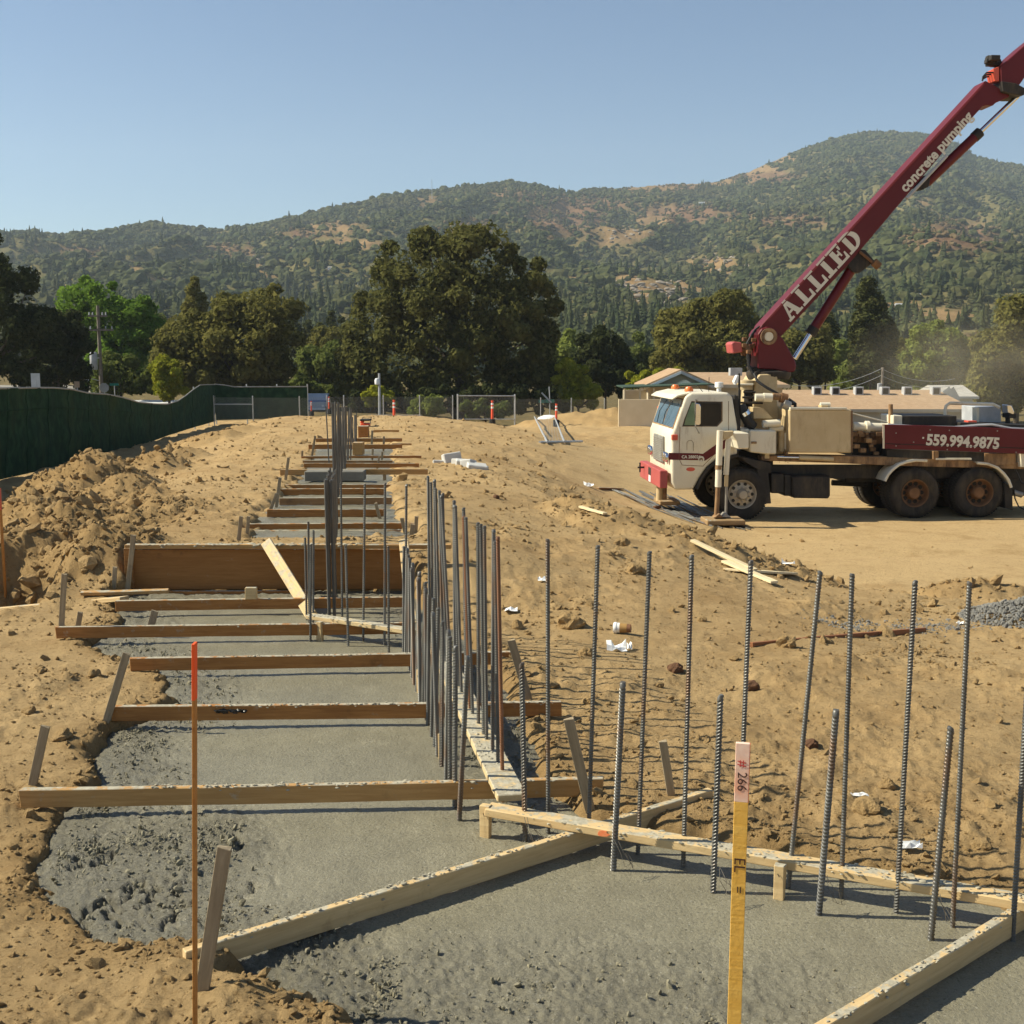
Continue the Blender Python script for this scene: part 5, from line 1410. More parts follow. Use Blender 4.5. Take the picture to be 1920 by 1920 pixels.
# ---- front outriggers, near and far
def tcyl(name, p0, p1, v, r, mat, parent=TRK, n=16, r1=None, smooth=True):
    mb = MB(); mb.cyl(TL(*p0, v), TL(*p1, v), r, r1, n); return mb.build(name, mat, parent, smooth=smooth)
VO = -.95
og = link("outrigger", None, TRK)
tcyl("outer_tube", (1350,807), (1346.5,913), VO, .062, M_CREAM, og)
tcyl("collar", (1347.5,872), (1347,880), VO, .066, M_RUSTY, og)
tcyl("inner_tube", (1346.5,910), (1343,969), VO, .046, M_RUSTY, og)
tcyl("cylinder_barrel", (1366,822), (1361.5,890), VO + .05, .052, M_CREAM, og)
tcyl("cylinder_rod", (1363,888), (1361,965), VO + .05, .026, M_STEELG, og)
tcyl("cylinder_barrel", (1362.5,888), (1361.8,912), VO + .05, .036, M_CREAMD, og)
tp("head_plate", [(1354,809),(1376,808),(1375,815),(1367,822),(1357,824)], VO - .02, VO + .12, M_CREAMD, og)
tp("arm", [(1372,812),(1404,812),(1404,840),(1384,842),(1380,826)], VO + .1, .2, M_CREAM, og)
tp("foot", [(1338,971),(1349,962),(1357,971)], VO - .1, VO + .1, M_RUSTY, og); tp("foot", [(1352,970),(1360,961),(1372,971)], VO - .05, VO + .15, M_STEELG, og)
mb = MB(); a = TL(1320, 977, VO); b = TL(1391, 977, VO); mb.box((a.x, VO - .28, a.z - .05), (b.x, VO + .32, a.z + .05)); mb.build("foot_pad", wood("outrigger_pad_wood", (0.24, 0.15, 0.07), (0.36, 0.24, 0.12), 0.2), og, bevel=.015)
of = link("outrigger", None, TRK)
tcyl("outer_tube", (1237,910), (1236,939), 1.1, .07, M_CREAMD, of); tcyl("cylinder_rod", (1246,910), (1246,938), 1.1, .05, M_RUSTY, of)
mb = MB(); a = TL(1232, 940, 1.1); b = TL(1270, 940, 1.1); mb.box((a.x, .8, a.z - .05), (b.x, 1.5, a.z + .04)); mb.build("foot_pad", MATS["outrigger_pad_wood"], of, bevel=.015)
# ---- chassis and things along it
tp("chassis_rail", rect(1380,872,1920,897), .45, .60, M_BLACK, bevel=.004); tp("chassis_rail", rect(1380,872,1960,897), 1.65, 1.80, M_BLACK, bevel=.004)
tp("deck_beam", [(1428,856),(1478,853),(1700,857),(1935,868),(1935,880),(1700,874),(1560,868),(1428,864)], .12, .42, M_RUSTY, bevel=.01)
tp("side_tank", [(1484,893),(1557,892),(1557,932),(1552,935),(1487,934)], .15, .75, M_BLACK, bevel=.03)
tp("battery_box", rect(1446,888,1470,925), .1, .7, M_BLACK, bevel=.02)
tp("air_tank", rect(1470,890,1484,930), .2, .7, M_BLACK, bevel=.02)
tp("fender_flap", [(1420,880),(1440,878),(1446,944),(1427,945)], .02, .08, M_BLACK, bevel=.008)
tp("inner_arch", [(1384,855),(1446,868),(1446,888),(1420,880),(1400,868)], .02, .9, M_BLACK, bevel=.01)
tcyl("drive_shaft", (1560,905), (1625,908), 1.1, .06, M_BLACK); tcyl("axle_differential", (1708,925), (1730,925), 1.15, .25, M_BLACK); tcyl("axle_differential", (1828,925), (1850,925), 1.15, .25, M_BLACK)
mb = MB()
for r_ in (r1, r2): mb.cyl((r_.x, .3, wz), (r_.x, 1.9, wz), .10, n=12)
mb.cyl((f_.x, .1, wz - .02), (f_.x, 2.1, wz - .02), .09, n=12); mb.build("axles", M_BLACK, TRK)
tp("under_mass", rect(1585,880,1915,905), .75, 1.6, M_BLACK, bevel=.02)
tp("engine_block", [(1386,845),(1450,845),(1450,905),(1386,905)], .7, 1.8, M_BLACK, bevel=.02)
# boxes behind the cab
tp("tool_box", rect(1379,814,1403,842), -.02, .6, M_CREAM, bevel=.015)
tp("hydraulic_box", [(1406,806),(1456,807),(1456,852),(1440,852),(1406,848)], -.02, 1.0, M_CREAM, bevel=.025)
tp("box_bracket", rect(1434,850,1443,860), .1, .5, M_CREAMD, bevel=.01)
tp("handle", [(1409,828),(1419,828),(1419,832),(1409,832)], -.05, -.02, M_RUSTY, bevel=.004)
tp("front_water_box", [(1388,804),(1405,804),(1405,813),(1388,813)], .1, .8, M_CREAM, bevel=.015)
# cab-back column: air intake, exhaust, hoses
tcyl("air_intake_pipe", (1404,724), (1404,800), .9, .10, M_BLACK)
tcyl("air_intake_cap", (1385,721), (1412,721), .6, .02, M_CREAM)
c_ = TL(1398, 716, .8); mb = MB(); mb.lathe(c_, (0, 0, -1), [(.0, -.05), (.19, -.03), (.20, .0), (.20, .05), (.15, .07), (.15, .16), (0, .17)], 20); mb.build("air_cleaner", M_CREAMD, TRK, smooth=True)
tp("mirror_lamp", [(1376,716),(1382,703),(1386,704),(1384,718),(1379,722)], .3, .45, M_WHITE, bevel=.01)
mb = MB(); mb.tube([TL(1389,760,.2), TL(1394,775,.15), TL(1402,790,.15), TL(1412,800,.2)], .10, 10); mb.build("black_duct", M_HOSE, TRK, smooth=True)
tcyl("chrome_clamp", (1395.5,772), (1399,778), .14, .107, M_CHROME)
for k, (p, q) in enumerate([((1378,740),(1378,845)), ((1386,700),(1386,800)), ((1394,735),(1416,735)), ((1392,745),(1418,746)), ((1388,755),(1430,756)), ((1384,765),(1412,764))]):
    tcyl("pipe", p, q, .25 + .1 * k, .022, M_BLACK)
tp("ladder_plate", [(1377,742),(1384,742),(1388,798),(1388,812),(1381,812)], .05, 1.9, M_BLACK, bevel=.005)
# turret pedestal
tp("pedestal", [(1415,717),(1424,702),(1458,700),(1458,760),(1474,765),(1474,860),(1412,860),(1412,750)], .75, 1.75, M_CREAMD, bevel=.02)
tp("pedestal_gusset", [(1413,764),(1431,765),(1450,785),(1413,785)], .3, .7, M_CREAMD, bevel=.01)
c_ = TL(1441, 700, 1.2); mb = MB(); mb.lathe(c_, (0, 0, 1), [(.42, -.12), (.46, -.05), (.46, .03), (.40, .06), (0, .06)], 26); mb.build("slewing_ring", M_BLACK, TRK, smooth=True)
for p, q, v, r, m in [((1416,745),(1431,745),.2,.075,M_CREAM), ((1431,745),(1447,746),.2,.09,M_CREAM), ((1449,743),(1462,744),.25,.07,M_RUSTY), ((1463,745),(1475,748),.25,.10,M_RIM), ((1430,795),(1462,793),.15,.075,M_CREAM), ((1441,804),(1468,803),.25,.06,M_CREAM), ((1468,756),(1480,762),.2,.10,M_STEELG)]:
    tcyl("hydraulic_motor", p, q, v, r, m)
tcyl("filter_canister", (1466,808), (1466,846), .3, .07, M_CREAMD); tcyl("filter_canister", (1475,812), (1475,842), .25, .05, M_CREAM)
mb = MB()
for k in range(4): mb.tube([TL(1414,700,.6+.05*k), TL(1420,715,.5+.05*k), TL(1438,727,.4+.05*k), TL(1458,738,.35+.05*k), TL(1472,750,.35+.05*k), TL(1487,758,.4+.05*k)], .028, 6)
mb.build("hose_bundle", M_HOSE, TRK, smooth=True)
mb = MB()
for k in range(4): mb.tube([TL(1470,752,.5), TL(1480 + 3*k,748 + 2*k,.35+.06*k), TL(1492,762 - 2*k,.4), TL(1486,772 + k,.5)], .024, 6)
mb.build("hose_loop", M_HOSE, TRK, smooth=True)
# big tank
tank = tp("hydraulic_tank", rect(1480,768,1597,849), -.02, 1.3, M_CREAMD, bevel=.02)
tcyl("filler_cap", (1538,759), (1556,759), .4, .05, M_CREAM, tank); tp("filler_neck", rect(1540,760,1553,768), .3, .5, M_CREAMD, tank, bevel=.005)
tp("rim_strip", rect(1482,764,1588,768), -.04, .05, M_CREAM, tank, bevel=.003); tp("tank_seam", rect(1596,770,1599,848), -.03, .0, M_RUSTY, tank, bevel=0)
tcyl("step_cylinder", (1457,857), (1498,858), .05, .028, M_CHROME); tcyl("step_cylinder", (1498,858), (1562,861), .05, .05, M_CREAMD)
tp("red_edge", rect(1474,848,1478,853), 0, .2, M_RUSTY, bevel=0)
# gap between tank and side panel: delivery pipes, pump
tcyl("delivery_pipe", (1599,800), (1665,802), .5, .09, M_CREAM); tcyl("pipe_flange", (1622,801), (1629,801), .5, .13, M_CREAM); tcyl("pump_cylinder", (1598,820), (1700,826), .7, .14, M_RUSTY)
tp("pump_frame", rect(1598,828,1700,856), .6, 1.6, M_BLACK, bevel=.01); tcyl("guard_rail", (1598,775), (1664,792), .3, .015, M_CREAM); tcyl("post", (1670,758), (1670,800), .5, .045, M_RUSTY)
mb = MB(); r_ = random.Random(9)
for k in range(26):
    px = r_.uniform(1600, 1660); py = r_.uniform(810, 852); a = TL(px, py, r_.uniform(.2, .8)); s = r_.uniform(.02, .07)
    mb.box((a.x - s, a.y - s, a.z - s * .7), (a.x + s, a.y + s, a.z + s * .7))
mb.build("fittings", M_RUSTY, TRK, bevel=.006)
# red side board with the telephone number
side = tp("side_board", [(1656,796),(1700,797),(1800,800),(1965,806),(1965,853),(1800,846),(1656,841)], -.04, .02, M_MAROON, bevel=.006)
tp("edge_trim", rect(1655,797,1658.5,841), -.05, -.04, M_CREAM, side, bevel=0)
mb = MB()
for px, py in ((1680,812),(1680,836),(1713,829),(1744,806),(1780,807),(1776,843),(1838,845),(1905,848),(1870,808)): mb.lathe(TL(px, py, -.04), (0, -1, 0), [(.014, 0), (.012, .012), (0, .014)], 8)
mb.build("bolts", M_STEELG, side)
mb = MB(); mb.cyl(TL(1660, 832, -.042), TL(1965, 842, -.042), .008, n=5); mb.build("board_joint", M_BLACK, side)
a = TL(1737, 827, -.045); b = TL(1874, 829, -.045)
me = text_mesh("559.994.9875", .325, .012, 'LEFT', .002); me.materials.clear(); me.materials.append(M_LETTER)
xs = [v.co.x for v in me.vertices]; ys = [v.co.y for v in me.vertices]; k = (b - a).length / (max(xs) - min(xs)); ky = (TL(1800, 816, 0).z - TL(1800, 839, 0).z) / (max(ys) - min(ys)) * .98
for v_ in me.vertices: v_.co.x = (v_.co.x - min(xs)) * k; v_.co.y = (v_.co.y - (max(ys) + min(ys)) / 2) * ky
o = link("lettering", me, side); sl_ = math.atan2((TL(1875, 831.5, -.045) - TL(1731, 824.5, -.045)).z, (b - a).x)
o.matrix_basis = Matrix(((math.cos(sl_), -math.sin(sl_), 0, a.x), (0, 0, -1, -.046), (math.sin(sl_), math.cos(sl_), 0, TL(1735, 824.5, -.045).z), (0, 0, 0, 1)))
mb = MB(); c_ = TL(1731, 821, -.045); mb.lathe(c_, (0, -1, 0), [(.02, 0), (.02, .003)], 10); mb.build("dot", M_LETTER, side)
# things above and below the side board
tp("radiator_box", rect(1692,780,1794,800), .3, 1.5, M_BLACK, bevel=.01); tp("white_box", rect(1675,779,1692,798), .3, 1.0, M_CREAM, bevel=.012)
mb = MB(); mb.tube([TL(x, y, .7) for x, y in ((1772,800),(1772,770),(1774,761),(1781,756),(1862,758),(1874,764))], .035, 8); mb.build("guard_rail", M_CREAM, TRK, smooth=True)
tp("hopper_box", [(1834,763),(1876,762),(1878,796),(1834,796)], .9, 1.7, M_GREY, bevel=.012)
tp("post_bracket", rect(1831,764,1836,796), .8, 1.0, M_CREAM, bevel=.004)
tp("beacon_stand", rect(1889,770,1894,800), .6, .7, M_BLACK, bevel=.003); tp("work_lamp", [(1889,759),(1897,760),(1902,772),(1901,778),(1890,774)], .5, .75, M_CHROME, bevel=.01); tp("work_lamp_arm", rect(1892,776,1906,784), .5, .8, M_BLACK, bevel=.005)
tp("red_lamp", rect(1815,789,1832,797), .3, .5, M_REDL, bevel=.01)
tp("hopper_top", [(1800,792),(1930,797),(1940,806),(1800,803)], .15, 1.9, M_BLACK, bevel=.01)
mb = MB(); mb.tube([TL(x, y, .05) for x, y in ((1665,796),(1720,800),(1790,801),(1835,797),(1860,796),(1895,803),(1935,805))], .028, 6); mb.build("draped_hose", M_GREY, TRK, smooth=True)
tp("frame_box", [(1663,842),(1846,848),(1846,866),(1663,858)], .12, .5, M_BLACK, bevel=.01)
tp("bracket", rect(1750,846,1760,862), .05, .3, M_RUSTY, bevel=.006); tp("bracket", rect(1846,850,1905,872), .1, .5, M_RUSTY, bevel=.01); tp("light_bar", rect(1755,859,1822,862.5), .04, .1, M_CREAM, bevel=.003)
tp("rear_mass", rect(1880,856,1975,930), .5, 1.9, M_BLACK, bevel=.02); tp("rear_bracket", rect(1914,850,1924,876), .0, .3, M_CREAM, bevel=.01)
mb = MB(); mb.tube([TL(x, y, .1) for x, y in ((1901,918),(1903,935),(1910,950),(1922,956),(1935,953))], .015, 5); mb.tube([TL(x, y, .15) for x, y in ((1900,872),(1908,890),(1915,905),(1930,910))], .02, 5); mb.build("rear_hose", M_HOSE, TRK)
tcyl("rear_coupling", (1900,923), (1916,928), .2, .06, M_STEELG)
# mudguards over the tandem
def guard(name, arc, v0, v1):
    mb = MB(); n = len(arc); V = []
    for x, y in arc:
        p = TL(x, y, v0); V += [p, p + Vector((0, v1 - v0, 0))]
    up = [Vector((0, 0, .012))] * (2 * n)
    F = [(2*i, 2*i+1, 2*i+3, 2*i+2) for i in range(n - 1)]
    mb.add(V, F); mb.add([Vector(a) + b for a, b in zip(V, up)], [f[::-1] for f in F])
    o = mb.build(name, M_CREAM, TRK, smooth=True); mb = MB(); mb.tube([TL(x, y, v0) for x, y in arc], .03, 6); mb.build("lip", M_CREAM, o, smooth=True)
guard("mudguard", [(1659,902),(1665,890),(1674,880),(1686,871),(1700,866),(1718,863),(1738,864)], -.06, .62)
guard("mudguard", [(1832,868),(1852,870),(1870,877),(1882,888),(1891,900),(1896,914)], -.06, .62)
tp("inner_guard", [(1652,900),(1664,880),(1690,868),(1700,868),(1668,884),(1659,903)], .62, .66, M_CREAMD, bevel=0)
tp("mud_flap", [(1883,905),(1898,912),(1899,957),(1885,953)], .0, .6, M_BLACK, bevel=.004)
# ---- boom
VB = 1.0
turret = tp("turret", [(1421,626),(1428,616),(1440,612),(1452,616),(1459,626),(1468,634),(1491,676),(1494,686),(1490,697),(1475,699),(1455,693),(1421,691)], VB - .10, VB + .62, M_MAROON, bevel=.02)
mb = MB(); c_ = TL(1441, 631, VB - .11); mb.lathe(c_, (0, -1, 0), [(.17, 0), (.17, .05), (.12, .05), (.11, .02), (0, .02)], 24); mb.build("pivot_pin", M_RUSTY, turret, smooth=True)
mb = MB(); mb.lathe(c_ + Vector((0, -.021, 0)), (0, -1, 0), [(.095, 0), (.09, .012), (0, .014)], 18); mb.build("pin_cap", M_CREAM, turret)
tp("counter_box", [(1371,644),(1376,640),(1391,642),(1393,660),(1374,663)], VB, VB + .5, M_REDB, bevel=.02)
mb = MB(); r_ = random.Random(12)
for k in range(16):
    a = TL(r_.uniform(1392, 1422), r_.uniform(636, 664), VB + r_.uniform(-.1, .5)); mb.box(a - Vector((.05, .05, .04)), a + Vector((.05, .05, .04)))
mb.build("valve_block", M_RIM, turret, bevel=.01)
mb = MB()
for k in range(5): mb.tube([TL(1400 + 3*k, 645, VB - .05 + .1*k), TL(1409 + k, 628, VB - .1 + .1*k), TL(1416 + k, 618, VB + .1*k), TL(1424 + k, 612, VB + .1*k)], .02, 5)
mb.build("valve_hoses", M_HOSE, turret)
mb = MB()
for k in range(3): mb.tube([TL(1402 + 2*k, 664, VB - .1 + .12*k), TL(1404, 685, VB - .1 + .12*k), TL(1412, 702, VB - .15 + .12*k), TL(1424, 714, VB - .2 + .12*k)], .035, 6)
mb.build("feed_hose", M_HOSE, turret, smooth=True)
tp("turret_base", [(1413,688),(1482,692),(1478,706),(1418,704)], VB - .05, VB + .55, M_BLACK, bevel=.015)
B0, B1 = (1441, 631), (1855, 158)
boom = tp("boom", [(1422,622),(1428,609),(1848,151),(1875,166),(1893,178),(1892,182),(1868,192),(1862,198),(1850,197),(1843,199),(1822,222),(1590,497),(1468,627),(1450,645),(1432,642)], VB, VB + .5, M_MAROON, bevel=.012)
mb = MB(); mb.cyl(TL(1440,601,VB - .002) , TL(1846,158,VB - .002), .012, n=6); mb.build("upper_edge", M_MAROON, boom)
# second section folding up and out of the picture
sec = tp("boom_second_section", [(1876,124),(1922,84),(1990,30),(2010,60),(1925,140),(1903,172),(1890,172),(1877,165)], VB - .05, VB + .45, M_MAROON, bevel=.015)
tp("knuckle", [(1878,152),(1905,156),(1922,165),(1921,178),(1905,178),(1880,172)], VB - .1, VB + .55, M_BLACK, sec, bevel=.012)
tp("red_valve", [(1862,129),(1874,124),(1874,152),(1866,152)], VB - .02, VB + .3, M_REDL, sec, bevel=.01)
mb = MB(); r_ = random.Random(3)
for k in range(9):
    a = TL(r_.uniform(1849, 1874), r_.uniform(108, 122), VB + r_.uniform(0, .4)); s = r_.uniform(.05, .11); mb.box(a - Vector((s, .06, s * .5)), a + Vector((s, .06, s * .5)))
mb.build("valve_stack", M_BLACK, sec, bevel=.012)
mb = MB()
for k in range(3): mb.tube([TL(1863, 136 + 3*k, VB + .1*k), TL(1850, 136 + 4*k, VB + .1*k), TL(1843, 144 + 2*k, VB + .1*k), TL(1842, 152, VB + .1*k)], .018, 5)
mb.build("valve_hose", M_HOSE, sec)
# hydraulic cylinders
def cylinder(pr, pj, pe, v, rr, rb, name):
    h = link(name, None, TRK)
    tcyl("rod", pr, pj, v, rr, M_CHROME, h, 18); tcyl("barrel", pj, pe, v, rb, M_MAROON, h, 20)
    q = TL(*pj, v); e = TL(*pe, v); d = (e - q).normalized()
    mb = MB(); mb.cyl(q - d * .02, q + d * .14, rb * 1.12, n=20); mb.build("gland", M_BLACK, h, smooth=True)
    return h
h = cylinder((1490,672), (1520,625), (1606,490), VB + .22, .055, .105, "lift_cylinder")
h2 = cylinder((1908,180), (1836,249), (1738,342), VB + .22, .05, .10, "fold_cylinder")
tp("barrel_head", [(1735,328),(1745,333),(1742,350),(1728,356),(1718,350),(1722,340)], VB + .1, VB + .36, M_BLACK, h2, bevel=.015)
mb = MB(); mb.tube([TL(x, y, VB + .05) for x, y in ((1714,345),(1715,353),(1722,357),(1732,354))], .014, 5); mb.build("cylinder_hose", M_HOSE, h2)
tp("cylinder_mount", [(1585,492),(1603,468),(1622,468),(1640,489),(1630,498),(1612,512),(1600,510)], VB + .05, VB + .45, M_BLACK, boom, bevel=.015)
mb = MB(); mb.cyl(TL(1612,472,VB), TL(1646,500,VB), .03, n=8); mb.cyl(TL(1617,470,VB+.1), TL(1642,494,VB+.1), .02, n=6); mb.cyl(TL(1638,491,VB-.02), TL(1648,500,VB-.02), .085, n=12); mb.build("delivery_line_end", M_RIM, boom)
tcyl("boom_pipe", (1775,292), (1700,372), VB + .02, .035, M_GREY, boom)
# lettering on the boom
def on_boom(me, name, p_start, p_end, height_px, base_off):
    """p_start..p_end: photo pixels of the lettering's lower left and lower right"""
    a = TL(*p_start, VB - .006); b = TL(*p_end, VB - .006)
    xs = [v.co.x for v in me.vertices]; ys = [v.co.y for v in me.vertices]
    x0, x1, y0, y1 = min(xs), max(xs), min(ys), max(ys)
    d = (b - a); L = d.length; d.normalize(); n = Vector((-d.z, 0, d.x))
    hgt = pxw(height_px, 25.2)
    for v_ in me.vertices: v_.co.x = (v_.co.x - x0) * L / (x1 - x0); v_.co.y = (v_.co.y - y0) * hgt / (y1 - y0)
    me.materials.clear(); me.materials.append(M_LETTER)
    o = link(name, me, boom); o.matrix_basis = Matrix(((d.x, n.x, 0, a.x), (0, 0, -1, a.y), (d.z, n.z, 0, a.z), (0, 0, 0, 1)))
def slab_letters(word):
    """heavy slab-serif capitals built from strokes"""
    mb = MB(); x = 0.0; lay = [0]
    def quad(pts):
        lay[0] += 1; z = .0012 + .0002 * (lay[0] % 7); mb.prism([(p[0] + x, p[1], z) for p in pts], (0, 0, -.0010))
    def bar_(x0, y0, x1, y1): quad([(x0, y0), (x1, y0), (x1, y1), (x0, y1)])
    for ch in word:
        if ch == 'A':
            w = 1.05
            quad([(.10,.10),(.24,.10),(.58,1.0),(.44,1.0)]); quad([(.62,.10),(.90,.10),(.64,1.0),(.40,1.0)]); bar_(.26,.30,.74,.42)
            bar_(0,0,.38,.12); bar_(.55,0,1.03,.12)
        elif ch == 'L':
            w = .92; bar_(.16,.0,.44,1.0); bar_(0,.88,.62,1.0); bar_(0,0,.90,.13); quad([(.74,.13),(.90,.13),(.90,.42),(.80,.42)])
        elif ch == 'I':
            w = .62; bar_(.17,0,.45,1.0); bar_(0,0,.62,.13); bar_(0,.87,.62,1.0)
        elif ch == 'E':
            w = .92; bar_(.16,0,.44,1.0); bar_(0,.87,.86,1.0); bar_(0,0,.90,.13); bar_(.44,.44,.66,.56); quad([(.58,.32),(.67,.32),(.67,.68),(.58,.68)])
            quad([(.72,.62),(.80,.62),(.86,.87),(.70,.87)]); quad([(.74,.13),(.90,.13),(.90,.40),(.82,.40)])
        elif ch == 'D':
            w = 1.02; bar_(.16,0,.44,1.0); bar_(0,.87,.50,1.0); bar_(0,0,.50,.13)
            N_ = 12; o_ = [(.46 + .54 * math.cos(t), .5 + .5 * math.sin(t)) for t in np.linspace(-math.pi/2, math.pi/2, N_)]; i_ = [(.46 + .26 * math.cos(t), .5 + .37 * math.sin(t)) for t in np.linspace(-math.pi/2, math.pi/2, N_)]
            for k in range(N_ - 1): quad([o_[k], o_[k+1], i_[k+1], i_[k]])
        x += w + .07
    o = mb.build("lettering", M_LETTER); me = o.data; bpy.data.objects.remove(o); return me
on_boom(slab_letters("ALLIED"), "lettering", (1482,604), (1620,452), 37, 0)
me = text_mesh("concrete pumping", .3, .010, 'LEFT', .002)
on_boom(me, "lettering", (1703,366), (1830,224), 24, 0)
# ------------------------------------------------------------------ buildings behind the site
M_ROOF = paint("tan_shingle_roof", (0.36, 0.235, 0.135), (0.44, 0.30, 0.18), 3.0, rough=.9, bump=.3, bscale=8, bdist=.03)
M_WALLB = paint("beige_wall", (0.46, 0.40, 0.29), (0.52, 0.46, 0.34), 1.5, rough=.85, bump=.1)
M_WALLG = paint("grey_stucco", (0.36, 0.34, 0.29), (0.42, 0.40, 0.34), 1.5, rough=.85, bump=.1)
M_TRIMG = paint("dark_green_trim", (0.03, 0.06, 0.035), (0.05, 0.08, 0.05), 3, rough=.7)
M_ROOFG = paint("grey_roof", (0.22, 0.20, 0.17), (0.30, 0.28, 0.24), 3, rough=.9)
def bpart(name, polys, parent, mat, origin):       # closed solid from explicit polygons
    mb = MB()
    for p in polys: mb.add([Vector(q) - origin for q in p], [tuple(range(len(p)))])
    return mb.build(name, mat, parent)
def house(name, label, px0, px1, pyr, pye, Y, depth, zb, wallm, roofm, gable=None, ridge_in=0.0, over=.35):
    """ridge along X; px0..px1 eave span, pyr ridge row, pye eave row"""
    a = PY(px0, pye, Y); b = PY(px1, pye, Y); zr = PY(px0, pyr, Y + depth / 2).z
    r = thing(name, label, "building", (a.x, Y, zb)); O = Vector((a.x, Y, zb))
    x0, x1, ze, y0, y1 = a.x, b.x, a.z, Y, Y + depth
    mb = MB(); mb.box(Vector((x0 + over, y0 + over, zb - .5)) - O, Vector((x1 - over, y1 - over, ze - .05)) - O); mb.build("wall", wallm, r)
    ym = (y0 + y1) / 2; i = ridge_in
    A, B, C, D = (x0, y0, ze), (x1, y0, ze), (x1, y1, ze), (x0, y1, ze); E, F = (x0 + i, ym, zr), (x1 - i, ym, zr)
    rf = bpart("roof", [[A, B, F, E], [C, D, E, F], [B, C, F], [D, A, E], [A, D, C, B]], r, roofm, O)
    mb = MB(); mb.box(Vector((x0, y0 - .03, ze - .16)) - O, Vector((x1, y0 - .004, ze + .03)) - O); mb.build("fascia", wallm, r)
    return r, O
r, O = house("school_building", "beige building with a tan roof and a gable, behind the truck's cab", 1232, 1482, 698, 722, 66, 9, -2.4, M_WALLB, M_ROOF, ridge_in=1.0)
# front gable
ap = PY(1275, 697, 65.3); e0 = PY(1211, 725, 65.3); e1 = PY(1331, 722, 65.3)
bpart("gable_wall", [[(e0.x+.2, 65.3, -2.9), (e1.x-.2, 65.3, -2.9), (e1.x-.2, 65.3, e1.z), (ap.x, 65.3, ap.z-.08), (e0.x+.2, 65.3, e0.z)], [(e0.x+.2, 70, -2.9), (e1.x-.2, 70, -2.9), (e1.x-.2, 70, e1.z), (ap.x, 70, ap.z-.08), (e0.x+.2, 70, e0.z)],
     [(e0.x+.2, 65.3, -2.9), (e0.x+.2, 70, -2.9), (e0.x+.2, 70, e0.z), (e0.x+.2, 65.3, e0.z)]], r, M_WALLB, O)
for s, e in ((-1, e0), (1, e1)):
    mb = MB(); mb.prism([Vector((ap.x, 64.9, ap.z)) - O, Vector((e.x + s * .15, 64.9, e.z - .06)) - O, Vector((e.x + s * .15, 64.9, e.z + .08)) - O, Vector((ap.x, 64.9, ap.z + .14)) - O], (0, 5.2, 0)); mb.build("gable_roof", M_ROOF, r)
    mb = MB(); mb.prism([Vector((ap.x, 64.85, ap.z - .1)) - O, Vector((e.x + s * .15, 64.85, e.z - .18)) - O, Vector((e.x + s * .15, 64.85, e.z - .02)) - O, Vector((ap.x, 64.85, ap.z + .06)) - O], (0, .05, 0)); mb.build("gable_trim", M_WHITE if s < 0 else M_GREY, r)  # right arm coloured grey as the shaded copy of the white trim
ap2 = PY(1286, 712, 64.5); f0 = PY(1256, 724, 64.5); f1 = PY(1312, 724, 64.5)
bpart("porch_gable", [[(f0.x, 64.5, f0.z - .05), (f1.x, 64.5, f1.z - .05), (ap2.x, 64.5, ap2.z)], [(f0.x, 65.2, f0.z - .05), (f1.x, 65.2, f1.z - .05), (ap2.x, 65.2, ap2.z)]], r, M_CREAM, O)
mb = MB(); a = PY(1168, 728, 62); b = PY(1340, 722, 62); mb.prism([Vector((a.x, 62, a.z)) - O, Vector((b.x, 62, b.z)) - O, Vector((b.x, 62, b.z + .06)) - O, Vector((a.x, 62, a.z + .06)) - O], (0, 4, 0)); mb.build("canopy_roof", M_TRIMG, r)
for px in (1171, 1200, 1226, 1250):
    c = PY(px, 730, 62.2); mb = MB(); mb.cyl(Vector((c.x, 62.2, -3)) - O, Vector((c.x, 62.2, a.z)) - O, .05, n=6); mb.build("canopy_post", M_WALLB, r)
mb = MB(); a = PY(1160, 764, 61.5); b = PY(1236, 748, 61.5); mb.box(Vector((a.x, 61.5, -3)) - O, Vector((PY(1240, 750, 61.5).x, 61.7, PY(1200, 749, 61.5).z)) - O); mb.build("canopy_wall", paint("pale_wall", (.68, .57, .38), (.74, .63, .44), 2, rough=.9), r)
mb = MB(); a = PY(1168, 731, 67); mb.box(Vector((a.x, 66.7, -3)) - O, Vector((PY(1262, 731, 67).x, 67.0, a.z)) - O); mb.build("back_wall", M_WALLB, r)
mb = MB(); c = PY(1378, 694, 67); mb.box(c - O - Vector((.3, .3, .3)), c - O + Vector((.35, .3, .12))); mb.build("roof_box", M_GREY, r)
r, O = house("long_building", "long low building with a tan roof carrying six air coolers, behind the truck", 1474, 1830, 731, 768, 74, 12, -4.3, M_WALLG, M_ROOF, ridge_in=.3)
ROOF0 = PY(1474, 768, 74).z; ROOF1 = PY(1474, 731, 80).z
for i, px in enumerate((1531, 1565, 1609, 1658, 1700, 1753)):
    yy = 78.6; c = PY(px, 742, yy); zz = ROOF0 + (ROOF1 - ROOF0) * (yy - 74) / 6
    lab = ["leftmost grey air cooler on the long roof, above the truck's tank", "second air cooler from the left on the long roof", "third air cooler from the left on the long roof", "fourth air cooler on the long roof, with a pale bag-like box behind", "second air cooler from the right on the long roof", "rightmost air cooler on the long roof, by the white gable house"][i]
    t = thing("air_cooler", lab, "air cooler", (c.x, yy, zz), group="air coolers on the long roof")
    mb = MB(); mb.box((-.27, -.27, -.2), (.27, .27, .48)); mb.build("housing", M_GREY, t, bevel=.02)
    mb = MB(); mb.box((-.18, -.28, .02), (.18, -.272, .40)); mb.build("louver", M_SHADE, t)
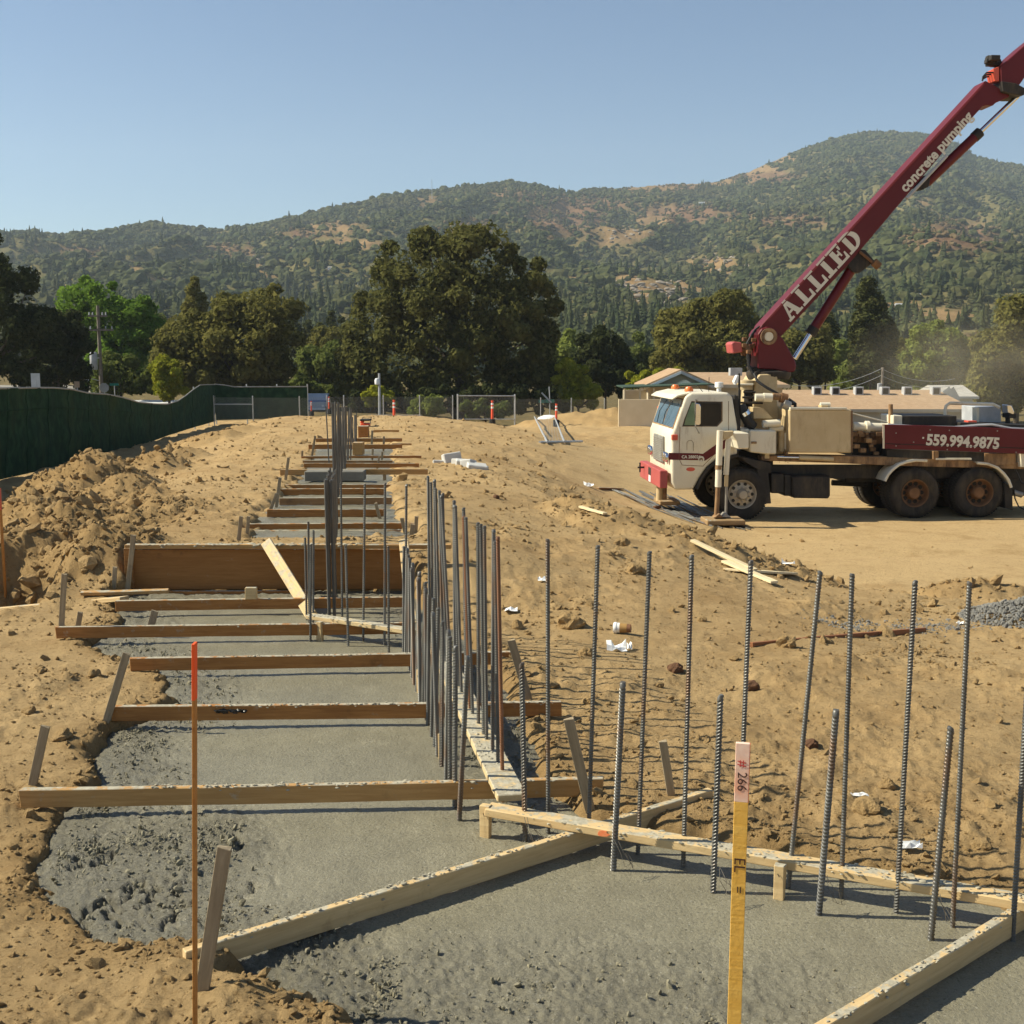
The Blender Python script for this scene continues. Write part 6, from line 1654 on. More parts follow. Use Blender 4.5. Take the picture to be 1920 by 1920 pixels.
r, O = house("gable_house", "small white gabled house at the right end of the long roof", 1768, 1836, 722, 744, 92, 7, -4.5, paint("white_siding", (.62, .60, .54), (.70, .68, .62), 2, rough=.8), paint("pale_roof", (.40, .38, .34), (.48, .46, .42), 2, rough=.8), ridge_in=.0)
c0, c1, c2 = PY(1768, 741, 91.6), PY(1800, 746, 91.6), PY(1788, 725, 91.6)
bpart("gable_front", [[(c0.x, 91.6, -4), (c1.x, 91.6, -4), (c1.x, 91.6, c1.z), (c2.x, 91.6, c2.z), (c0.x, 91.6, c0.z)], [(c0.x, 92.5, -4), (c1.x, 92.5, -4), (c1.x, 92.5, c1.z), (c2.x, 92.5, c2.z), (c0.x, 92.5, c0.z)]], r, MATS["white_siding"], O)
house("roadside_house", "grey roof of a low house showing above the green fence at left", -60, 150, 722, 741, 96, 9, -2.6, M_WALLG, M_ROOFG, ridge_in=.6)
house("roadside_house", "small gabled roof above the green fence beside the octagonal sign", 118, 180, 722, 738, 90, 7, -2.6, M_WALLB, M_ROOFG, ridge_in=1.2)
r, O = house("roadside_shed", "low white roof edge showing in the dip of the green fence", 215, 330, 750, 757, 92, 6, -3.0, M_WALLG, M_WHITE, ridge_in=.2)

# ------------------------------------------------------------------ hills
RPX = np.array([(-500,455),(-200,446),(0,440),(60,437),(130,442),(230,438),(300,421),(330,424),(420,433),(500,426),(620,397),(700,380),(800,364),(880,354),(960,347),(1000,353),(1060,364),(1130,360),(1200,354),(1330,347),(1390,327),(1450,302),(1500,282),(1560,265),(1620,257),(1700,260),(1760,276),(1800,302),(1850,312),(1920,326),(2050,350),(2400,420)], float)
def hill_D(px): return np.interp(px, [-500, 300, 700, 1000, 1300, 1640, 2400], [1250, 1300, 1420, 1600, 1900, 2150, 2150])
HR0 = 235.0
def hill_z(x, y):
    px = 960 + FPX * x / np.maximum(y, 1) * CP
    r = np.hypot(x, y)
    ry = np.interp(px, RPX[:, 0], RPX[:, 1]) + 6.0
    ry = ry + 1.6 * gnoise(px * .035, px * 0, 401) + .8 * gnoise(px * .11, px * 0, 402)
    D = hill_D(px)
    zc = D * np.cos(np.arctan2(x, np.maximum(y, 1)))
    zr = CAM_H + (660.0 - ry) / FPX * zc * 1.0
    t = np.clip((r - HR0) / (D - HR0), 0, 1.6)
    pr = np.where(t < 1, .42 * t + .58 * t ** 1.9, 1 - .9 * (t - 1) ** 1.2)
    z = -4.5 + (zr + 4.5) * pr
    m = np.clip(t, 0, 1); env = (m * (1 - m ** 3)) * 1.6
    rg = 1 - np.abs(fbm(x / 210, y / 330, 411, 4)) * 1.6
    z = z + env * (34 * (rg - .55)) + env * 9 * fbm(x / 70, y / 70, 421, 3)
    # small knoll with a house at the right
    z = z + 16 * np.exp(-(((x - 245) / 60) ** 2 + ((y - 700) / 90) ** 2))
    return np.where(r < HR0 + 1, -4.6, np.maximum(z, -4.6 + (t > 0) * .1))
def hill_hit(px, py):
    d = ray(px, py); t = np.geomspace(240, 2300, 4000); h = hill_z(d.x * t, d.y * t) - (CAM_H + d.z * t)
    k = np.argmax(h > 0); return Vector((d.x * t[k], d.y * t[k], CAM_H + d.z * t[k]))
GRASS = [(640,428,62,13),(665,455,55,9),(600,424,45,9),(690,462,40,8),(175,489,32,9),(232,505,44,7),(400,456,17,5),(372,490,12,6),(555,468,22,4),(295,525,50,6),(1175,438,70,20),(1128,456,44,10),(1215,415,36,10),
         (1405,318,50,12),(1460,296,40,9),(1330,342,66,7),(1215,352,60,7),(1245,545,85,24),(1180,528,40,20),(1340,497,60,18),(1765,592,85,16),(1690,572,40,9),(1232,604,22,9),(805,378,34,12),(1440,470,40,9),(1735,378,22,5),(930,400,30,7),(1090,520,30,8),(470,500,40,6),(80,470,26,5),(520,520,40,5)]
BRUSH = [(1055,408,95,48),(1290,402,120,24),(1110,385,90,22),(1790,445,110,36),(1830,640,70,14),(880,430,60,18),(960,370,60,14),(560,440,60,10),(150,470,60,10),(430,470,60,12),(1480,415,80,16),(780,345,60,14),(1240,350,130,12),(1420,330,90,16)]
def cover(x, y, z):
    zc = y * CP - (z - CAM_H) * SP * 1.0
    px = 960 + FPX * x / zc; py = 960 - FPX * ((z - CAM_H) * CP + y * SP) / zc
    w1 = 14 * fbm(px * .03, py * .05, 431, 3); w2 = 6 * fbm(px * .05, py * .09, 441, 3)
    g = np.zeros(x.shape); b = np.zeros(x.shape)
    for cx, cy, rx, ry in GRASS: g = np.maximum(g, sstep(1.15, .6, np.hypot((px - cx + w1) / rx, (py - cy + w2) / ry)))
    for cx, cy, rx, ry in BRUSH: b = np.maximum(b, sstep(1.2, .4, np.hypot((px - cx + 2 * w1) / rx, (py - cy + w2) / ry)))
    return g, b, px, py
def hill_material():
    t = NT("hillside"); v = t.coord()
    c = t.ramp(t.noise(v, .03, 8, .7), [(.35, (0.095, 0.088, 0.036)), (.65, (0.175, 0.145, 0.062))])
    def at(n): return t.n("ShaderNodeAttribute", attribute_name=n).outputs['Fac']
    c = t.mix(at("brush"), c, t.ramp(t.noise(v, .06, 7, .7), [(.3, (0.14, 0.078, 0.045)), (.7, (0.24, 0.148, 0.085))]))
    c = t.mix(at("grass"), c, t.ramp(t.noise(v, .05, 7, .7), [(.3, (0.19, 0.122, 0.058)), (.7, (0.30, 0.20, 0.10))]))
    b = t.bump(t.noise(v, .12, 6, .7), 1.0, 3.0)
    return t.done(c, 1.0, 0, b, 0.0)
ang = np.radians(np.arange(-31, 31.01, .16)); rr = np.concatenate([np.linspace(HR0, 700, 70), np.linspace(715, 2350, 130)])
RR, AA = np.meshgrid(rr, ang, indexing='ij'); hx = (RR * np.sin(AA)).ravel(); hy = (RR * np.cos(AA)).ravel(); hzv = hill_z(hx, hy)
g_, b_, _, _ = cover(hx, hy, hzv)
link("hills", np_mesh("hills", np.stack([hx, hy, hzv], 1), grid_faces(len(rr), len(ang))[:, ::-1], hill_material(), True, {"grass": ('FLOAT', g_), "brush": ('FLOAT', b_)}), kind="structure")
def leaf_far(name, c1, c2):
    t = NT(name); oi = t.n("ShaderNodeObjectInfo"); v = t.coord()
    c = t.ramp(oi.outputs['Random'], [(0, c1), (1, c2)])
    big = t.noise(None, .012, 4, .6); t.l(oi.outputs['Location'], big.node.inputs['Vector'])
    c = t.mix(t.ramp(big, [(.46, 0.0), (.70, .5)]), c, (0.105, 0.082, 0.038))
    c = t.mix(t.ramp(t.noise(v, 3.0, 5, .7), [(.35, 0.0), (.7, .45)]), c, tuple(.6 * q for q in c1))
    b = t.bump(t.noise(v, 2.6, 6, .75), 1.0, .5)
    return t.done(c, .95, 0, b, .05)
M_FARO = leaf_far("hill_oak_leaves", (0.038, 0.050, 0.019), (0.095, 0.100, 0.038))
M_FARC = leaf_far("hill_pine_leaves", (0.034, 0.048, 0.020), (0.075, 0.086, 0.034))
M_FARB = leaf_far("hill_brush_leaves", (0.115, 0.078, 0.040), (0.18, 0.13, 0.066))
def blob_tree(name, seed, mat):
    bm = bmesh.new(); bmesh.ops.create_icosphere(bm, subdivisions=2, radius=1.0); r_ = np.random.default_rng(seed)
    for v in bm.verts:
        n = r_.uniform(.72, 1.2); q = v.co * n; v.co = Vector((q.x, q.y, max(q.z * .82, -.35) + .55))
    me = bpy.data.meshes.new(name); bm.to_mesh(me); bm.free(); me.materials.append(mat); return me
def cone_tree(name, seed, mat):
    r_ = random.Random(seed); mb = MB(); n = 8; L = 7
    for k in range(L):
        z0 = .25 + k * .40; z1 = z0 + .62; ra = .80 * (1 - k / L) + .06
        vs = [(ra * r_.uniform(.6, 1.15) * math.cos(2*math.pi*i/n + k), ra * r_.uniform(.6, 1.15) * math.sin(2*math.pi*i/n + k), z0 + r_.uniform(-.1, .08)) for i in range(n)] + [(0, 0, z1)]
        mb.add(vs, [(i, (i + 1) % n, n) for i in range(n)])
    o = mb.build(name, mat); me = o.data; bpy.data.objects.remove(o); return me
FT = [blob_tree("oak_form", 500 + k, M_FARO) for k in range(4)] + [cone_tree("pine_form", 510 + k, M_FARC) for k in range(3)] + [blob_tree("brush_form", 520 + k, M_FARB) for k in range(2)]
n = 380000
a_ = np.radians(rng.uniform(-28, 28, n)); r_h = np.sqrt(rng.uniform(245 ** 2, 2260 ** 2, n)); x = r_h * np.sin(a_); y = r_h * np.cos(a_)
z = hill_z(x, y); g_, b_, px, py = cover(x, y, z)
tt = (r_h - HR0) / (hill_D(px) - HR0)
dens = np.clip(.62 + .55 * fbm(x / 85, y / 85, 451, 3), .12, 1)
dens = dens * (1 - .93 * g_) * (1 - .62 * b_) * np.where(r_h < 620, .75, 1) * (tt < 1.10)
keep = rng.uniform(0, 1, n) < dens * .72
x, y, z, b_, g_, r_h, px, py, tt = [q[keep] for q in (x, y, z, b_, g_, r_h, px, py, tt)]; n = len(x)
con = (.02 + .22 * sstep(.2, .9, fbm(x / 130, y / 130, 461, 2)) + .25 * sstep(640, 380, r_h)) * (1 - .8 * (tt > .93)) > rng.uniform(0, 1, n)
isb = (~con) & (rng.uniform(0, 1, n) < .75 * b_)
idx = np.where(con, rng.integers(4, 7, n), np.where(isb, rng.integers(7, 9, n), rng.integers(0, 4, n)))
s = np.where(con, rng.uniform(2.2, 4.0, n), np.where(isb, rng.uniform(1.2, 2.6, n), np.clip(1.8 * np.exp(rng.normal(0, .45, n)), .7, 5.2)))
s = s * np.where(r_h < 520, .85, 1.0) * (1 - .35 * (tt > .985) * (px > 1350) * 1.0)
scatter("hill_woodland", np.stack([x, y, z - .25 * s], 1), np.stack([0 * x, 0 * x, rng.uniform(0, 6.28, n)], 1), np.stack([s, s, s * np.where(con, rng.uniform(.75, 1.05, n), rng.uniform(.8, 1.1, n))], 1), idx, FT)
# rock outcrops on the slope
M_GRAN = clod_material("granite", (0.20, 0.165, 0.13), (0.31, 0.265, 0.21)); GR = [rock_mesh("outcrop", 600 + k, 2, M_GRAN, .7, .3) for k in range(3)]
pts = []
for cx, cy, rx, ry, m in [(1235,548,70,18,60),(1180,535,34,16,30),(1345,488,50,14,40),(490,484,16,7,18),(1170,440,50,12,22),(620,508,10,3,8),(1400,505,50,8,20),(1290,520,40,10,24)]:
    for _ in range(m):
        q = hill_hit(rng.normal(cx, rx * .5), rng.normal(cy, ry * .5)); pts.append(q)
n = len(pts); s = rng.uniform(.8, 2.8, n)
scatter("rock_outcrops", pts, rng.uniform(-.3, .3, (n, 3)) + np.array([0, 0, 1]) * rng.uniform(0, 6, (n, 1)), np.stack([s * 1.2, s, s * .6], 1), rng.integers(0, 3, n), GR)
# houses and the mast on the hills
for px, py, w, lab in [(1690,579,9,"white house on the dry clearing, far on the right hillside"), (1316,384,5,"tiny white house high on the middle hillside"), (675,532,5,"tiny white house on the hillside left of the big oak"), (623,508,8,"pale ranch roof on the hillside left of the big oak"), (1722,555,4,"tiny pale roof above the white house on the right hillside")]:
    c = hill_hit(px, py); r = thing("hill_house", lab, "house", c); D_ = c.length
    W = 1.0 * w * D_ / FPX; mb = MB(); hh = min(2.8, .75 * W); mb.box((-W, 0, -2), (W, W, hh)); mb.build("wall", M_SIGNB, r); mb = MB(); mb.prism([(-W * 1.1, -.2, hh), (-W * 1.1, W + .2, hh), (-W * 1.1, W / 2, hh * 1.45)], (2.2 * W, 0, 0)); mb.build("roof", M_GREY if px != 623 else M_ROOFG, r)
q = PY(810, 366, 1450 * .99); q.z = float(hill_z(np.array([q.x]), np.array([q.y]))[0])
top = PY(810, 336, q.y).z
mb = MB(); mb.cyl((0, 0, -3), (0, 0, top - q.z), .45, .25, 5); mb.build("radio_mast", M_GREY, None, label="thin radio mast on the ridge above the big oak", cat="mast", loc=q)

# ------------------------------------------------------------------ single trees between the site and the hills
def leaf_mat(name, c1, c2, trans=.28):
    t = NT(name); v = t.coord()
    at = t.n("ShaderNodeAttribute", attribute_name="tint")
    c = t.ramp(at.outputs['Fac'], [(0.0, c1), (1.0, c2)])
    c = t.mix(t.ramp(t.noise(v, .35, 4, .6), [(.4, 0.0), (.7, .5)]), c, tuple(1.25 * q for q in c2))
    d = t.n("ShaderNodeBsdfDiffuse"); tr = t.n("ShaderNodeBsdfTranslucent"); mx = t.n("ShaderNodeMixShader"); mx.inputs[0].default_value = trans
    t.l(c, d.inputs[0]); t.l(c, tr.inputs[0]); t.l(d.outputs[0], mx.inputs[1]); t.l(tr.outputs[0], mx.inputs[2]); t.l(mx.outputs[0], t.out.inputs[0])
    return t.m
M_BARK = paint("tree_bark", (0.05, 0.038, 0.028), (0.10, 0.08, 0.06), 3, rough=.95, bump=.6, bscale=12, bdist=.05)
LM = {"oak": leaf_mat("oak_leaves", (0.054, 0.060, 0.019), (0.145, 0.138, 0.044), .35), "dark": leaf_mat("dark_leaves", (0.022, 0.030, 0.012), (0.055, 0.062, 0.024), .25),
      "bright": leaf_mat("bright_leaves", (0.060, 0.115, 0.018), (0.17, 0.27, 0.04), .45), "olive": leaf_mat("olive_leaves", (0.085, 0.088, 0.024), (0.205, 0.185, 0.055), .4),
      "yellow": leaf_mat("yellow_green_leaves", (0.16, 0.19, 0.02), (0.34, 0.33, 0.035), .45), "pine": leaf_mat("pine_needles", (0.034, 0.046, 0.016), (0.095, 0.095, 0.034), .2),
      "mid": leaf_mat("mid_leaves", (0.070, 0.098, 0.024), (0.165, 0.185, 0.05), .4), "light": leaf_mat("light_leaves", (0.125, 0.16, 0.038), (0.25, 0.28, 0.07), .45)}
def tree(name, label, poly, Y, kind, nb, nl, leaf, rb=(18, 34), depth=.42, trunk=None, conif=False, seed=0, cat="tree", group=None, gap=.0):
    r_ = np.random.default_rng(seed + 900); nl = int(nl * 2.0); leaf = leaf * .82
    poly = [(float(a), float(b)) for a, b in poly]; xs = np.array([p[0] for p in poly]); ys = np.array([p[1] for p in poly])
    m = Y / FPX; W = (xs.max() - xs.min())
    C = []; R = []
    tries = 0
    while len(C) < nb and tries < 20000:
        tries += 1
        q = np.array([r_.uniform(xs.min(), xs.max()), r_.uniform(ys.min(), ys.max())])
        sd = poly_sd(q[:1], q[1:], poly)[0]; rad = r_.uniform(*rb)
        if sd > -rad * (.62 if rad > rb[0] + .4 * (rb[1] - rb[0]) else .18): continue
        if gap and any(np.hypot(*(q - c[:2])) < gap * min(rad, R[i]) and abs(c[2]) < 1e9 for i, c in enumerate(C)): continue
        dmax = min(depth * W, depth * W * math.sqrt(min(1, max(0.05, (-sd) / (.30 * W)))))
        C.append((q[0], q[1], r_.uniform(-dmax, dmax))); R.append(rad)
    C = np.array(C); R = np.array(R); nb = len(C)
    base = trunk or (float(xs.mean()), float(ys.max()) + 10)
    bw = PY(base[0], base[1], Y); bz = min(gz(bw.x, Y), bw.z) if Y < 120 else bw.z
    r = thing(name, label, cat, (bw.x, Y, bz), group=group)
    wc = np.array([[*(PY(c[0], c[1], Y + c[2] * m))] for c in C]) - np.array([bw.x, Y, bz]); wr = R * m
    k = r_.choice(nb, nl, p=(wr ** 2 / (wr ** 2).sum()))
    d = r_.normal(size=(nl, 3)); d /= np.linalg.norm(d, axis=1)[:, None]
    rad = wr[k] * (r_.uniform(.35, 1.0, nl) ** .45) * r_.uniform(.85, 1.18, nl)
    pos = wc[k] + d * rad[:, None] * np.array([1, 1, .85])
    nf = nl // 8; fp = []
    while len(fp) < nf:
        q = np.stack([r_.uniform(xs.min(), xs.max(), nf), r_.uniform(ys.min(), ys.max(), nf)], 1); sdq = poly_sd(q[:, 0], q[:, 1], poly); ok = sdq < -12
        fp += list(np.concatenate([q, sdq[:, None]], 1)[ok])
    fp = np.array(fp[:nf]); dep = depth * W * np.sqrt(np.clip(-fp[:, 2] / (.3 * W), .03, 1)) * r_.uniform(-1, 1, nf)
    pos[:nf] = np.stack([(fp[:, 0] - 960) / FPX * (Y + dep * m) / CP, Y + dep * m, np.array([PY(960, a, Y).z for a in fp[:, 1]])], 1) - np.array([bw.x, Y, bz])
    nrm = d * 1.1 + r_.normal(size=(nl, 3)) * .5 + np.array([0, 0, .25]); nrm /= np.linalg.norm(nrm, axis=1)[:, None]
    t1 = np.cross(nrm, r_.normal(size=(nl, 3))); t1 /= np.linalg.norm(t1, axis=1)[:, None]; t2 = np.cross(nrm, t1)
    s = leaf * r_.uniform(.5, 1.35, nl)[:, None]
    if conif: t1 = t1 * np.array([1, 1, .5]); 
    V = np.stack([pos - t1 * s - t2 * s * .45, pos + t1 * s - t2 * s * .35 + nrm * s * .2, pos + t2 * s * .95 - nrm * s * .1], 1).reshape(-1, 3)
    tint = np.repeat(np.clip(r_.normal(.45, .28, nl) + .25 * (r_.uniform(0, 1, nb)[k] - .5), 0, 1), 3)
    link("crown", np_mesh("crown", V, np.arange(nl * 3).reshape(-1, 3), LM[kind], False, {"tint": ('FLOAT', tint)}), r)
    # trunk and limbs reaching into the clumps
    mb = MB(); top = wc.mean(0); hgt = wc[:, 2].max(); tr = max(.10, .022 * W * m)
    if conif:
        tx = np.array([wc[np.argmax(wc[:, 2])][0], 0, hgt]); mb.tube([(0, 0, -.6), (tx[0] * .5, 0, hgt * .5), tuple(tx)], [tr * 1.2, tr * .7, tr * .15], 8)
    else:
        f = Vector((top[0] * .5, 0, top[2] * .55)); mb.tube([(0, 0, -.8), (0, 0, top[2] * .2), f, Vector((top[0], top[1] * .6, top[2] * .95))], [tr * 1.3, tr, tr * .8, tr * .4], 9)
        for j in r_.choice(nb, min(nb, 9), replace=False):
            e = Vector(wc[j]); md = f.lerp(e, .5) + Vector((0, 0, -.06 * (e - f).length)); mb.tube([f, md, e], [tr * .5, tr * .33, tr * .12], 6)
    mb.build("trunk", M_BARK, r, smooth=True)
    return r
GT = "trees between the site and the hills"
tree("oak_tree", "big dark spreading oak in the middle behind the chain-link fence",
     [(655,560),(688,540),(698,470),(718,442),(735,448),(760,455),(780,430),(828,425),(843,404),(865,400),(887,425),(905,406),(927,403),(962,430),(968,475),(985,490),(1010,482),(1032,510),(1056,540),(1058,590),(1046,640),(1062,680),(1058,725),(1030,748),(960,756),(800,758),(700,757),(640,757),(622,725),(630,650),(648,600)],
     92, "oak", 150, 38000, .22, (12, 30), .36, (868, 770), seed=1, group=GT, gap=0)
tree("oak_tree", "very dark tree cut by the left picture edge", [(-140,440),(-40,430),(0,443),(15,468),(45,462),(62,500),(85,518),(102,580),(108,640),(70,725),(-140,735)], 74, "dark", 40, 9000, .17, (16, 32), .35, (-20, 760), seed=2, group=GT)
tree("bushy_tree", "dark bushy tree between the left edge tree and the utility pole", [(55,610),(105,572),(150,592),(172,640),(170,728),(40,730),(45,650)], 80, "dark", 30, 7000, .17, (14, 26), .35, (110, 755), seed=3, group=GT)
tree("bright_tree", "bright green tree with feathery top behind the utility pole", [(108,560),(128,528),(160,522),(188,512),(200,512),(225,532),(250,545),(282,570),(302,600),(300,650),(285,700),(235,732),(150,738),(165,640),(118,600)], 97, "bright", 84, 17000, .21, (9, 24), .38, (215, 765), seed=4, group=GT)
tree("shrub", "mid-green shrub at the foot of the utility pole", [(165,690),(200,660),(245,665),(285,700),(290,752),(170,752)], 90, "mid", 26, 5200, .18, (10, 18), .35, (228, 765), seed=5, cat="shrub")
tree("conifer", "pointed olive conifer rising behind the spreading olive oak at left", [(366,500),(374,528),(385,560),(398,602),(405,680),(330,680),(338,602),(350,560),(358,528)], 118, "olive", 60, 9000, .20, (6, 17), .42, (367, 745), True, 6, group=GT)
tree("oak_tree", "wide olive-coloured oak behind the green fence panel", [(288,650),(316,592),(350,574),(385,590),(410,558),(440,545),(478,533),(530,533),(562,560),(568,610),(562,660),(545,718),(480,730),(380,738),(310,748),(284,705)], 93, "olive", 110, 22000, .22, (13, 28), .40, (450, 765), seed=7, group=GT, gap=0)
tree("shrub", "yellow-green shrub under the wide olive oak's left side", [(282,690),(308,655),(342,672),(356,752),(285,754)], 87, "yellow", 22, 3600, .16, (8, 16), .35, (318, 765), seed=8, cat="shrub")
tree("bushy_tree", "dark thicket between the wide olive oak and the big oak", [(545,668),(578,640),(640,645),(668,700),(660,756),(555,756)], 108, "mid", 30, 6500, .22, (13, 24), .4, (605, 770), seed=9, group=GT)
for k, (px, ty, w, Y) in enumerate([(556,575,16,165),(578,566,18,170),(600,580,17,160),(622,572,19,172),(640,590,17,160)]):
    tree("conifer", ["leftmost conifer of the dark stand left of the big oak", "tallest conifer of the dark stand left of the big oak", "third conifer of the dark stand left of the big oak", "fourth conifer of the dark stand, nearest behind the big oak's left side", "conifer of the dark stand half hidden by the big oak's left side"][k],
         [(px,ty),(px+w*.5,ty+40),(px+w,ty+95),(px-w,ty+95),(px-w*.5,ty+40)], Y, "pine", 34, 2600, .30, (4, 10), .45, (px, 720), True, 20 + k, group="conifers of the dark stand")
tree("shrub", "yellow-green bushes just right of the big oak", [(1038,700),(1062,664),(1092,678),(1102,702),(1128,722),(1124,760),(1046,760)], 88, "yellow", 30, 5200, .16, (8, 17), .35, (1085, 770), seed=30, cat="shrub")
tree("bushy_tree", "dark green tree between the yellow-green bushes and the gabled building", [(1072,660),(1092,620),(1118,602),(1155,612),(1188,645),(1195,715),(1170,748),(1095,748)], 101, "dark", 34, 8000, .20, (11, 22), .4, (1135, 765), seed=31, group=GT)
tree("oak_tree", "olive oak rising behind the gabled building", [(1208,640),(1236,590),(1270,572),(1318,560),(1352,541),(1392,556),(1430,590),(1446,650),(1440,705),(1300,712),(1222,705)], 108, "olive", 90, 17000, .23, (13, 27), .4, (1330, 745), seed=32, group=GT, gap=0)
tree("shrub", "yellow-green shrub left of the gabled roof", [(1172,700),(1200,688),(1240,694),(1276,684),(1280,712),(1240,728),(1172,728)], 84, "yellow", 22, 3200, .16, (6, 12), .3, (1225, 745), seed=33, cat="shrub")
tree("bushy_tree", "hazy olive tree behind the boom's foot", [(1432,640),(1476,618),(1540,598),(1566,640),(1566,722),(1435,722)], 116, "olive", 38, 8500, .23, (12, 24), .4, (1500, 745), seed=34, group=GT)
tree("conifer", "tall dark pine behind the lift cylinder", [(1626,505),(1645,540),(1662,582),(1684,622),(1676,712),(1588,712),(1594,622),(1604,560)], 120, "pine", 70, 10000, .22, (8, 20), .42, (1632, 745), True, 35, group=GT)
tree("conifer", "slim hazy pine left of the tall dark pine", [(1542,558),(1562,588),(1574,640),(1576,705),(1516,705),(1524,620)], 135, "pine", 40, 5000, .25, (6, 15), .4, (1546, 745), True, 36, group=GT)
tree("bushy_tree", "rounded light green tree beyond the long roof", [(1684,680),(1698,632),(1738,603),(1782,602),(1814,640),(1826,692),(1806,732),(1716,732)], 104, "light", 46, 10500, .20, (12, 24), .4, (1752, 755), seed=37, group=GT)
tree("oak_tree", "olive trees at the right picture edge beyond the truck's hopper", [(1806,660),(1848,602),(1888,560),(1935,548),(2010,580),(2020,720),(1960,770),(1832,770),(1806,735)], 99, "olive", 90, 16000, .22, (14, 28), .4, (1905, 785), seed=38, group=GT, gap=0)
tree("bushy_tree", "low olive thicket behind the coolers of the long roof", [(1566,690),(1612,672),(1660,682),(1706,690),(1706,742),(1566,742)], 124, "mid", 34, 7000, .25, (10, 20), .4, (1635, 755), seed=39, group=GT)
tree("shrub", "yellow-green bush at the short grey lamp pole", [(680,740),(702,722),(735,728),(745,758),(684,760)], 84, "yellow", 18, 2400, .15, (6, 11), .3, (712, 772), seed=40, cat="shrub")
tree("shrub", "leafy bush climbing at the see-through fence right of the lamp pole", [(765,750),(800,738),(840,745),(852,785),(770,787)], 74, "light", 22, 3200, .13, (6, 12), .25, (810, 792), seed=41, cat="shrub")
tree("shrub", "leafy green growth seen through the open gate", [(862,758),(905,748),(955,756),(962,784),(866,785)], 76, "mid", 22, 3200, .14, (6, 12), .25, (912, 792), seed=42, cat="shrub")
tree("bushy_tree", "dark undergrowth below the big oak", [(650,735),(700,722),(860,725),(1000,722),(1060,735),(1062,775),(650,775)], 86, "dark", 50, 7000, .19, (9, 18), .08, (860, 780), seed=43, cat="shrub")
tree("bushy_tree", "dark undergrowth behind the green fence panel", [(380,700),(470,690),(560,700),(640,715),(640,760),(380,760)], 100, "mid", 40, 6500, .22, (9, 19), .12, (500, 780), seed=44, cat="shrub")
for k, (lab, poly, Y, kd, lf) in enumerate([
    ("mid-green tree filling the gap behind the bright green tree and the olive conifer", [(255,640),(270,600),(300,585),(330,600),(345,660),(345,740),(255,740)], 132, "mid", 6500),
    ("pale olive tree behind the gap between the wide olive oak and the big oak", [(560,640),(590,612),(630,610),(655,650),(660,745),(560,745)], 128, "olive", 6500),
    ("yellow-green tree behind the big oak's right foot", [(1020,640),(1060,618),(1100,630),(1120,680),(1120,745),(1020,745)], 125, "light", 6000),
    ("mid-green tree in the gap right of the dark green tree", [(1165,650),(1195,625),(1225,640),(1240,690),(1235,740),(1165,740)], 130, "mid", 6000),
    ("light olive tree just left of the tall dark pine", [(1548,650),(1575,628),(1605,640),(1620,690),(1615,740),(1548,740)], 132, "light", 6000),
    ("olive tree right of the tall dark pine", [(1655,650),(1685,625),(1715,640),(1725,690),(1725,740),(1655,740)], 130, "olive", 6000),
    ("mid-green tree at the back of the boom's foot", [(1395,640),(1430,612),(1470,620),(1490,680),(1490,740),(1395,740)], 135, "mid", 6500)]):
    tree("bushy_tree", lab, poly, Y, kd, 34, lf, .22, (9, 18), .4, (sum(p[0] for p in poly) / len(poly), 765), seed=60 + k, group=GT)
# wires over the long roof
mb = MB(); P0, P1, P2 = PY(1486, 735, 88), PY(1652, 704, 90), PY(1790, 722, 95)
for dz in (0, .5):
    for A, B in ((P0, P1), (P1, P2)): mb.tube([A.lerp(B, t) + Vector((0, 0, dz - .5 * 4 * t * (1 - t))) for t in np.linspace(0, 1, 10)], .016, 4)
mb.build("power_line", M_GREY, None, label="thin power lines sagging over the long roof behind the truck", cat="power line")
base = PY(1652, 770, 90); r = thing("utility_pole", "utility pole with a small grey transformer behind the long roof", "utility pole", base)
mb = MB(); mb.cyl((0, 0, -1), (0, 0, P1.z - base.z + .6), .10, n=8); mb.build("shaft", M_POLE, r); mb = MB(); mb.lathe((-.22, -.1, P1.z - base.z - 1.2), (0, 0, 1), [(.15, 0), (.17, .05), (.17, .6), (0, .65)], 10); mb.build("transformer", M_GREY, r, smooth=True)

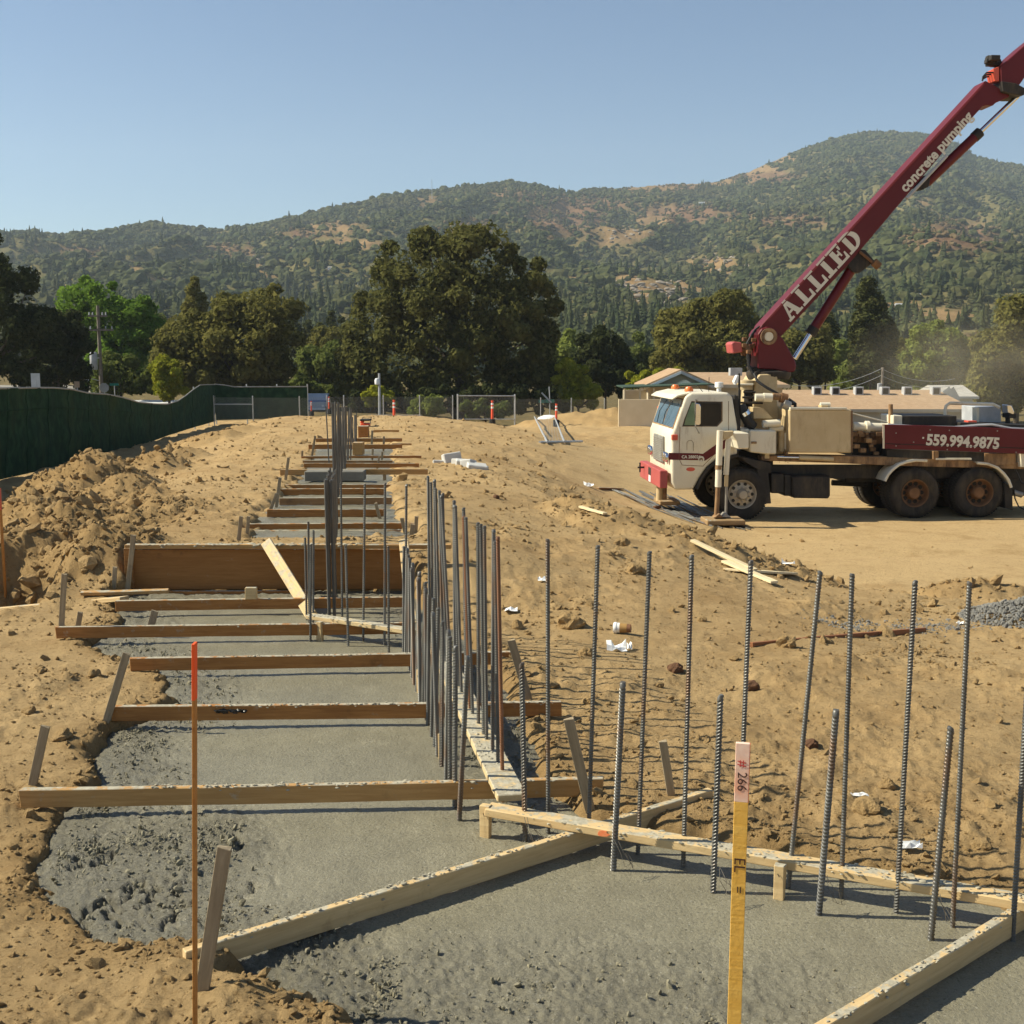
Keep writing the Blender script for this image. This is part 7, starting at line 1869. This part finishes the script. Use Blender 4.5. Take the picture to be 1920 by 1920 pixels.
# ------------------------------------------------------------------ dry grass along the back edge and haze
def volume_box(name, lo, hi, dens, col, aniso=.2):
    m = bpy.data.materials.new(name); m.use_nodes = True; t = m.node_tree; t.nodes.clear()
    o = t.nodes.new("ShaderNodeOutputMaterial"); p = t.nodes.new("ShaderNodeVolumePrincipled")
    p.inputs['Density'].default_value = dens; p.inputs['Color'].default_value = (*col, 1); p.inputs['Anisotropy'].default_value = aniso
    t.links.new(p.outputs[0], o.inputs['Volume'])
    mb = MB(); mb.box(lo, hi); return mb.build(name, m, None, kind="stuff")
volume_box("haze", (-2650, -2650, -8), (2650, 2650, 430), .00015, (0.74, 0.87, 1.0))

def dust_cloud(name, c, size, dens, seed):
    m = bpy.data.materials.new(name); m.use_nodes = True; t = m.node_tree; t.nodes.clear(); N = t.nodes
    o = N.new("ShaderNodeOutputMaterial"); p = N.new("ShaderNodeVolumePrincipled"); p.inputs['Color'].default_value = (.95, .87, .68, 1); p.inputs['Anisotropy'].default_value = .2
    tc = N.new("ShaderNodeTexCoord"); ln = N.new("ShaderNodeVectorMath"); ln.operation = 'LENGTH'; t.links.new(tc.outputs['Object'], ln.inputs[0])
    r_ = N.new("ShaderNodeMapRange"); r_.inputs[1].default_value = 1.0; r_.inputs[2].default_value = 0.1; r_.inputs[3].default_value = 0; r_.inputs[4].default_value = dens; t.links.new(ln.outputs['Value'], r_.inputs[0])
    nz = N.new("ShaderNodeTexNoise"); nz.inputs['Scale'].default_value = 2.2; nz.inputs['Detail'].default_value = 3; t.links.new(tc.outputs['Object'], nz.inputs['Vector'])
    r2 = N.new("ShaderNodeMapRange"); r2.inputs[1].default_value = .32; r2.inputs[2].default_value = .68; t.links.new(nz.outputs['Fac'], r2.inputs[0])
    mu = N.new("ShaderNodeMath"); mu.operation = 'MULTIPLY'; t.links.new(r_.outputs[0], mu.inputs[0]); t.links.new(r2.outputs[0], mu.inputs[1]); t.links.new(mu.outputs[0], p.inputs['Density']); t.links.new(p.outputs[0], o.inputs['Volume'])
    bm = bmesh.new(); bmesh.ops.create_icosphere(bm, subdivisions=3, radius=1.0); me = bpy.data.meshes.new(name); bm.to_mesh(me); bm.free(); me.materials.append(m)
    ob = link(name, me, kind="stuff", loc=c); ob.scale = size; return ob
dust_cloud("dust_cloud", PY(1800, 690, 58), (5.6, 9, 3.6), .045, 1)
